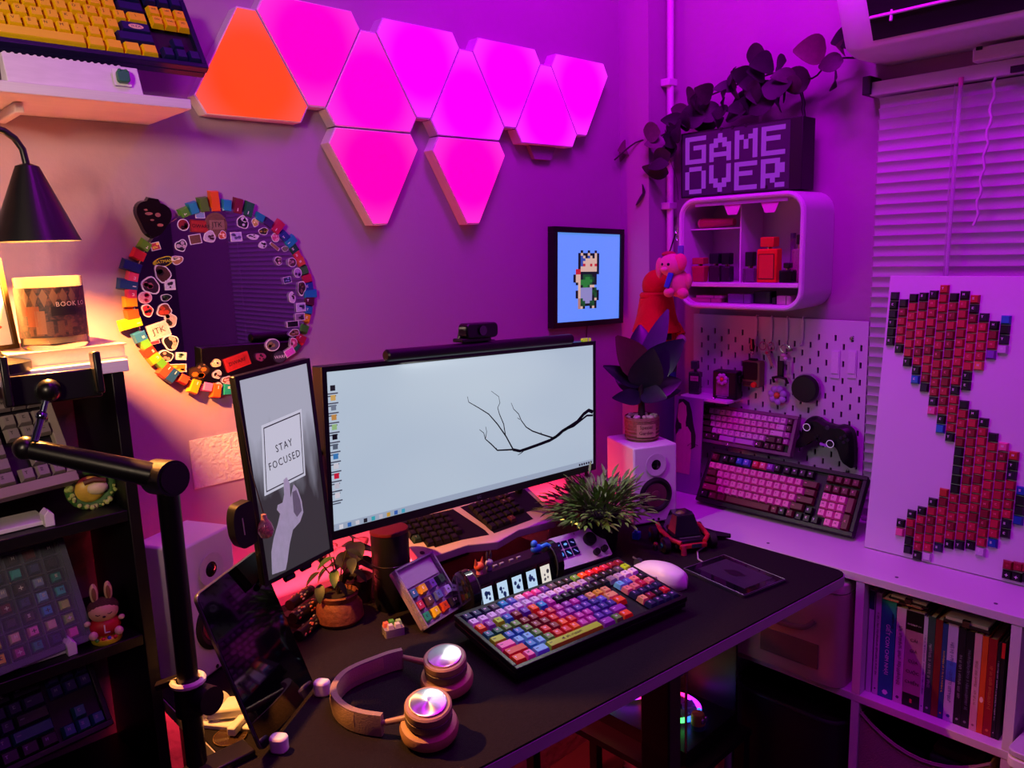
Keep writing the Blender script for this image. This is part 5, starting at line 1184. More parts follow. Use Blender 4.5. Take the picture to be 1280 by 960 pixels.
for x, y in ((-.005, 0), (.005, .002)): part('stud', B().cyl((x, y, .016), (x, y, .021), .0038, n=10), mt('#2058d0', .35), t)
for i, (px, py, cl_, lab) in enumerate(((826, 662, '#1c8a78', 'teal toy figure leaning by the speaker base'), (830, 678, '#2a9a88', 'teal toy wheel part before the buggy'), (820, 683, '#7a2030', 'dark red toy piece left of the buggy'))):
    c = PZ(px, py+5, DZ); t = thing('toy_piece', lab, 'toy', Matrix.Translation((c.x, c.y+.002, DZ)) @ RZ(40*i))
    part('core', B().rbox((0, 0, .006), (.010, .008, .012), .002), mt('#1a1820', .4), t, bevel=.001)
    part('cap', B().ball((0, -.002, .013), (.006, .004, .005), 10, 7), mt(cl_, .35), t)
# ------------------------------------------------------------------ small tablet on a folding white stand
x = V((math.cos(R(35)), math.sin(R(35)), 0)); bk_ = V((-x.y, x.x, 0)); up = bk_*math.sin(R(19))+V((0, 0, math.cos(R(19))))
T = frame((.390, .900, DZ+.010), x, up); tw, th_ = .155, .2247
t = thing('tablet', 'black screened portrait tablet propped up at the left of the desk', 'tablet', T)
part('body', B().rbox((tw/2, th_/2, -.004), (tw, th_, .006), .010), mt('#6a6a78', .3, metal=.8), t, bevel=.001)
part('screen', B().rbox((tw/2, th_/2, -.0006), (tw-.0025, th_-.0025, .0012), .009), mt('#050507', .05, coat=.5, var=0), t)
part('button', B().box((-.0004, .03, -.004), (.001, .012, .002)), mt('#8a8a98', .3, metal=.8), t)
TB = frame((.390, .900, DZ), x, bk_)
t = thing('tablet_stand', 'white folding stand with rounded hooks under the small tablet', 'stand', TB)
for u in (tw*.12, tw*.98):
    part('hook', B().rbox((u, -.012, .011), (.019, .024, .022), .008), WHT, t, bevel=.003)
part('base_plate', B().rbox((tw*.5, .075, .004), (.06, .12, .008), .008), WHT, t, bevel=.002)
hp = TB.inverted() @ PZ(262, 893, DZ+.018); hq = TB.inverted() @ PZ(318, 868, DZ+.018)
part('lower_arm', B().box(((hp.x+tw*.5)/2+.01, (hp.y+.05)/2+.008, .018), (.036, ((V((hp.x, hp.y, 0))-V((tw*.5, .05, 0))).length), .016), (0, 0, math.atan2(-(hp.x-tw*.5), hp.y-.05))), WHT, t, bevel=.004)
part('upper_arm', B().box((tw*.78, .082, .046), (.036, .012, .066), (R(-20), 0, 0)), WHT, t, bevel=.003)
part('hinge', B().cyl((hp.x, hp.y, .018), (hp.x+.034, hp.y+.004, .018), .016, n=24), WHT, t)
part('support', B().box((tw*.45, .066, .010), (.075, .012, .012)), WHT, t, bevel=.002)
# ------------------------------------------------------------------ black phone boom arm
jp = PY(208, 597, .90); foot = V((.316, .93, DZ))
cl_p = foot
t = thing('boom_arm', 'black phone holder boom arm standing at the left desk edge', 'phone arm', foot)
bm = mt('#0b0a0e', .32)
kn = foot.lerp(jp, .285)
part('base_clamp', B().box2((.302, .912, DZ), (.385, .948, DZ+.010)).box2((.302, .915, DZ-.07), (.330, .945, DZ)).box2((.302, .915, DZ-.082), (.385, .945, DZ-.07)).cyl((.372, .93, DZ-.072), (.372, .93, DZ-.0235), .008), bm, t, world=True, bevel=.002)
part('lower_post', B().tube([foot+V((0, 0, .02)), foot.lerp(jp, .5), jp], .0125, 14), bm, t, world=True)
part('post_collar', B().cyl(kn-V((.0, 0, .02)), kn+V((0, 0, .02)), .018, n=20), bm, t, world=True)
part('collar_knob', B().cyl(kn+RT*.012, kn+RT*.032-FW*.012, .017, n=20), mt('#141216', .3), t, world=True)
part('collar_ring', B().tube([kn+V((.0175*math.cos(k*.4), .0175*math.sin(k*.4), .022)) for k in range(16)], .004, 8, True), mt('#d8c8c0', .4), t, world=True)
part('collar_lever', B().box(tuple(kn-RT*.024+V((0, 0, .02))), (.03, .012, .008), (0, R(-14), R(-30))), mt('#1a1418', .25), t, world=True, bevel=.001)
ax = (-FW*.55+RT*.84).normalized()
part('joint', B().cyl(jp-ax*.02, jp+ax*.014, .0205, n=26), bm, t, world=True)
part('joint_face', B().cyl(jp+ax*.0142, jp+ax*.016, .017, n=26), mt('#060508', .5), t, world=True)
part('joint_nut', B().cyl(jp-ax*.0205-RT*.004, jp-ax*.042, .013, n=16), mt('#b89858', .3, metal=.7), t, world=True)
ae = PY(32, 560, .99)
part('upper_arm', B().tube([jp, jp.lerp(ae, .5), ae], [.0145, .013, .011], 12), bm, t, world=True)
part('arm_end', B().ball(tuple(ae), .0135), bm, t, world=True)
r0, r1, r2 = PY(43, 552, .975), PY(52, 520, .985), PY(61, 488, .99)
part('rod', B().cyl(r0, r1, .0042).cyl(r1, r2, .0034), mt('#7a8aa0', .2, metal=1.), t, world=True)
part('rod_nut', B().ball(tuple(r1), .0062), mt('#7a8aa0', .2, metal=1.), t, world=True)
part('ball_joint', B().ball(tuple(r2), .013), bm, t, world=True)
hc = PY(66, 484, 1.0); TH = frame(hc, V((.97, -.12, .0)), V((0, .1, 1)))
b = B(); b.box((0, 0, 0), (.098, .034, .010)); b.box((-.045, .012, .012), (.008, .055, .03)); b.box((.045, .012, .012), (.008, .048, .03)); b.v = [TH @ v for v in b.v]
part('phone_clamp', b, bm, t, world=True, bevel=.002)
# things lying by the arm
c = PZ(327, 893+20, DZ); c = PZ(278, 938, DZ)
t = thing('glass_coaster', 'thin brown tinted round coaster at the front left of the desk', 'coaster', (c.x+.02, c.y+.02, DZ))
part('disc', B().lathe([(0, 0), (.022, 0), (.022, .002), (0, .0022)], 28), mt('#3a2a1c', .12), t)
part('rim', B().tube([(.022*math.cos(k*.26), .022*math.sin(k*.26), .002) for k in range(24)], .0008, 5, True), mt('#a08050', .2, metal=.8), t)
# ------------------------------------------------------------------ digital pixel picture on the back wall
q4 = [PY(x, y, WY-.022) for x, y in ((695, 283), (785, 287), (775, 404), (690, 411))]
cen = sum(q4, V())/4; xx = ((q4[1]-q4[0])+(q4[2]-q4[3])); yy = ((q4[0]-q4[3])+(q4[1]-q4[2])); fw2, fh2 = xx.length/2, yy.length/2
TF = frame(cen, xx, V((0, 0, 1)))
t = thing('pixel_frame', 'black wall frame with a pixel art creature on bright blue', 'picture frame', TF)
b = B(); bz_ = .014
for lo, hi in (((-fw2/2, fh2/2-bz_), (fw2/2, fh2/2)), ((-fw2/2, -fh2/2), (fw2/2, -fh2/2+bz_)), ((-fw2/2, -fh2/2+bz_), (-fw2/2+bz_, fh2/2-bz_)), ((fw2/2-bz_, -fh2/2+bz_), (fw2/2, fh2/2-bz_))): b.box2((*lo, -.0215), (*hi, 0))
part('frame', b, mt('#0a090c', .4), t, smooth=False, bevel=.001)
part('back', B().box((0, 0, -.018), (fw2-.004, fh2-.004, .004)), BLK, t)
sp_ = part('pixel_screen', B().box((0, 0, -.006), (fw2-2*bz_, fh2-2*bz_, .002)), mt('#5c96e6', .3, emit=.85, var=.08, scale=40), t, smooth=False)
art = ["...k..k..k..", "..kwkkwkkwk.", "..kbwkbwkwk.", "..kbbwwwwwk.", "..kbwwwwwwk.", "..kbrwwrwrk.", "..kwwwwwwwk.", ".rrwwwwwwwk.", ".rrkkkkkkkk.", "kwwkgggdkk..", "kwwkgGGgdk..", "kwwGGGGGdk..", ".kwGGGGgkk..", "..wkGGgww...", "..wlllllkg..", ".kwlllllgdk.", ".kwllllldgk.", ".kwlllllkgk.", "..pgllllkwk.", "..pggllggk..", "..pdgkkdgk..", "..pwk..kwk.."]
pal = {'k': '#101828', 'b': '#3a58b8', 'w': '#e8c8b0', 'r': '#d02838', 'g': '#1c5a30', 'G': '#2e8a3c', 'd': '#164428', 'l': '#9a9ad0', 'p': '#c09080'}
px_ = fw2*.033; py_ = fh2*.027; by = {}
for j, ln in enumerate(art):
    for i, ch in enumerate(ln):
        if ch != '.': by.setdefault(ch, []).append((i, j))
b = B(); chs = list(by)
for k, ch in enumerate(chs):
    b.m = k
    for i, j in by[ch]: b.box(((i-6)*px_-.002, (10.5-j)*py_-.006, -.0047), (px_*1.0, py_*1.0, .0005))
pa = part('pixel_art', b, [mt(pal[ch], .5, emit=.7, var=0) for ch in chs], sp_, smooth=False); pa['kind'] = 'stuff'
part('cord', B().tube([(fw2*.02, -fh2/2, -.015), (fw2*.02, -fh2/2-.04, -.018), (fw2*.025, -fh2/2-.2, -.018)], .0012, 6), mt('#2a1a2c', .6), t)
# ------------------------------------------------------------------ rounded white wall cabinet
KX0, KX1, KY0, KY1, KZ0, KZ1 = 1.68, WX-.001, .813, 1.141, 1.233, 1.500
TK = frame((KX0, (KY0+KY1)/2, (KZ0+KZ1)/2), (0, -1, 0), (0, 0, 1))     # x right in view, y up, z toward the room
kw, kh, kd = KY1-KY0, KZ1-KZ0, KX1-KX0
def rrect(w_, h_, r, n=6, cx=0, cy=0):
    out = []
    for k, (sx_, sy_) in enumerate(((1, 1), (-1, 1), (-1, -1), (1, -1))):
        for i in range(n+1):
            a = R(90*k+90*i/n); out.append((cx+sx_*(w_/2-r)+r*math.cos(a), cy+sy_*(h_/2-r)+r*math.sin(a)))
    return out
t = thing('wall_cabinet', 'rounded white plastic wall cabinet with open front holding perfume', 'cabinet', TK)
wm_ = mt('#d2cad6', .35, var=.03)
o_ = rrect(kw, kh, .045); i_ = rrect(kw-.026, kh-.026, .034); n = len(o_)
b = B(); b.add([(x, y, 0) for x, y in o_]+[(x, y, -kd) for x, y in o_]+[(x, y, 0) for x, y in i_]+[(x, y, -kd+.006) for x, y in i_],
 [(k, (k+1) % n, n+(k+1) % n, n+k) for k in range(n)]+[(k, (k+1) % n, 2*n+(k+1) % n, 2*n+k) for k in range(n)]+[(2*n+k, 2*n+(k+1) % n, 3*n+(k+1) % n, 3*n+k) for k in range(n)]+[list(range(3*n, 4*n)), list(range(n, 2*n))])
part('shell', b, wm_, t)
part('front_lip', B().tube([(x, y, .001) for x, y in rrect(kw-.012, kh-.012, .040)], .0055, 8, True), wm_, t)
sy0 = -kh/2+.058
part('middle_shelf', B().box((0, sy0, -kd/2+.003), (kw-.026, .008, kd-.008)), wm_, t)
part('shelf_lip', B().box((0, sy0, -.001), (kw-.026, .011, .006)), wm_, t, bevel=.002)
part('divider', B().box((-.012, sy0+.004+(kh/2-.013-sy0-.004)/2, -kd/2-.012), (.003, kh/2-.013-sy0-.005, kd-.036)), wm_, t)
part('small_shelf', B().box((-.082, .058, -kd/2-.012), (.137, .003, kd-.036)), wm_, t)
part('visor', B().box((0, kh/2-.0175, -.004), (kw-.09, .008, .004)), mt('#d0a0d8', .3, trans=.3), t)
for x in (-.02, .075): part('tab', B().prism([(x-.026, kh/2-.014), (x+.026, kh/2-.014), (x+.012, kh/2-.045), (x-.012, kh/2-.045)], -.008, -.005), mt('#e060c8', .35), t, smooth=False)
def onK(px, py, d): 
    o = TK @ V((0, 0, -d)); return TK.inverted() @ PP(px, py, o, TK.to_3x3() @ V((0, 0, 1)))
zf = sy0+.0045
def bottle(lab, x, d, w_, h_, dep, col, capw, caph, capc, zb=zf, trans=.5, label=None, neck=.004, taper=1.):
    tt = thing('perfume_bottle', lab, 'bottle', TK @ TR(x, zb, -d) @ RX(-90))      # local z up, -y to viewer
    part('glass', B().box((0, 0, h_/2), (w_*taper, dep*taper, h_), None, 1/taper, 1/taper), mt(col, .1, trans=trans), tt, bevel=.003)
    part('neck', B().cyl((0, 0, h_), (0, 0, h_+neck), .006, n=14), mt('#b8a080', .25, metal=.9), tt)
    part('cap', B().box((0, 0, h_+neck+caph/2), (capw, min(capw, dep), caph)), mt(capc, .3), tt, bevel=.002)
    if label: part('label', B().box((0, -dep/2-.0004, h_*.48), (w_*.72, .0008, h_*.7)), mt(label, .4), tt)
    return tt
bt = bottle('large red square perfume bottle in the wall cabinet', .061, .035, .050, .078, .028, '#e83a20', .034, .023, '#c82820', trans=.1, label='#c81828')
part('label_frame', B().box((0, -.0152, .0375), (.040, .0004, .058)), mt('#4a0c10', .4), bt); part('label_inset', B().box((0, -.0156, .0375), (.036, .0004, .054)), mt('#d01c2c', .4), bt)
bottle('dark pink flared perfume bottle on the left in the wall cabinet', -.122, .03, .037, .040, .026, '#b01c48', .032, .016, '#a01c40', trans=.2, taper=.85)
bottle('dark plum perfume bottle beside the flared pink bottle', -.086, .045, .030, .040, .025, '#3a1430', .026, .026, '#14101c', trans=.2)
bottle('slim dark perfume bottle standing next to the cabinet divider', -.058, .05, .026, .038, .022, '#301430', .022, .028, '#0c0c14', trans=.2)
bottle('clear faceted bottle with black cap left of the red perfume', .016, .03, .030, .034, .026, '#a060a0', .020, .034, '#14101c', trans=.8)
bottle('pale glass bottle with a black stopper at the cabinet right side', .128, .05, .030, .076, .022, '#e8c8c0', .014, .022, '#0c0c10', trans=.75, neck=.010)
bottle('small black bottle at the right front of the cabinet', .116, .018, .034, .030, .022, '#0c0a10', .016, .012, '#0a0a0e', trans=0)
tt = thing('pink_tube', 'long pink tube lying on the small shelf of the cabinet', 'tube', TK @ TR(-.082, .0600, -.045) @ RX(-90))
part('tube', B().cyl((-.045, 0, .0125), (.045, 0, .0125), .0125, .009, n=16), mt('#b82858', .35), tt); part('cap', B().cyl((-.050, 0, .0125), (-.0452, 0, .0125), .0118, n=16), mt('#d88098', .3), tt)
tt = thing('clear_vial', 'thin glass vial standing behind the red perfume bottle', 'vial', TK @ TR(.098, zf, -.075) @ RX(-90))
part('glass', B().cyl((0, 0, 0), (0, 0, .10), .006, n=14), mt('#c060c8', .08, trans=.8), tt); part('cap', B().cyl((0, 0, .10), (0, 0, .112), .0062, n=14), mt('#5a2a68', .3), tt)
zl = -kh/2+.0135
for i, (x, w_, h_, cl_, lab) in enumerate(((-.10, .09, .010, '#a84878', 'flat pink pouch lying at the left of the bottom slot'), (-.088, .075, .006, '#c070a0', 'thin pale pink card on the flat pouch in the bottom slot'), (-.005, .062, .022, '#702a88', 'small purple box in the middle of the bottom slot'), (.048, .045, .028, '#241830', 'dark makeup box in the bottom slot'), (.108, .035, .020, '#b890a0', 'clear ended lipstick box at the right of the bottom slot'), (.085, .012, .016, '#14101c', 'short black lipstick tube in the bottom slot'))):
    yb = zl if i != 1 else zl+.0105
    tt = thing('cosmetic_box', lab, 'cosmetics', TK @ TR(x, yb, -.03-.012*(i == 3)) @ RX(-90))
    part('body', B().rbox((0, 0, h_/2), (w_, .03, h_), .004), mt(cl_, .35), tt, bevel=.001); part('seam', B().box((w_*.2, 0, h_/2), (.0015, .0304, h_*1.01)), mt('#1a1020', .4), tt)
# charm on a black cord hanging at the cabinet's left
a = PX(846, 287, 1.675); tt = thing('hanging_charm', 'metal clasp and clear charm hanging on a black cord left of the cabinet', 'charm', a)
part('clasp', B().tube([a+V((0, .004*math.cos(k*.52), .010*math.sin(k*.52))) for k in range(12)], .0015, 6, True).tube([a+V((0, .003*math.cos(k*.52)-.002, -.018+.008*math.sin(k*.52))) for k in range(12)], .0015, 6, True), CHROME, tt, world=True)
part('cord', B().tube([a+V((0, .004, -.01)), PX(838, 312, 1.675), PX(832, 325, 1.675)], .0018, 6), BLK, tt, world=True)
p = PX(851, 313, 1.675); part('clear_block', B().box(tuple(p), (.006, .016, .024)), mt('#8a9ae0', .1, trans=.6), tt, world=True, bevel=.002)
part('hook', B().tube([a+V((0, 0, .01)), a+V((.004, 0, .03)), V((KX0+.004, KY1+.002, a.z+.03))], .0012, 6), CHROME, tt, world=True)
# ------------------------------------------------------------------ GAME OVER sign
TS = frame((1.722, (1.160+.852)/2, (1.503+1.662)/2), (0, -1, 0), (0, 0, 1)); gw, gh, gd = .318, .157, .06
t = thing('game_over_sign', 'black box sign with pixel letters GAME OVER on the cabinet', 'sign', TS)
part('box', B().box((0, 0, -gd/2), (gw, gh, gd)), mt('#0d080f', .5), t, bevel=.001)
part('face', B().box((-.012, 0, .0003), (gw-.034, gh-.008, .0008)), mt('#2c0c38', .4, emit=.10, emitc='#5a0a70'), t, smooth=False)
F = {'G': ['11111', '10000', '10111', '10001', '10001', '11111'], 'A': ['00100', '01110', '11011', '10001', '11111', '10001'], 'M': ['10001', '11011', '10101', '10101', '10001', '10001'], 'E': ['11111', '10000', '11110', '10000', '10000', '11111'], 'O': ['01110', '10001', '10001', '10001', '10001', '01110'], 'V': ['10001', '10001', '10001', '11011', '01110', '00100'], 'R': ['11110', '10011', '10011', '11110', '10100', '10011']}
cw_, ch_ = .0117, .0108
lm_ = mt('#b060d8', .5, emit=.30, emitc='#b848f0', var=0)
for r_, wd in enumerate(('GAME', 'OVER')):
    for k, L in enumerate(wd):
        b = B(); x0 = -gw/2+.014+k*.0685; y0 = gh/2-.012-r_*.072
        for j, ln in enumerate(F[L]):
            for i, ch in enumerate(ln):
                if ch == '1': b.box((x0+i*cw_+cw_/2, y0-j*ch_-ch_/2, .0012), (cw_*1.0, ch_*1.0, .0012))
        part('letter', b, lm_, t, smooth=False)
b = B()
for x, y in ((-.045, gh/2-.003), (-.015, gh/2-.003), (.02, gh/2-.003), (-.05, -gh/2+.004), (-.012, -gh/2+.004), (.075, -gh/2+.01)): b.box((x, y, .001), (.006, .008, .001))
part('mounting_tabs', b, BLK, t, smooth=False)
part('cable', B().tube([(gw/2-.012, gh/2, -.03), (gw/2-.016, gh/2+.02, -.03), (gw/2-.014, gh/2+.03, -.03), (gw/2-.020, gh/2+.055, -.028)], .004, 8), BLK, t)
# ------------------------------------------------------------------ vine garland
vp = [PX(x, y, xx_) for x, y, xx_ in ((768, 200, 1.66), (795, 178, 1.70), (822, 172, 1.72), (842, 158, 1.76), (868, 130, 1.77), (905, 112, 1.775), (940, 100, 1.775), (985, 88, 1.775), (1015, 98, 1.775), (1040, 75, 1.775), (1075, 72, 1.775), (1098, 68, 1.775))]
t = thing('vine_garland', 'dark trailing leaf garland strung across the wall above the sign', 'vine', vp[3])
part('stem', B().tube(spl(vp), .0022, 6), mt('#2a1a20', .7), t, world=True)
vl = [mt('#3c2a34', .55, var=.4, scale=5), mt('#5a4450', .5, var=.4, scale=5), mt('#281c28', .6, var=.4, scale=5), mt('#6a3a52', .5, var=.3)]
vlm = []
for Wd in (.019, .0165, .013):
    bb_ = leafb(.046, Wd, .45, .22, 9); vlm.append(mesh(bb_, 'leaf', vl[0], True))
rnd = random.Random(12)
lv = [(862, 120, 0), (885, 118, 0), (910, 108, 2), (935, 120, 2), (895, 150, 2), (875, 155, 2), (955, 130, 2), (922, 140, 2), (846, 150, 2), (965, 110, 2), (938, 128, 2), (905, 132, 2), (950, 90, 2), (978, 115, 0), (825, 205, 2), (832, 175, 2), (768, 195, 3), (785, 185, 3), (815, 165, 1), (845, 165, 2), (840, 175, 2), (835, 185, 2), (828, 195, 2), (825, 215, 2), (800, 242, 2), (852, 140, 1), (870, 128, 0), (880, 130, 0), (890, 140, 2), (905, 125, 1), (925, 128, 2), (940, 115, 2), (930, 135, 2), (950, 125, 2), (960, 78, 2), (975, 78, 2), (945, 68, 2), (985, 95, 0), (990, 105, 0), (960, 118, 2), (915, 95, 2), (975, 130, 2), (1000, 100, 0), (1040, 78, 0), (1042, 100, 2), (1022, 62, 3), (1062, 48, 2), (1055, 60, 3), (870, 145, 2), (855, 152, 2), (900, 140, 2), (918, 112, 1), (820, 178, 1), (838, 162, 2), (930, 95, 2), (948, 105, 2)]
for i, (px, py, mi) in enumerate(lv):
    c = PX(px, py, 1.755+rnd.uniform(-.035, .012)) if px > 830 else PX(px, py, 1.70+rnd.uniform(-.02, .02))
    lo_ = link('leaf', vlm[i % 3], t, Matrix.Translation(c-vp[3]) @ RR(rnd.uniform(-40, 30), rnd.uniform(-60, -120), rnd.uniform(-60, 200)) @ TR(0, -.023, 0) @ Matrix.Scale(rnd.uniform(1.2, 1.75), 4))
    lo_.material_slots[0].link = 'OBJECT'; lo_.material_slots[0].material = vl[mi]
for a_, b_ in (((790, 235), (815, 215)), ((848, 250), (838, 200)), ((958, 105), (985, 92))):
    part('tendril', B().tube([PX(*a_, 1.74), PX((a_[0]+b_[0])/2+3, (a_[1]+b_[1])/2, 1.745), PX(*b_, 1.75)], .0008, 5), mt('#2a1a20', .7), t, world=True)
# ------------------------------------------------------------------ pegboard
PGX = 1.80; PY0, PY1, PZ0, PZ1 = .716, 1.176, CT+.002, 1.205
TG = frame((PGX, PY1, PZ0), (0, -1, 0), (0, 0, 1)); PW, PH = PY1-PY0, PZ1-PZ0
t = thing('pegboard', 'white slotted pegboard standing on the cabinet by the window', 'pegboard', TG)
b = B(); dep = .005
first = PY1-PX(893.75, 413.5, PGX).y; first -= .04*int(first/.04)
zrow = PX(893.75, 413.5, PGX).z-PZ0; nrows = int(zrow/.02); 
def cell(x0, x1, z0_, z1_, sx, sz):
    if sx is None: b.add([(x0, z0_, 0), (x1, z0_, 0), (x1, z1_, 0), (x0, z1_, 0)], [(0, 1, 2, 3)]); return
    hx, hz_ = .0026, .0072; c = (sx, sz); o = [(x0, z0_), (x1, z0_), (x1, z1_), (x0, z1_)]; q = [(sx-hx, sz-hz_), (sx+hx, sz-hz_), (sx+hx, sz+hz_), (sx-hx, sz+hz_)]
    b.add([(*p, 0) for p in o]+[(*p, 0) for p in q]+[(*p, -dep) for p in q], [(k, (k+1) % 4, 4+(k+1) % 4, 4+k) for k in range(4)]+[(4+k, 4+(k+1) % 4, 8+(k+1) % 4, 8+k) for k in range(4)])
for r_ in range(-0, nrows+1):
    zc = zrow-r_*.02
    if zc-.01 < 0: break
    off = first+(0 if r_ % 2 == 0 else .02); off -= .04*int(off/.04)
    xs = []; x = off
    while x < PW-.008:
        if x > .008: xs.append(x)
        x += .04
    edges = [0]+[(p+q)/2 for p, q in zip(xs, xs[1:])]+[PW]
    for k, x in enumerate(xs): cell(edges[k], edges[k+1], zc-.01, zc+.01, x, zc)
zl_ = zrow-r_*.02+.01
cell(0, PW, zrow+.01, PH, None, None)
if zl_ > .001: cell(0, PW, 0, zl_, None, None)
b.add([(0, 0, 0), (PW, 0, 0), (PW, PH, 0), (0, PH, 0), (0, 0, -dep), (PW, 0, -dep), (PW, PH, -dep), (0, PH, -dep)], [(0, 1, 5, 4), (1, 2, 6, 5), (2, 3, 7, 6), (3, 0, 4, 7)])
part('board', b, mt('#c9bfce', .45, var=.03), t, smooth=False)
part('slot_shade_sheet', B().box2((.004, .004, -dep-.003), (PW-.004, PH-.004, -dep-.001)), mt('#0c0a10', .8), t, smooth=False)  # dark sheet added to paint in the shade inside the slots
for px, py in ((1065, 423), (1060, 589)):
    p = TG.inverted() @ PX(px, py, PGX); part('screw', B().lathe([(0, 0), (.0055, 0), (.0045, .003), (0, .004)], 16, (p.x, p.y, 0)), CHROME, t)
part('spacer', B().cyl((.02, PH-.03, -.018), (.02, PH-.03, -dep), .008), WHT, t); part('spacer', B().cyl((PW-.02, PH-.03, -.018), (PW-.02, PH-.03, -dep), .008), WHT, t)
def onG(px, py, d=0): return TG.inverted() @ PX(px, py, PGX-d)
for i, px in enumerate((946, 965, 984.5, 1004)):
    p = onG(px, 400); q = onG(px+1, 428); tt = thing('peg_hook', ('white wire hook over the pegboard edge, first from the left', 'white wire hook carrying the small scissors on the pegboard', 'white wire hook carrying the key ring on the pegboard', 'empty white wire hook on the pegboard, rightmost')[i], 'hook', TG @ TR(p.x, PH, .001))
    L_ = PH-q.y+.004; tt_ = [V((0, .002, -.008)), V((0, .004, 0)), V((0, .001, .0016)), V((0, -L_, .0016)), V((0, -L_-.004, .006)), V((0, -L_-.002, .012)), V((0, -L_+.004, .014))]
    part('wire', B().tube(tt_, .0016, 6), mt('#d0c4d6', .4), tt)
    part('hook_plate', B().box((0, -L_*.45, .0022), (.007, L_*.8, .0015)), mt('#d0c4d6', .4), tt)
for px, lab in ((1045, 'left white adhesive strip on the pegboard'), (1066, 'right white adhesive strip on the pegboard')):
    a, c = onG(px-5.5, 437), onG(px+4.5, 473); tt = thing('adhesive_strip', lab, 'strip', TG @ TR((a.x+c.x)/2, (a.y+c.y)/2, .0005))
    part('base', B().rbox((0, 0, .001), (abs(c.x-a.x), abs(a.y-c.y), .0022), .002), mt('#cfc2d8', .4), tt); part('pad', B().box((0, .004, .003), (abs(c.x-a.x)*.8, abs(a.y-c.y)*.8, .0016)), mt('#d6cadc', .4), tt, bevel=.0005)
# items hanging on the pegboard
def scissor(px, py, lab, nm, cat):
    p = onG(px, py); tt = thing(nm, lab, cat, TG @ TR(p.x, p.y, .014)); return tt
tt = scissor(962, 432, 'small scissors with pink handles hanging on the pegboard', 'scissors', 'scissors')
for s_ in (-1, 1): part('handle', B().tube([(s_*.011+.009*math.cos(k*.45), .0+.010*math.sin(k*.45), 0) for k in range(14)], .0018, 6, True), mt('#a84a88', .35), tt)
part('blade', B().prism([(-.004, -.012), (.006, -.012), (.020, -.052), (.016, -.05)], -.001, .001), CHROME, tt, smooth=False); part('blade', B().prism([(.004, -.012), (-.004, -.016), (.012, -.05), (.016, -.048)], -.003, -.0015), CHROME, tt, smooth=False)
part('pivot', B().ball((.001, -.016, .002), .004, 10, 7), mt('#d03060', .3), tt)
tt = scissor(944, 430, 'black nail clipper hanging left of the scissors', 'nail_clipper', 'clipper')
part('body', B().prism([(-.003, .014), (.003, .014), (.006, -.006), (.004, -.016), (-.004, -.016), (-.006, -.006)], -.002, .003), mt('#1a141c', .3, metal=.5), tt); part('lever', B().box((0, .002, .005), (.005, .026, .002), (R(8), 0, 0)), mt('#6a4a60', .3, metal=.8), tt); part('ring', B().tube([(.004*math.cos(k*.7), -.020+.004*math.sin(k*.7), 0) for k in range(9)], .001, 5, True), CHROME, tt)
tt = scissor(985, 436, 'key ring with metal charms hanging on the pegboard', 'key_ring', 'keys')
part('ring', B().tube([(.012*math.cos(k*.45), .002+.010*math.sin(k*.45), 0) for k in range(14)], .0012, 6, True), CHROME, tt)
part('key', B().prism([(.004, 0), (.018, .004), (.019, -.002), (.006, -.006)], -.001, .001), mt('#7a5a68', .3, metal=.9), tt); part('bow', B().ball((-.004, -.014, .002), (.007, .005, .004)), mt('#e0a0d0', .3), tt)
part('pearl_charm', B().ball((.002, -.022, .002), .005, 10, 8), mt('#e0c0e0', .2), tt); part('tag', B().box((.010, -.045, .0), (.006, .032, .003)), mt('#b090b8', .3, metal=.6), tt)
tt = scissor(980, 466, 'black strap holding a lilac daisy grip on the pegboard', 'wrist_strap', 'strap')
part('strap', B().box((-.004, .010, -.004), (.016, .042, .006)), BLK, tt, bevel=.002); part('lower_strap', B().tube([(-.02, -.024, -.003), (-.022, -.012, .0), (-.004, -.008, .002), (.012, -.012, 0), (.016, -.024, -.003)], .0035, 8), BLK, tt)
def daisy(tt, c, r, cm_, z=0., n=7):
    for k in range(n):
        a = 2*math.pi*k/n+.3; part('petal', B().ball((c[0]+r*.62*math.cos(a), c[1]+r*.62*math.sin(a), z), (r*.36, r*.36, r*.2), 10, 7), mt(cm_, .35), tt)
    part('flower_centre', B().ball((c[0], c[1], z+r*.1), (r*.3, r*.3, r*.24), 12, 8), mt('#d07828', .4), tt)
p = onG(975, 493); tt = thing('daisy_grip', 'lilac daisy shaped phone grip on the pegboard', 'phone grip', TG @ TR(p.x, p.y, .012)); daisy(tt, (0, 0), .026, '#a88ac8', .002); part('back', B().lathe([(0, -.010), (.012, -.010), (.012, -.001), (0, -.001)], 20), BLK, tt)
p = onG(1006, 486, .02); tt = thing('round_pouch', 'round black puck shaped case hanging on the pegboard', 'case', TG @ TR(p.x, p.y, .0))
part('body', B().lathe([(0, .0015), (.030, .0015), (.033, .006), (.033, .022), (.030, .027), (0, .0275)], 36), mt('#08080a', .5), tt); part('rim', B().tube([(.0335*math.cos(k*.2618), .0335*math.sin(k*.2618), .012) for k in range(24)], .002, 6, True), mt('#8a7a92', .4), tt); part('loop', B().box((-.03, -.004, .012), (.012, .010, .006)), BLK, tt)
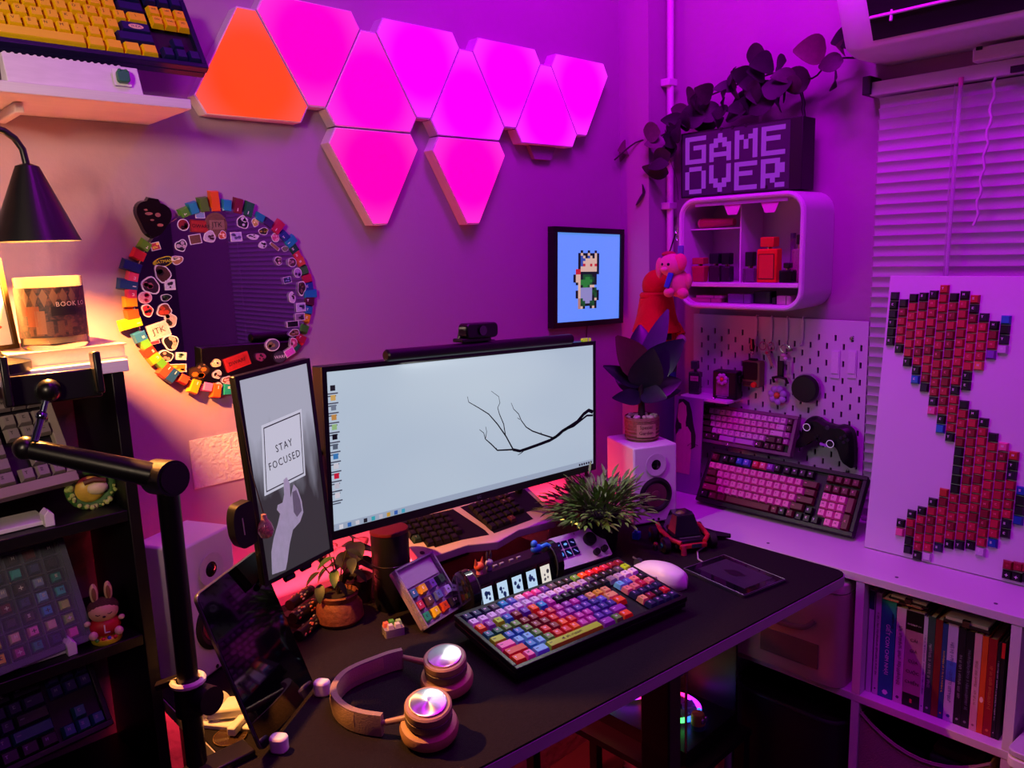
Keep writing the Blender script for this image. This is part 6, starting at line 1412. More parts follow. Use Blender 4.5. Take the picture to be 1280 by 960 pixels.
# mini shelf with items
a = onG(838, 492, .06); c0, c1 = 1.745, 1.80
sz_ = PX(870, 494, 1.75).z; syL, syR = 1.172, PX(922, 490, 1.772).y
t = thing('peg_shelf', 'small white shelf ledge hooked on the pegboard left side', 'shelf', (1.77, (syL+syR)/2, sz_-.008))
part('ledge', B().prism(roundpoly([(1.725, syL), (1.725, syR), (1.798, syR), (1.798, syL)], .014), sz_-.008, sz_), mt('#d0c4d6', .4), t, world=True, bevel=.001)
part('back_lip', B().box2((1.794, syR+.004, sz_), (1.7985, syL, sz_+.012)), mt('#d0c4d6', .4), t, world=True)
p = PX(868, 490, 1.762); t = thing('perfume_bottle', 'tall clear perfume bottle with a grey cap on the pegboard ledge', 'bottle', Matrix.Translation((1.765, p.y, sz_)) @ RZ(-80))
part('glass', B().box((0, 0, .030), (.030, .020, .060)), mt('#4a5a4c', .08, trans=.6), t, bevel=.003); part('label', B().box((.002, -.0104, .043), (.022, .0006, .013)), mt('#b86a88', .5), t); part('lettering', scrawl(B(), .016, .004, TR(.002, -.0109, .043) @ RX(90), 5), mt('#4a1c30', .5), t, smooth=False)
part('neck', B().cyl((0, 0, .06), (0, 0, .067), .007, n=14), CHROME, t); part('cap', B().box((0, 0, .078), (.018, .018, .022)), mt('#5a5462', .2, metal=.5), t, bevel=.002)
p = PX(906, 490, 1.752); t = thing('handheld_case', 'black handheld case with a pink window and a daisy charm', 'device', Matrix.Translation((1.764, p.y, sz_)) @ RZ(-84))
part('case', B().rbox((0, 0, .036), (.066, .034, .072), .004), mt('#0a090d', .4), t, bevel=.003); part('side_grip', B().box((.035, .0, .052), (.005, .02, .018)), BLK, t, bevel=.001)
part('window', B().box((-.006, -.0175, .033), (.032, .001, .046)), mt('#7a2a78', .15, var=.5, scale=3), t); part('window_trim', B().tube([(-.023, -.018, .009), (.011, -.018, .009), (.011, -.018, .057)], .0008, 5), mt('#a080a8', .3), t); part('lower_label', B().box((-.006, -.0175, .005), (.026, .001, .003)), mt('#8a7090', .4), t)
o2 = thing('daisy_charm', 'small lilac daisy charm on the black handheld case', 'charm', Matrix.Translation((1.764, p.y, sz_)) @ RZ(-84) @ TR(-.005, -.0215, .052) @ RX(90)); daisy(o2, (0, 0), .0165, '#b07ab8', 0.)
p = PX(892, 489, 1.735); t = thing('tiny_ring', 'tiny shiny ring lying on the pegboard ledge', 'ring', (1.735, p.y, sz_)); part('band', B().tube([(.004*math.cos(k*.6), .004*math.sin(k*.6), .0012) for k in range(10)], .0011, 6, True), CHROME, t); part('gem', B().ball((-.004, 0, .003), .002, 6, 5), mt('#e8d0d8', .1), t)
p = onG(941, 467, .02); t = thing('retro_mini_screen', 'small olive retro television gadget with a red knob on the pegboard', 'gadget', TG @ TR(p.x, p.y, .003))
part('shell', B().rbox((0, 0, .014), (.048, .066, .026), .005), mt('#6a6a38', .5), t, bevel=.002); part('screen', B().rbox((-.002, .008, .0275), (.040, .044, .002), .004), mt('#060608', .1), t); part('control_strip', B().box((-.006, -.024, .0275), (.030, .010, .001)), mt('#101014', .4), t); part('red_knob', B().lathe([(0, .027), (.0075, .027), (.0065, .033), (0, .034)], 16, (.010, -.026, 0)), mt('#c81c18', .35), t); part('top_grip', B().box((-.002, .035, .012), (.022, .006, .012)), BLK, t, bevel=.002); part('bracket', B().box((0, 0, .0), (.02, .03, .006)), BLK, t)
# pink compact keyboard on the pegboard
PKc = [PX(x, y, 1.765) for x, y in ((880, 503), (1004, 520), (993, 573), (874, 550))]
W65 = 16*U+.020
xx = V((0, -1, 0)); T = frame(PX(874, 551, 1.762), xx, V((.42, 0, 1)))
T.translation.x -= .008
kk = []
pk = '#c8a4b8'; dkk = '#4a1830'; pp_ = '#9a3a8a'
for r_, (ln, mods) in enumerate(((None, None),)*5): pass
kk += row(4, [(1, dkk, '#d8a0c0')]+[(1, pk, '#5a2844')]*12+[(1, pk, '#5a2844'), (1, dkk, '#d8a0c0')])
kk += row(3, [(1.5, dkk, '#d8a0c0')]+[(1, '#c88aa8', '#5a2844')]*11+[(1.5, pk, '#5a2844'), (1, dkk, '#d8a0c0')])
kk += row(2, [(1.75, dkk, '#d8a0c0')]+[(1, '#c88aa8', '#5a2844')]*10+[(2.25, pk, '#5a2844'), (1, pp_, '#f0c0e0')])
kk += row(1, [(2.25, dkk, '#d8a0c0')]+[(1, pk, '#5a2844')]*9+[(1.75, dkk, '#d8a0c0'), (1, dkk, '#d8a0c0'), (1, pp_, '#f0c0e0')])
kk += row(0, [(1.25, dkk, '#f0d0e0')]*2+[(1.25, '#2a1020', '#f0e0e8'), (2.75, '#b070b8', None), (3.25, '#b070b8', None), (1.25, dkk, '#d8a0c0'), -.25, (1, dkk, '#d8a0c0'), (1, dkk, '#d8a0c0'), (1, dkk, '#d8a0c0')])
kk = [(x*.93, y, w_*.93 if False else w_, c, l) for x, y, w_, c, l in kk]
kk = [(x/.93, y, w_, c, l) for x, y, w_, c, l in kk]
sc_ = (PKc[3]-PX(993, 575, 1.765)).length/(15*U+.02)
keyboard('pink_compact_keyboard', 'compact keyboard with pale pink keycaps in a plum case on the pegboard', T @ Matrix.Scale(min(1., sc_), 4), 15, 5, kk, mt('#6a3a5e', .4), hcase=.022, mx=.01, my=.010, corner=.008)
for i, px in enumerate((912, 948)):
    p = PX(px, 556, 1.75); tt = thing('keyboard_peg', ('left', 'right')[i]+' shiny peg holding up the compact pink keyboard', 'hook', (1.795, p.y, p.z-.002))
    part('peg', B().cyl((1.80, p.y, p.z-.004), (1.742, p.y, p.z-.004), .0028, n=10), CHROME, tt, world=True); part('tip', B().ball((1.741, p.y, p.z+.002), .0045, 10, 7), CHROME, tt, world=True)
p = onG(961, 578); tt = thing('hanging_clip', 'small black clip hanging below the compact keyboard', 'clip', TG @ TR(p.x, p.y, .001)); part('body', B().prism([(-.004, -.012), (.003, -.012), (.006, .004), (.003, .012), (-.003, .012), (-.006, .004)], 0, .006, .8), BLK, tt); part('pin', B().cyl((0, .012, .003), (0, .018, .003), .0015, n=8), BLK, tt)
# game controller
p = onG(1036, 545, .02); TCn = TG @ TR(p.x, p.y, .006) @ RZ(-9)
t = thing('game_controller', 'black game controller hanging at the right of the pegboard', 'controller', TCn)
outl = [(-.070, -.022), (-.079, -.048), (-.070, -.054), (-.058, -.046), (-.040, -.024), (-.02, -.016), (.02, -.016), (.040, -.024), (.056, -.050), (.070, -.060), (.079, -.052), (.072, -.012), (.062, .024), (.048, .038), (.030, .040), (.015, .034), (-.015, .034), (-.030, .040), (-.050, .037), (-.062, .022)]
sc2 = .95; ol = spl([V((x*sc2, y*sc2, 0)) for x, y in outl+[outl[0]]], 3)[:-1]
b = B(); n = len(ol); c_ = sum(ol, V())/n
rings = [(.0, .86), (.008, 1.0), (.024, .98), (.032, .84)]; vs = []
for z, s_ in rings: vs += [(c_.x+(q.x-c_.x)*s_, c_.y+(q.y-c_.y)*s_, z) for q in ol]
b.add(vs, [list(range(n)), list(range(3*n, 4*n))]+[(k*n+i, k*n+(i+1) % n, (k+1)*n+(i+1) % n, (k+1)*n+i) for k in range(3) for i in range(n)])
part('shell', b, mt('#0a090c', .4), t)
for x, y in ((-.044, .014), (.018, -.008)):
    sk_ = part('thumb_stick', B().lathe([(0, .030), (.007, .030), (.006, .038), (.009, .041), (.009, .043), (0, .042)], 20, (x, y, 0)), mt('#101014', .5), t); part('light_ring', B().tube([(x+.0085*math.cos(k*.35), y+.0085*math.sin(k*.35), .0435) for k in range(18)], .0008, 5, True), mt('#d0c8d8', .4, emit=.3), t)
for dx, dy in ((0, .008), (0, -.008), (.008, 0), (-.008, 0)): part('face_button', B().cyl((.044+dx, .010+dy, .030), (.044+dx, .010+dy, .035), .0036, n=12), mt('#2a2630', .3), t)
part('direction_pad', B().box((-.018, -.008, .032), (.016, .005, .004)).box((-.018, -.008, .032), (.005, .016, .004)), mt('#18161c', .4), t); part('home_button', B().cyl((0, .024, .031), (0, .024, .0335), .005, n=14), mt('#3a3640', .3), t)
p2 = TCn.inverted() @ PX(1027, 557, PGX-.05); part('sticker', B().box((p2.x, p2.y, .034), (.018, .006, .001)), mt('#b070d0', .4), t); part('bracket', B().box((0, -.014, .0), (.05, .008, .01)), WHT, t)
# big pink and maroon keyboard leaning on the pegboard
mar, pnk, blk2 = '#5a1428', '#d87aa0', '#120c12'
kk = []
fc = [blk2, '#1a1218', '#1a1218', '#2a60a8', '#5a68b8', '#c82848', '#d86a78', '#8a3aa0', '#1a1218', '#1a1218', '#1a1218', '#1a1218', '#1a1218']
kk += row(5.2, [(1, mar, '#a05068'), -.6]+[(1, c, '#f0e8f0') for c in fc[1:5]]+[-.3]+[(1, c, '#f0e8f0') for c in fc[5:9]]+[-.3]+[(1, c, '#f0e8f0') for c in fc[9:13]])
kk += row(4, [(1, pnk, '#7a2848')]*13+[(2, mar, '#e0809a')]); kk += row(3, [(1.5, mar, '#a04058')]+[(1, pnk, '#7a2848')]*12+[(1.5, mar, '#a04058')])
kk += row(2, [(1.75, mar, '#a04058')]+[(1, pnk, '#7a2848')]*11+[(2.25, mar, '#f0a0b8')]); kk += row(1, [(2.25, '#8a2a48', '#f0a0c0')]+[(1, pnk, '#7a2848')]*10+[(1.75, mar, '#e07090')])
kk += row(0, [(1.25, blk2, '#f0e8f0'), (1.25, mar, '#e08098'), (1.25, mar, None), (6.25, mar, None), (1, mar, '#e08098'), (1, blk2, '#f0e8f0'), (1, mar, '#e08098')])
kk += row(.85, [(1, blk2, '#f0f0f0')], 14.2); kk += row(-.15, [(1, blk2, '#f0f0f0')]*3, 13.2)
kk += row(5.2, [(1, mar, '#c06078')]*4, 15.7); kk += row(4, [(1, mar, '#f0a0b0')]*4, 15.7)
for r_ in (3, 2, 1): kk += row(r_-.05, [(1, '#e08aa8', '#7a2848')]*3, 15.7)
kk += row(-.05, [(1, '#e08aa8', '#7a2848')]*2, 16.7); kk += [(18.7, 1.95, (1, 2), '#6a2038', None), (18.7, -.05, (1, 2), mar, '#e08098')]
W_ = 19.8*U+.018
T = frame(V((1.655, 1.063, CT+.003)), V((0, -1, 0)), V((.62, 0, 1)))
keyboard('pink_full_keyboard', 'black keyboard with pink and maroon keycaps leaning below the pegboard', T, 19.8, 6.3, kk, mt('#100a10', .4), hcase=.020, mx=.009, my=.010)
# ------------------------------------------------------------------ poster behind the speaker
q0 = PX(783, 497, 1.69); TPo = frame(V((1.700, 1.236, CT+.001)), V((.0, -1, 0)), V((.06, 0, 1)))
t = thing('portrait_poster', 'purple printed portrait board standing behind the right speaker', 'poster', TPo)
pw, ph_ = .145, .255
part('board', B().box((pw/2, ph_/2, -.002), (pw, ph_, .004)), mt('#8a4a9a', .5, var=.25, scale=2), t, bevel=.0005)
def pr_(pts, m, z, nm): part(nm, B().add([(x*pw, y*ph_, z) for x, y in pts], [list(range(len(pts)))]), m, t, smooth=False)
pr_([(.50, .97), (.60, 1.0-.02), (.72, .95), (.78, .86), (.82, .74), (.88, .62), (.88, .5), (.80, .47), (.74, .55), (.70, .68), (.52, .66), (.46, .58), (.44, .68), (.47, .82)], mt('#1e1422', .6), .0006, 'hair_print')
pr_([(.47, .60), (.58, .67), (.70, .70), (.78, .64), (.80, .5), (.78, .2), (.50, .2), (.46, .4)], mt('#c86a98', .6), .0008, 'shoulder_print')
pr_([(.50, .92), (.58, .95), (.66, .91), (.68, .82), (.66, .74), (.68, .66), (.58, .66), (.57, .72), (.52, .73), (.48, .78), (.49, .86)], mt('#c87a8c', .6), .001, 'face_print')
b = B(); b.tube([(.72*pw, .50*ph_, .0014), (.80*pw, .54*ph_, .0014), (.78*pw, .47*ph_, .0014), (.88*pw, .53*ph_, .0014), (.94*pw, .52*ph_, .0014)], .0007, 4); part('scribble', b, mt('#1a1020', .6), t)
pr_([(.55, .36), (.9, .36), (.9, .355), (.55, .355)], mt('#a04aa8', .6), .0006, 'line_print'); pr_([(.55, .28), (.8, .28), (.8, .274), (.55, .274)], mt('#a04aa8', .6), .0006, 'line_print')
# ------------------------------------------------------------------ plush toys
c = PX(832, 470, 1.66); pl = V((1.655, 1.205, CT)); 
t = thing('rainbow_plush', 'large red hooded plush with a rainbow striped lower body', 'plush toy', Matrix.Translation((1.635, 1.178, CT)) @ RZ(-48))
zz = [PX(830, y, 1.635).z-CT for y in (490, 465, 445, 428, 408, 372, 352, 344)]
red = mt('#c01010', .85, bump=.3, bscale=300)
def ring_(z0_, z1_, r0_, r1_, m, nm):
    b = B(); b.lathe([(0, z0_), (r0_, z0_), ((r0_+r1_)/2*1.03, (z0_+z1_)/2), (r1_, z1_), (0, z1_)], 24); b.v = [V((v.x, v.y*.75, v.z)) for v in b.v]; part(nm, b, m, t)
zb_ = .0
ring_(0, zz[0], .040, .046, mt('#3a1c58', .85), 'violet_stripe'); ring_(zz[0], zz[1], .046, .050, mt('#14286a', .85), 'blue_stripe'); ring_(zz[1], zz[2], .050, .052, mt('#1c5a2c', .85), 'green_stripe'); ring_(zz[2], zz[3], .052, .052, mt('#c07a1c', .85), 'yellow_stripe')
ring_(zz[3], zz[4], .052, .051, red, 'red_coat'); ring_(zz[4], zz[5], .051, .042, red, 'red_chest')
part('hood', B().ball((0, 0, (zz[5]+zz[7])/2+.002), (.036, .030, (zz[7]-zz[5])/2+.012), 20, 12), red, t)
part('hood_roll', B().tube([(.034*math.cos(k*.3142), .027*math.sin(k*.3142), zz[5]+.006) for k in range(20)], .0085, 8, True), red, t)
part('cape', B().lathe([(.036, zz[5]+.006), (.054, zz[4]+.012), (.062, zz[4]-.012), (.060, zz[4]-.014), (.05, zz[4]+.008), (.034, zz[5])], 24, cap=False), red, t)
part('belt', B().box((.016, -.041, (zz[3]+zz[4])/2-.002), (.034, .006, .018)), BLK, t, bevel=.002); part('belt_buckle', B().box((-.004, -.0425, (zz[3]+zz[4])/2-.002), (.005, .006, .02)), mt('#c8c0d0', .4), t)
part('paw', B().ball((.058, -.02, zz[3]+.006), (.014, .013, .014)), mt('#b098a8', .9), t); part('paw', B().ball((-.058, -.014, zz[2]+.002), (.015, .013, .018)), mt('#d89a50', .8), t)
part('arm', B().tube([(.046, 0, zz[4]), (.058, -.012, zz[3]+.016)], .015, 10), red, t)
pc_ = PX(835, 335, 1.625)
t = thing('pig_plush', 'small pink plush with floppy ears perched on the red plush', 'plush toy', Matrix.Translation((1.588, PX(842, 366, 1.588).y, PX(844, 368, 1.588).z)) @ RZ(-62) @ Matrix.Scale(1.45, 4))
pkm = mt('#d89088', .85, bump=.3, bscale=400)
part('body', B().ball((.008, 0, .018), (.019, .015, .023), 16, 10), pkm, t); part('head', B().ball((-.002, -.004, .048), (.022, .018, .019), 16, 10), mt('#d89c94', .85, bump=.3, bscale=400), t)
part('ear', B().ball((-.022, -.004, .044), (.007, .006, .017), 10, 8), pkm, t); part('ear', B().ball((.012, -.014, .053), (.011, .006, .014), 10, 8), mt('#e0587a', .8), t)
part('hair_tuft', B().ball((-.008, 0, .066), (.012, .009, .005), 10, 6), mt('#a02038', .8), t)
for x, y in ((-.006, -.0205), (-.016, -.016)): part('eye', B().ball((x, y, .050), .0026, 8, 6), BLK, t)
part('snout', B().ball((-.013, -.020, .042), (.006, .004, .0045), 8, 6), mt('#e8b0a8', .8), t); part('scarf', B().box((-.006, -.0165, .024), (.009, .005, .026), (0, R(18), 0)), mt('#2a68c0', .7), t, bevel=.002)
part('arm', B().ball((.024, -.006, .022), (.007, .007, .012), 10, 8), pkm, t); part('leg', B().ball((.016, -.012, .002), (.010, .010, .009), 10, 8), pkm, t); part('leg', B().ball((-.006, -.012, .004), (.009, .010, .008), 10, 8), pkm, t)
# ------------------------------------------------------------------ map board with keycap mosaic
bl_ = PX(1080, 686, 1.628); TMb = frame(V((1.628, bl_.y, CT+.002)), V((0, -1, .0)), V((.125, 0, 1)))
MW, MH = .60, .575
t = thing('map_board', 'white leaning board with a red and black keycap mosaic map', 'board', TMb)
part('board', B().box((MW/2, MH/2, -.006), (MW, MH, .012)), mt('#d4c6da', .5, var=.03), t, bevel=.001)
nb = TMb.to_3x3() @ V((0, 0, 1))
def onB(px, py): return TMb.inverted() @ PP(px, py, TMb.translation+nb*.006, nb)
pol = [(1105, 385), (1112, 370), (1150, 370), (1175, 361), (1199, 361), (1222, 376), (1230, 392), (1264, 402), (1268, 428), (1250, 440), (1236, 452), (1215, 468), (1207, 482), (1197, 492), (1212, 500), (1217, 516), (1234, 530), (1242, 543), (1264, 550), (1272, 572), (1277, 600), (1281, 630), (1272, 657), (1254, 678), (1232, 693), (1200, 690), (1170, 692), (1146, 703), (1130, 690), (1119, 667), (1123, 645), (1150, 630), (1178, 615), (1194, 596), (1192, 570), (1178, 545), (1163, 515), (1152, 492), (1140, 476), (1128, 455), (1113, 430), (1104, 408)]
pb = [onB(*p) for p in pol]
def inside(x, y):
    c = False; n = len(pb)
    for i in range(n):
        a, d = pb[i], pb[i-1]
        if (a.y > y) != (d.y > y) and x < (d.x-a.x)*(y-a.y)/(d.y-a.y)+a.x: c = not c
    return c
rnd = random.Random(9); cells = {}
pt = .0186
for i in range(0, 32):
    for j in range(0, 32):
        x, y = i*pt+pt/2+.004, j*pt+pt/2+.003+(.0045 if i % 3 == 1 else (-.003 if i % 3 == 2 else 0))
        if x < MW-.01 and y < MH-.01 and inside(x, y): cells[i, j] = (x, y)
edgec = ['#141016', '#141016', '#18121a', '#1c1620', '#221c2c']
acc = ['#c8b0d0', '#b03028', '#1c4a98', '#2a8ab0', '#7a3aa8', '#d87a50', '#e06090', '#2a2a48', '#c8b8d0']
for (i, j), (x, y) in cells.items():
    nb_ = sum((i+a, j+d) in cells for a, d in ((1, 0), (-1, 0), (0, 1), (0, -1)))
    edge = nb_ < 4
    col = rnd.choice(edgec) if edge else rnd.choice(['#b01838', '#a81634', '#981430', '#b81c3c', '#7a1028'])
    if edge and nb_ <= 2 and rnd.random() < .35: col = rnd.choice(acc)
    keycap(t, TR(x, y, .0), .97, col, ('#e0d0e0' if edge else '#e06080') if rnd.random() < .6 else None, h=.97, hh=.0075)
for k, (px, py, col) in enumerate(((1259, 707, '#8a1028'), (1272, 709, '#8a1028'), (1258, 719, '#141016'), (1270, 722, '#141016'), (1283, 711, '#8a1028'), (1283, 724, '#141016'))):
    p = onB(px, py); keycap(t, TR(p.x, p.y, 0), .97, col, '#f0e8f0' if k in (2, 3, 5) else '#c03050', h=.97, hh=.0075, var=6)
# ------------------------------------------------------------------ books in the cabinet cell
Z2 = lambda x, y: (1000+x/3.557, 690+y/3.557)
SZ = .4825; XB = 1.515
bk = [  # left px, right px, top py (zoom coords at the spine top), colour, title, title colour, label, tall title
 (287, 322, 165, '#c8c4d0', None, None, 'white book with a navy top band, leftmost of the row'), (327, 352, 178, '#c4bcc8', 'print', '#4a4450', 'thin off white book between the white and the teal book'),
 (352, 418, 210, '#1c988c', 'GIẾT CON CHIM NHẠI', '#d8e8e8', 'thick teal book with white vertical title'), (420, 462, 245, '#c4b0cc', 'print', '#4a3a58', 'pale lilac book with handwritten style lettering'),
 (462, 542, 262, '#a07a90', 'CÁI GIÁ CỦA CUỘC CHIẾN', '#241820', 'wide mauve and black book titled in dark capitals'), (540, 560, 285, '#b8b8d0', 'print', '#2a4a90', 'slim white and blue book right of the mauve one'),
 (558, 592, 285, '#2c4a44', 'print', '#a0b0a8', 'dark green book right of the slim white one'), (592, 624, 298, '#6a2420', '', '#d0a090', 'brown red book right of the dark green one'),
 (624, 648, 315, '#1c3a78', 'print', '#d8c040', 'narrow blue book with a yellow mark'), (648, 694, 315, '#b0a0d8', 'print', '#3a3a90', 'lavender book with a blue picture band'),
 (694, 728, 335, '#181420', 'print', '#8a8890', 'black book with grey lettering right of the lavender one'), (728, 766, 350, '#0e0c16', 'print', '#6a6a80', 'plain black blue book beside the pinkish white one'),
 (766, 800, 360, '#c89aa8', 'print', '#8a5a68', 'pinkish white book between black and orange ones'), (800, 828, 372, '#c8501c', '', '#f0c0a0', 'orange book with a small printed figure'),
 (828, 868, 384, '#8a1020', 'print', '#c86a40', 'deep red book right of the orange one'), (868, 886, 400, '#18141c', 'print', '#c0b8c8', 'thin black book with white vertical lettering'), (886, 904, 400, '#141018', '', '#c82028', 'thin black book with a red top, rightmost of the row')]
for i, (l, r_, tp, col, ti, tcl, lab) in enumerate(bk):
    yl, yr = min(.577, PX(*Z2(l, 450+(l-300)*.2), XB).y), PX(*Z2(r_, 450+(r_-300)*.2), XB).y
    zt_ = PX(*Z2((l+r_)/2, tp), XB).z; th_ = yl-yr-.0006; hgt = min(zt_, CT-.03)-SZ; dep = .14+.02*((i*7) % 3)/2
    Tb = frame(V((XB, yl-.0003, SZ)), V((0, -1, 0)), V((0, 0, 1)))
    t = thing('book', lab, 'book', Tb, 'books upright in the cabinet')
    cmx = mt(col, .5, var=.08); b = B(); b.box2((0, 0, -.0015), (th_, hgt, 0)); b.box2((0, 0, -dep), (.0012, hgt, -.0015)); b.box2((th_-.0012, 0, -dep), (th_, hgt, -.0015)); part('cover', b, cmx, t, smooth=False)
    part('pages', B().box2((.0014, .002, -dep+.002), (th_-.0014, hgt-.002, -.0018)), mt('#c8bca8', .8), t, smooth=False)
    if i == 4:
        part('band', B().box2((.0002, hgt*.80, .0), (th_-.0002, hgt-.001, .0004)), BLK, t, smooth=False); part('band', B().box2((.0002, .001, 0), (th_-.0002, hgt*.14, .0004)), BLK, t, smooth=False)
        b = B()
        for k, wd in enumerate(('CÁI', 'GIÁ', 'CỦA', 'CUỘC', 'CHIẾN')): b.text(wd, .0085, TR(th_/2, hgt*(.70-.11*k), .0006), .0001)
        part('title', b, mt(tcl, .5), t, smooth=False); part('author', scrawl(B(), th_*.8, .003, TR(th_/2, hgt*.86, .0007), 4), mt('#c8c0c8', .5), t, smooth=False); part('emblem', B().box((th_/2, hgt*.07, .0007), (.004, .008, .0004)), mt('#c83048', .5), t, smooth=False)
    elif ti:
        sz_ = min(th_*.62, .0095 if len(ti) < 12 else .0105); part('title', B().text(ti, sz_, TR(th_/2, hgt*.5, .0004) @ RZ(-90), .0001) if i == 2 else scrawl(B(), hgt*(.62 if i % 2 else .45), th_*.34, TR(th_/2, hgt*.5, .0004) @ RZ(-90), i), mt(tcl, .5), t, smooth=False)
        part('publisher_mark', B().prism([(th_/2+th_*.2*math.cos(k), hgt*.06+th_*.2*math.sin(k)) for k in range(6)], .0001, .0004), mt(tcl, .5), t, smooth=False)
    if i == 0: part('band', B().box2((.0002, hgt*.82, 0), (th_-.0002, hgt-.001, .0005)), mt('#1c2448', .5), t, smooth=False)
    if i == 2: part('author', B().text('HARPER LEE', .0058, TR(th_*.8, hgt*.80, .0005) @ RZ(-90), .0001), mt('#0e3a40', .5), t, smooth=False)
    if i == 9: part('band', B().box2((.0002, hgt*.42, 0), (th_-.0002, hgt*.62, .0003)), mt('#3a58b8', .5), t, smooth=False)
    if i == 13: part('figure_print', B().prism([(th_/2+.003*math.cos(k*.8), hgt*.35+.006*math.sin(k*.8)) for k in range(8)], .0001, .0004), mt('#f0c0b0', .5), t, smooth=False)
    if i == 16: part('band', B().box2((.0002, hgt*.84, 0), (th_-.0002, hgt-.001, .0004)), mt('#c82028', .5), t, smooth=False)
# thin magazines at the far left
for k in range(3):
    y = PX(*Z2(262+k*8, 500), XB).y; t = thing('magazine', ('thin grey magazine against the cabinet upright', 'thin pale magazine, second from the cabinet upright', 'thin dark magazine, third from the cabinet upright')[k], 'magazine', frame(V((XB+.01, y, SZ)), V((0, -1, 0)), V((0, 0, 1))))
    part('cover', B().box2((0, 0, -.13), (.0018, .205+.006*k, 0)), mt(('#8a8690', '#b8b4c0', '#3a3840')[k], .5), t); part('spine', B().box2((.0001, .002, .0001), (.0017, .2, .0004)), mt('#6a6670', .5), t)
# books lying on top of the row
for l, r_, tp, cl_, zz_, lab, h_ in ((372, 545, 215, '#b06a60', 0, 'salmon pink notebook cover lying on the teal book', .004), (400, 572, 180, '#1a161c', .005, 'black ring notebook lying on the upright books', .008), (640, 845, 300, '#241a1c', 0, 'clipped stack of papers in a dark folder on the books', .012)):
    yl, yr = PX(*Z2(l, tp), XB).y, PX(*Z2(r_, tp+50), XB).y; tops = [min(PX(*Z2((a+c)/2, tp_), XB).z, CT-.03) for a, c, tp_, *_ in bk if c > l and a < r_]; zb = max(tops)+.0008+zz_
    t = thing('flat_notebook', lab, 'notebook', (XB+.05, (yl+yr)/2, zb)); part('cover', B().box2((XB-.004, yr, zb), (XB+.12, yl, zb+h_*.45)), mt(cl_, .5), t, world=True, bevel=.0005)
    part('pages', B().box2((XB-.001, yr+.003, zb+h_*.45), (XB+.115, yl-.003, zb+h_*.9)), mt('#b8b0bc', .7), t, world=True); part('clip', B().box2((XB-.005, (yl+yr)/2-.006, zb), (XB+.004, (yl+yr)/2+.006, zb+h_)), CHROME, t, world=True)
# ------------------------------------------------------------------ storage boxes in the cabinet
t = thing('storage_box', 'translucent smoky storage box with a handle in the cabinet', 'storage box', (1.62, .745, SZ))
tm = mt('#b8a69e', .35, var=.08, trans=.1)
YA, YB = .612, .872
b = B(); fp = roundpoly([(1.478, YA), (1.478, YB), (1.77, YB), (1.77, YA)], .03); b.prism(fp, SZ+.001, SZ+.205, 1.02); part('tub', b, tm, t, world=True)
part('lid', B().prism(roundpoly([(1.474, YA-.002), (1.474, YB+.002), (1.774, YB+.002), (1.774, YA-.002)], .03), SZ+.205, SZ+.228), mt('#c0b0b0', .3, trans=.1), t, world=True, bevel=.003)
part('handle', B().tube(spl([V((1.476, .81, SZ+.135)), V((1.462, .79, SZ+.120)), V((1.460, .74, SZ+.116)), V((1.462, .69, SZ+.120)), V((1.476, .67, SZ+.135))]), .0055, 8), mt('#8a7874', .35), t, world=True)
part('label_panel', B().box2((1.4755, .66, SZ+.03), (1.4775, .79, SZ+.085)), mt('#6a5c5a', .4), t, world=True, bevel=.001)
t = thing('waste_bin', 'dark rounded bin with a liner in the lower cabinet cell', 'bin', (1.62, .745, .0765))
b = B(); fp = roundpoly([(1.50, .615), (1.50, .872), (1.74, .872), (1.74, .615)], .05); b.prism([(x, y) for x, y in fp], .0775, .385, 1.02); part('body', b, mt('#1c1c22', .5), t, world=True)
part('rim', B().tube([(x, y, .386) for x, y in fp], .005, 8, True), mt('#2a2a30', .4), t, world=True); part('liner', B().prism([(x*.98+.032, y*.96+.03) for x, y in fp], .386, .390), mt('#14120c', .6, bump=.8), t, world=True)
t = thing('fabric_basket', 'beige fabric basket with a dipped front in the lower cabinet', 'basket', (1.62, .46, .0765))
b = B(); ys = [.343+k*.0235 for k in range(11)]; vs = []
for k, y in enumerate(ys):
    u = (k-5)/5; zt_ = .395+.05*u*u
    vs += [(1.497, y, .078), (1.497, y, zt_), (1.500, y, zt_), (1.500, y, .078)]
b.add(vs, [(4*k+q, 4*k+(q+1) % 4, 4*k+4+(q+1) % 4, 4*k+4+q) for k in range(10) for q in range(4)]+[(0, 1, 2, 3), (40, 41, 42, 43)])
b.box2((1.501, .343, .078), (1.74, .346, .44)); b.box2((1.501, .575, .078), (1.74, .578, .44)); b.box2((1.738, .347, .078), (1.74, .574, .44)); part('cloth', b, mt('#8a7870', .9, var=.12, scale=30, bump=.6, bscale=400), t, world=True)
part('hem', B().tube([(1.4965, y, .395+.05*((k-5)/5)**2-.004) for k, y in enumerate(ys)], .0025, 6), mt('#7a6a64', .9), t, world=True)
for lo, hi, cl_, lab, nm in (((1.54, .37, .30), (1.70, .46, .405), '#5a5a66', 'grey folded cloth inside the fabric basket', 'folded_cloth'), ((1.55, .47, .30), (1.70, .56, .395), '#14141a', 'black folded cloth inside the fabric basket', 'folded_cloth')):
    tt = thing(nm, lab, 'cloth', ((lo[0]+hi[0])/2, (lo[1]+hi[1])/2, lo[2])); part('lower_fold', B().box2(lo, (hi[0], hi[1], hi[2]-.02)), mt(cl_, .9), tt, world=True, bevel=.006); part('upper_fold', B().box2((lo[0]+.005, lo[1]+.004, hi[2]-.019), (hi[0]-.01, hi[1]-.006, hi[2])), mt(cl_, .9), tt, world=True, bevel=.006)
t = thing('white_device', 'white slim device poking out of the right cabinet cell', 'device', Matrix.Translation((1.46, .285, SZ)) @ RZ(-6))
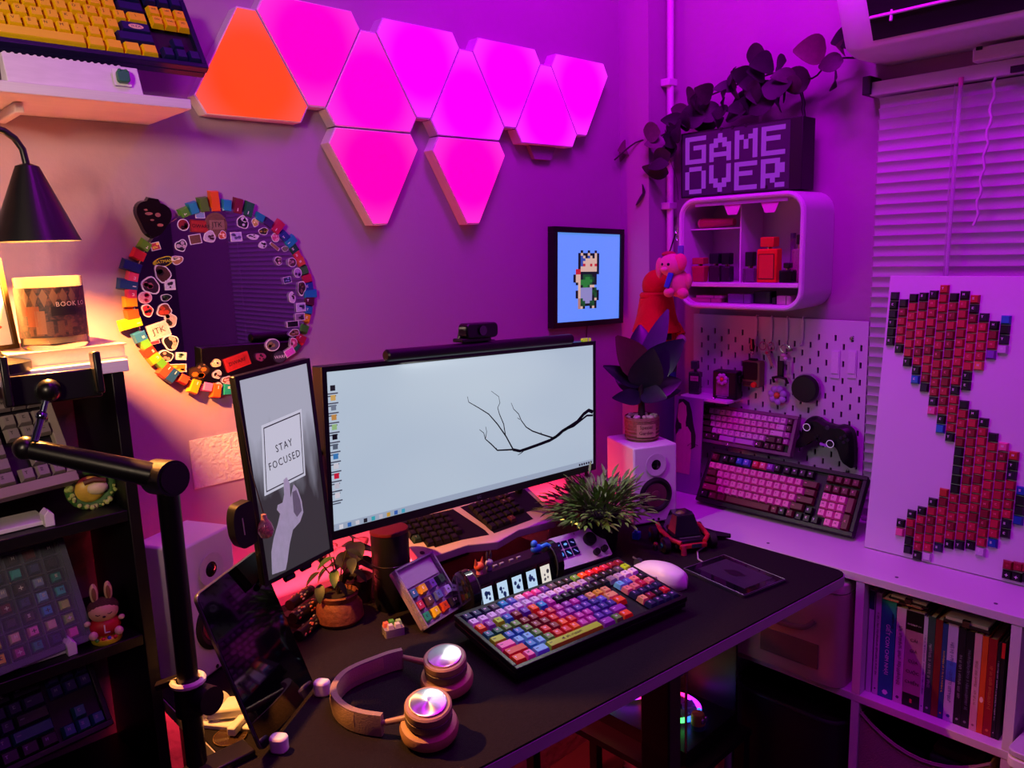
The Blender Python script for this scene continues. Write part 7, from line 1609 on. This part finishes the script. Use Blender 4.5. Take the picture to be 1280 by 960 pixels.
part('lower_shell', B().rbox((.10, 0, .012), (.24, .046, .022), .014), WHT, t, bevel=.004); part('upper_shell', B().rbox((.10, 0, .030), (.24, .044, .012), .012), mt('#b8b0c0', .3), t, bevel=.002); part('logo', B().box((.03, 0, .0362), (.006, .02, .0006)), mt('#e0d8e8', .3), t)
# ------------------------------------------------------------------ computer with lit fans under the desk
t = thing('pc_stand', 'low black table carrying the computer under the desk', 'table', (1.33, 1.03, 0))
part('top', B().box2((1.20, .80, .305), (1.465, 1.26, .32)), mt('#0a090b', .5), t, world=True)
for x in (1.215, 1.45):
    for y in (.815, 1.245): part('leg', B().box2((x-.012, y-.012, 0), (x+.012, y+.012, .305)), mt('#0a090b', .5), t, world=True)
t = thing('computer_case', 'glass sided computer with rainbow lit fans under the desk', 'computer', (1.36, 1.03, .3205))
x0, x1, y0, y1, z0_, z1_ = 1.255, 1.455, .832, 1.23, .3205, .70
b = B(); e = .006
for lo, hi in (((x0, y0, z0_), (x1, y1, z0_+.03)), ((x0, y0, z1_-.02), (x1, y1, z1_)), ((x1-.004, y0, z0_+.03), (x1, y1, z1_-.02)), ((x0, y1-.004, z0_+.03), (x1-.004, y1, z1_-.02))): b.box2(lo, hi)
for x, y in ((x0, y0),): b.box2((x, y, z0_+.03), (x+.004, y+.004, z1_-.02))
part('chassis', b, mt('#0c0c10', .4), t, world=True, smooth=False)
gm = mt('#20202a', .04, alpha=.12, var=0, spec=.5)
part('front_glass', B().box2((x0+.005, y0, z0_+.03), (x1-.004, y0+.003, z1_-.02)), gm, t, world=True, smooth=False); part('side_glass', B().box2((x0, y0+.005, z0_+.03), (x0+.003, y1-.004, z1_-.02)), gm, t, world=True, smooth=False)
part('corner_strip', B().box2((x0-.0008, y0-.0008, z0_+.03), (x0+.0025, y0+.0025, z1_-.02)), mt('#8a7a90', .3, metal=.7), t, world=True)
def fan(c, ax, r, cols, nm='fan'):
    f_ = part(nm, B().lathe([(r*.28, -.004), (r*.28, .004), (0, .005)], 20, tuple(c), ax), mt('#15151c', .4), t, world=True)
    b = B()
    for k in range(9):
        a0 = k*.698; vs = []
        for rr in (r*.28, r*.92):
            for da in (0, .42):
                a = a0+da; p = (rr*math.cos(a), rr*math.sin(a), .003*(1 if da else -1)); p = {'z': p, 'y': (p[0], -p[2], p[1]), 'x': (p[2], p[0], p[1])}[ax]; vs.append(tuple(V(p)+V(c)))
        b.add(vs, [(0, 1, 3, 2)])
    part('fan_blades', b, mt('#8a8098', .3, trans=.3), t, world=True, smooth=False)
    n = len(cols)
    for i, cl_ in enumerate(cols):
        q = []
        for k in range(7):
            a = 2*math.pi*(i+k/6)/n; p = (r*math.cos(a), r*math.sin(a), 0); p = {'z': p, 'y': (p[0], -p[2], p[1]), 'x': (p[2], p[0], p[1])}[ax]; q.append(V(p)+V(c))
        part('fan_glow', B().tube(q, .0055, 6), mt(cl_, .4, emit=5, var=0), t, world=True)
rb = ['#ff2080', '#ff6a20', '#ffd060', '#40e060', '#2060ff', '#a020ff']
fan((1.36, .93, z0_+.045), 'z', .052, rb); fan((1.36, 1.06, z0_+.045), 'z', .052, rb[2:]+rb[:2]); fan((1.36, 1.17, z0_+.11), 'x', .045, rb); fan((1.36, .93, .66), 'z', .05, ['#ff2080', '#a020ff', '#ffc080'])
part('graphics_card', B().box2((1.29, .90, .46), (1.44, 1.20, .495)), mt('#1a1a22', .3), t, world=True, bevel=.003)
for a_, b_, cl_ in (((1.289, .91, .463), (1.289, 1.0, .463), '#a040ff'), ((1.292, .899, .49), (1.40, .899, .478), '#ff30a0')): part('light_bar', B().tube([a_, b_], .0028, 6), mt(cl_, .4, emit=2.5, var=0), t, world=True)
t = thing('goggle_toy', 'little round toy with goggles standing inside the computer case', 'toy', (1.345, .862, z0_+.0305))
part('body', B().lathe([(0, 0), (.014, 0), (.016, .014), (.016, .026), (.013, .036), (0, .040)], 18, (1.345, .862, z0_+.0305)), mt('#b8905a', .5), t, world=True); part('overalls', B().lathe([(0, -.0002), (.0145, -.0002), (.0165, .012), (0, .0125)], 18, (1.345, .862, z0_+.0305)), mt('#3a4a8a', .6), t, world=True)
for x in (-.006, .006): part('goggle', B().lathe([(.0062, 0), (.0062, .003), (.004, .0045), (0, .0045)], 14, (1.343+x, .8455, z0_+.058), 'y'), mt('#8a9ac8', .25, metal=.6), t, world=True)
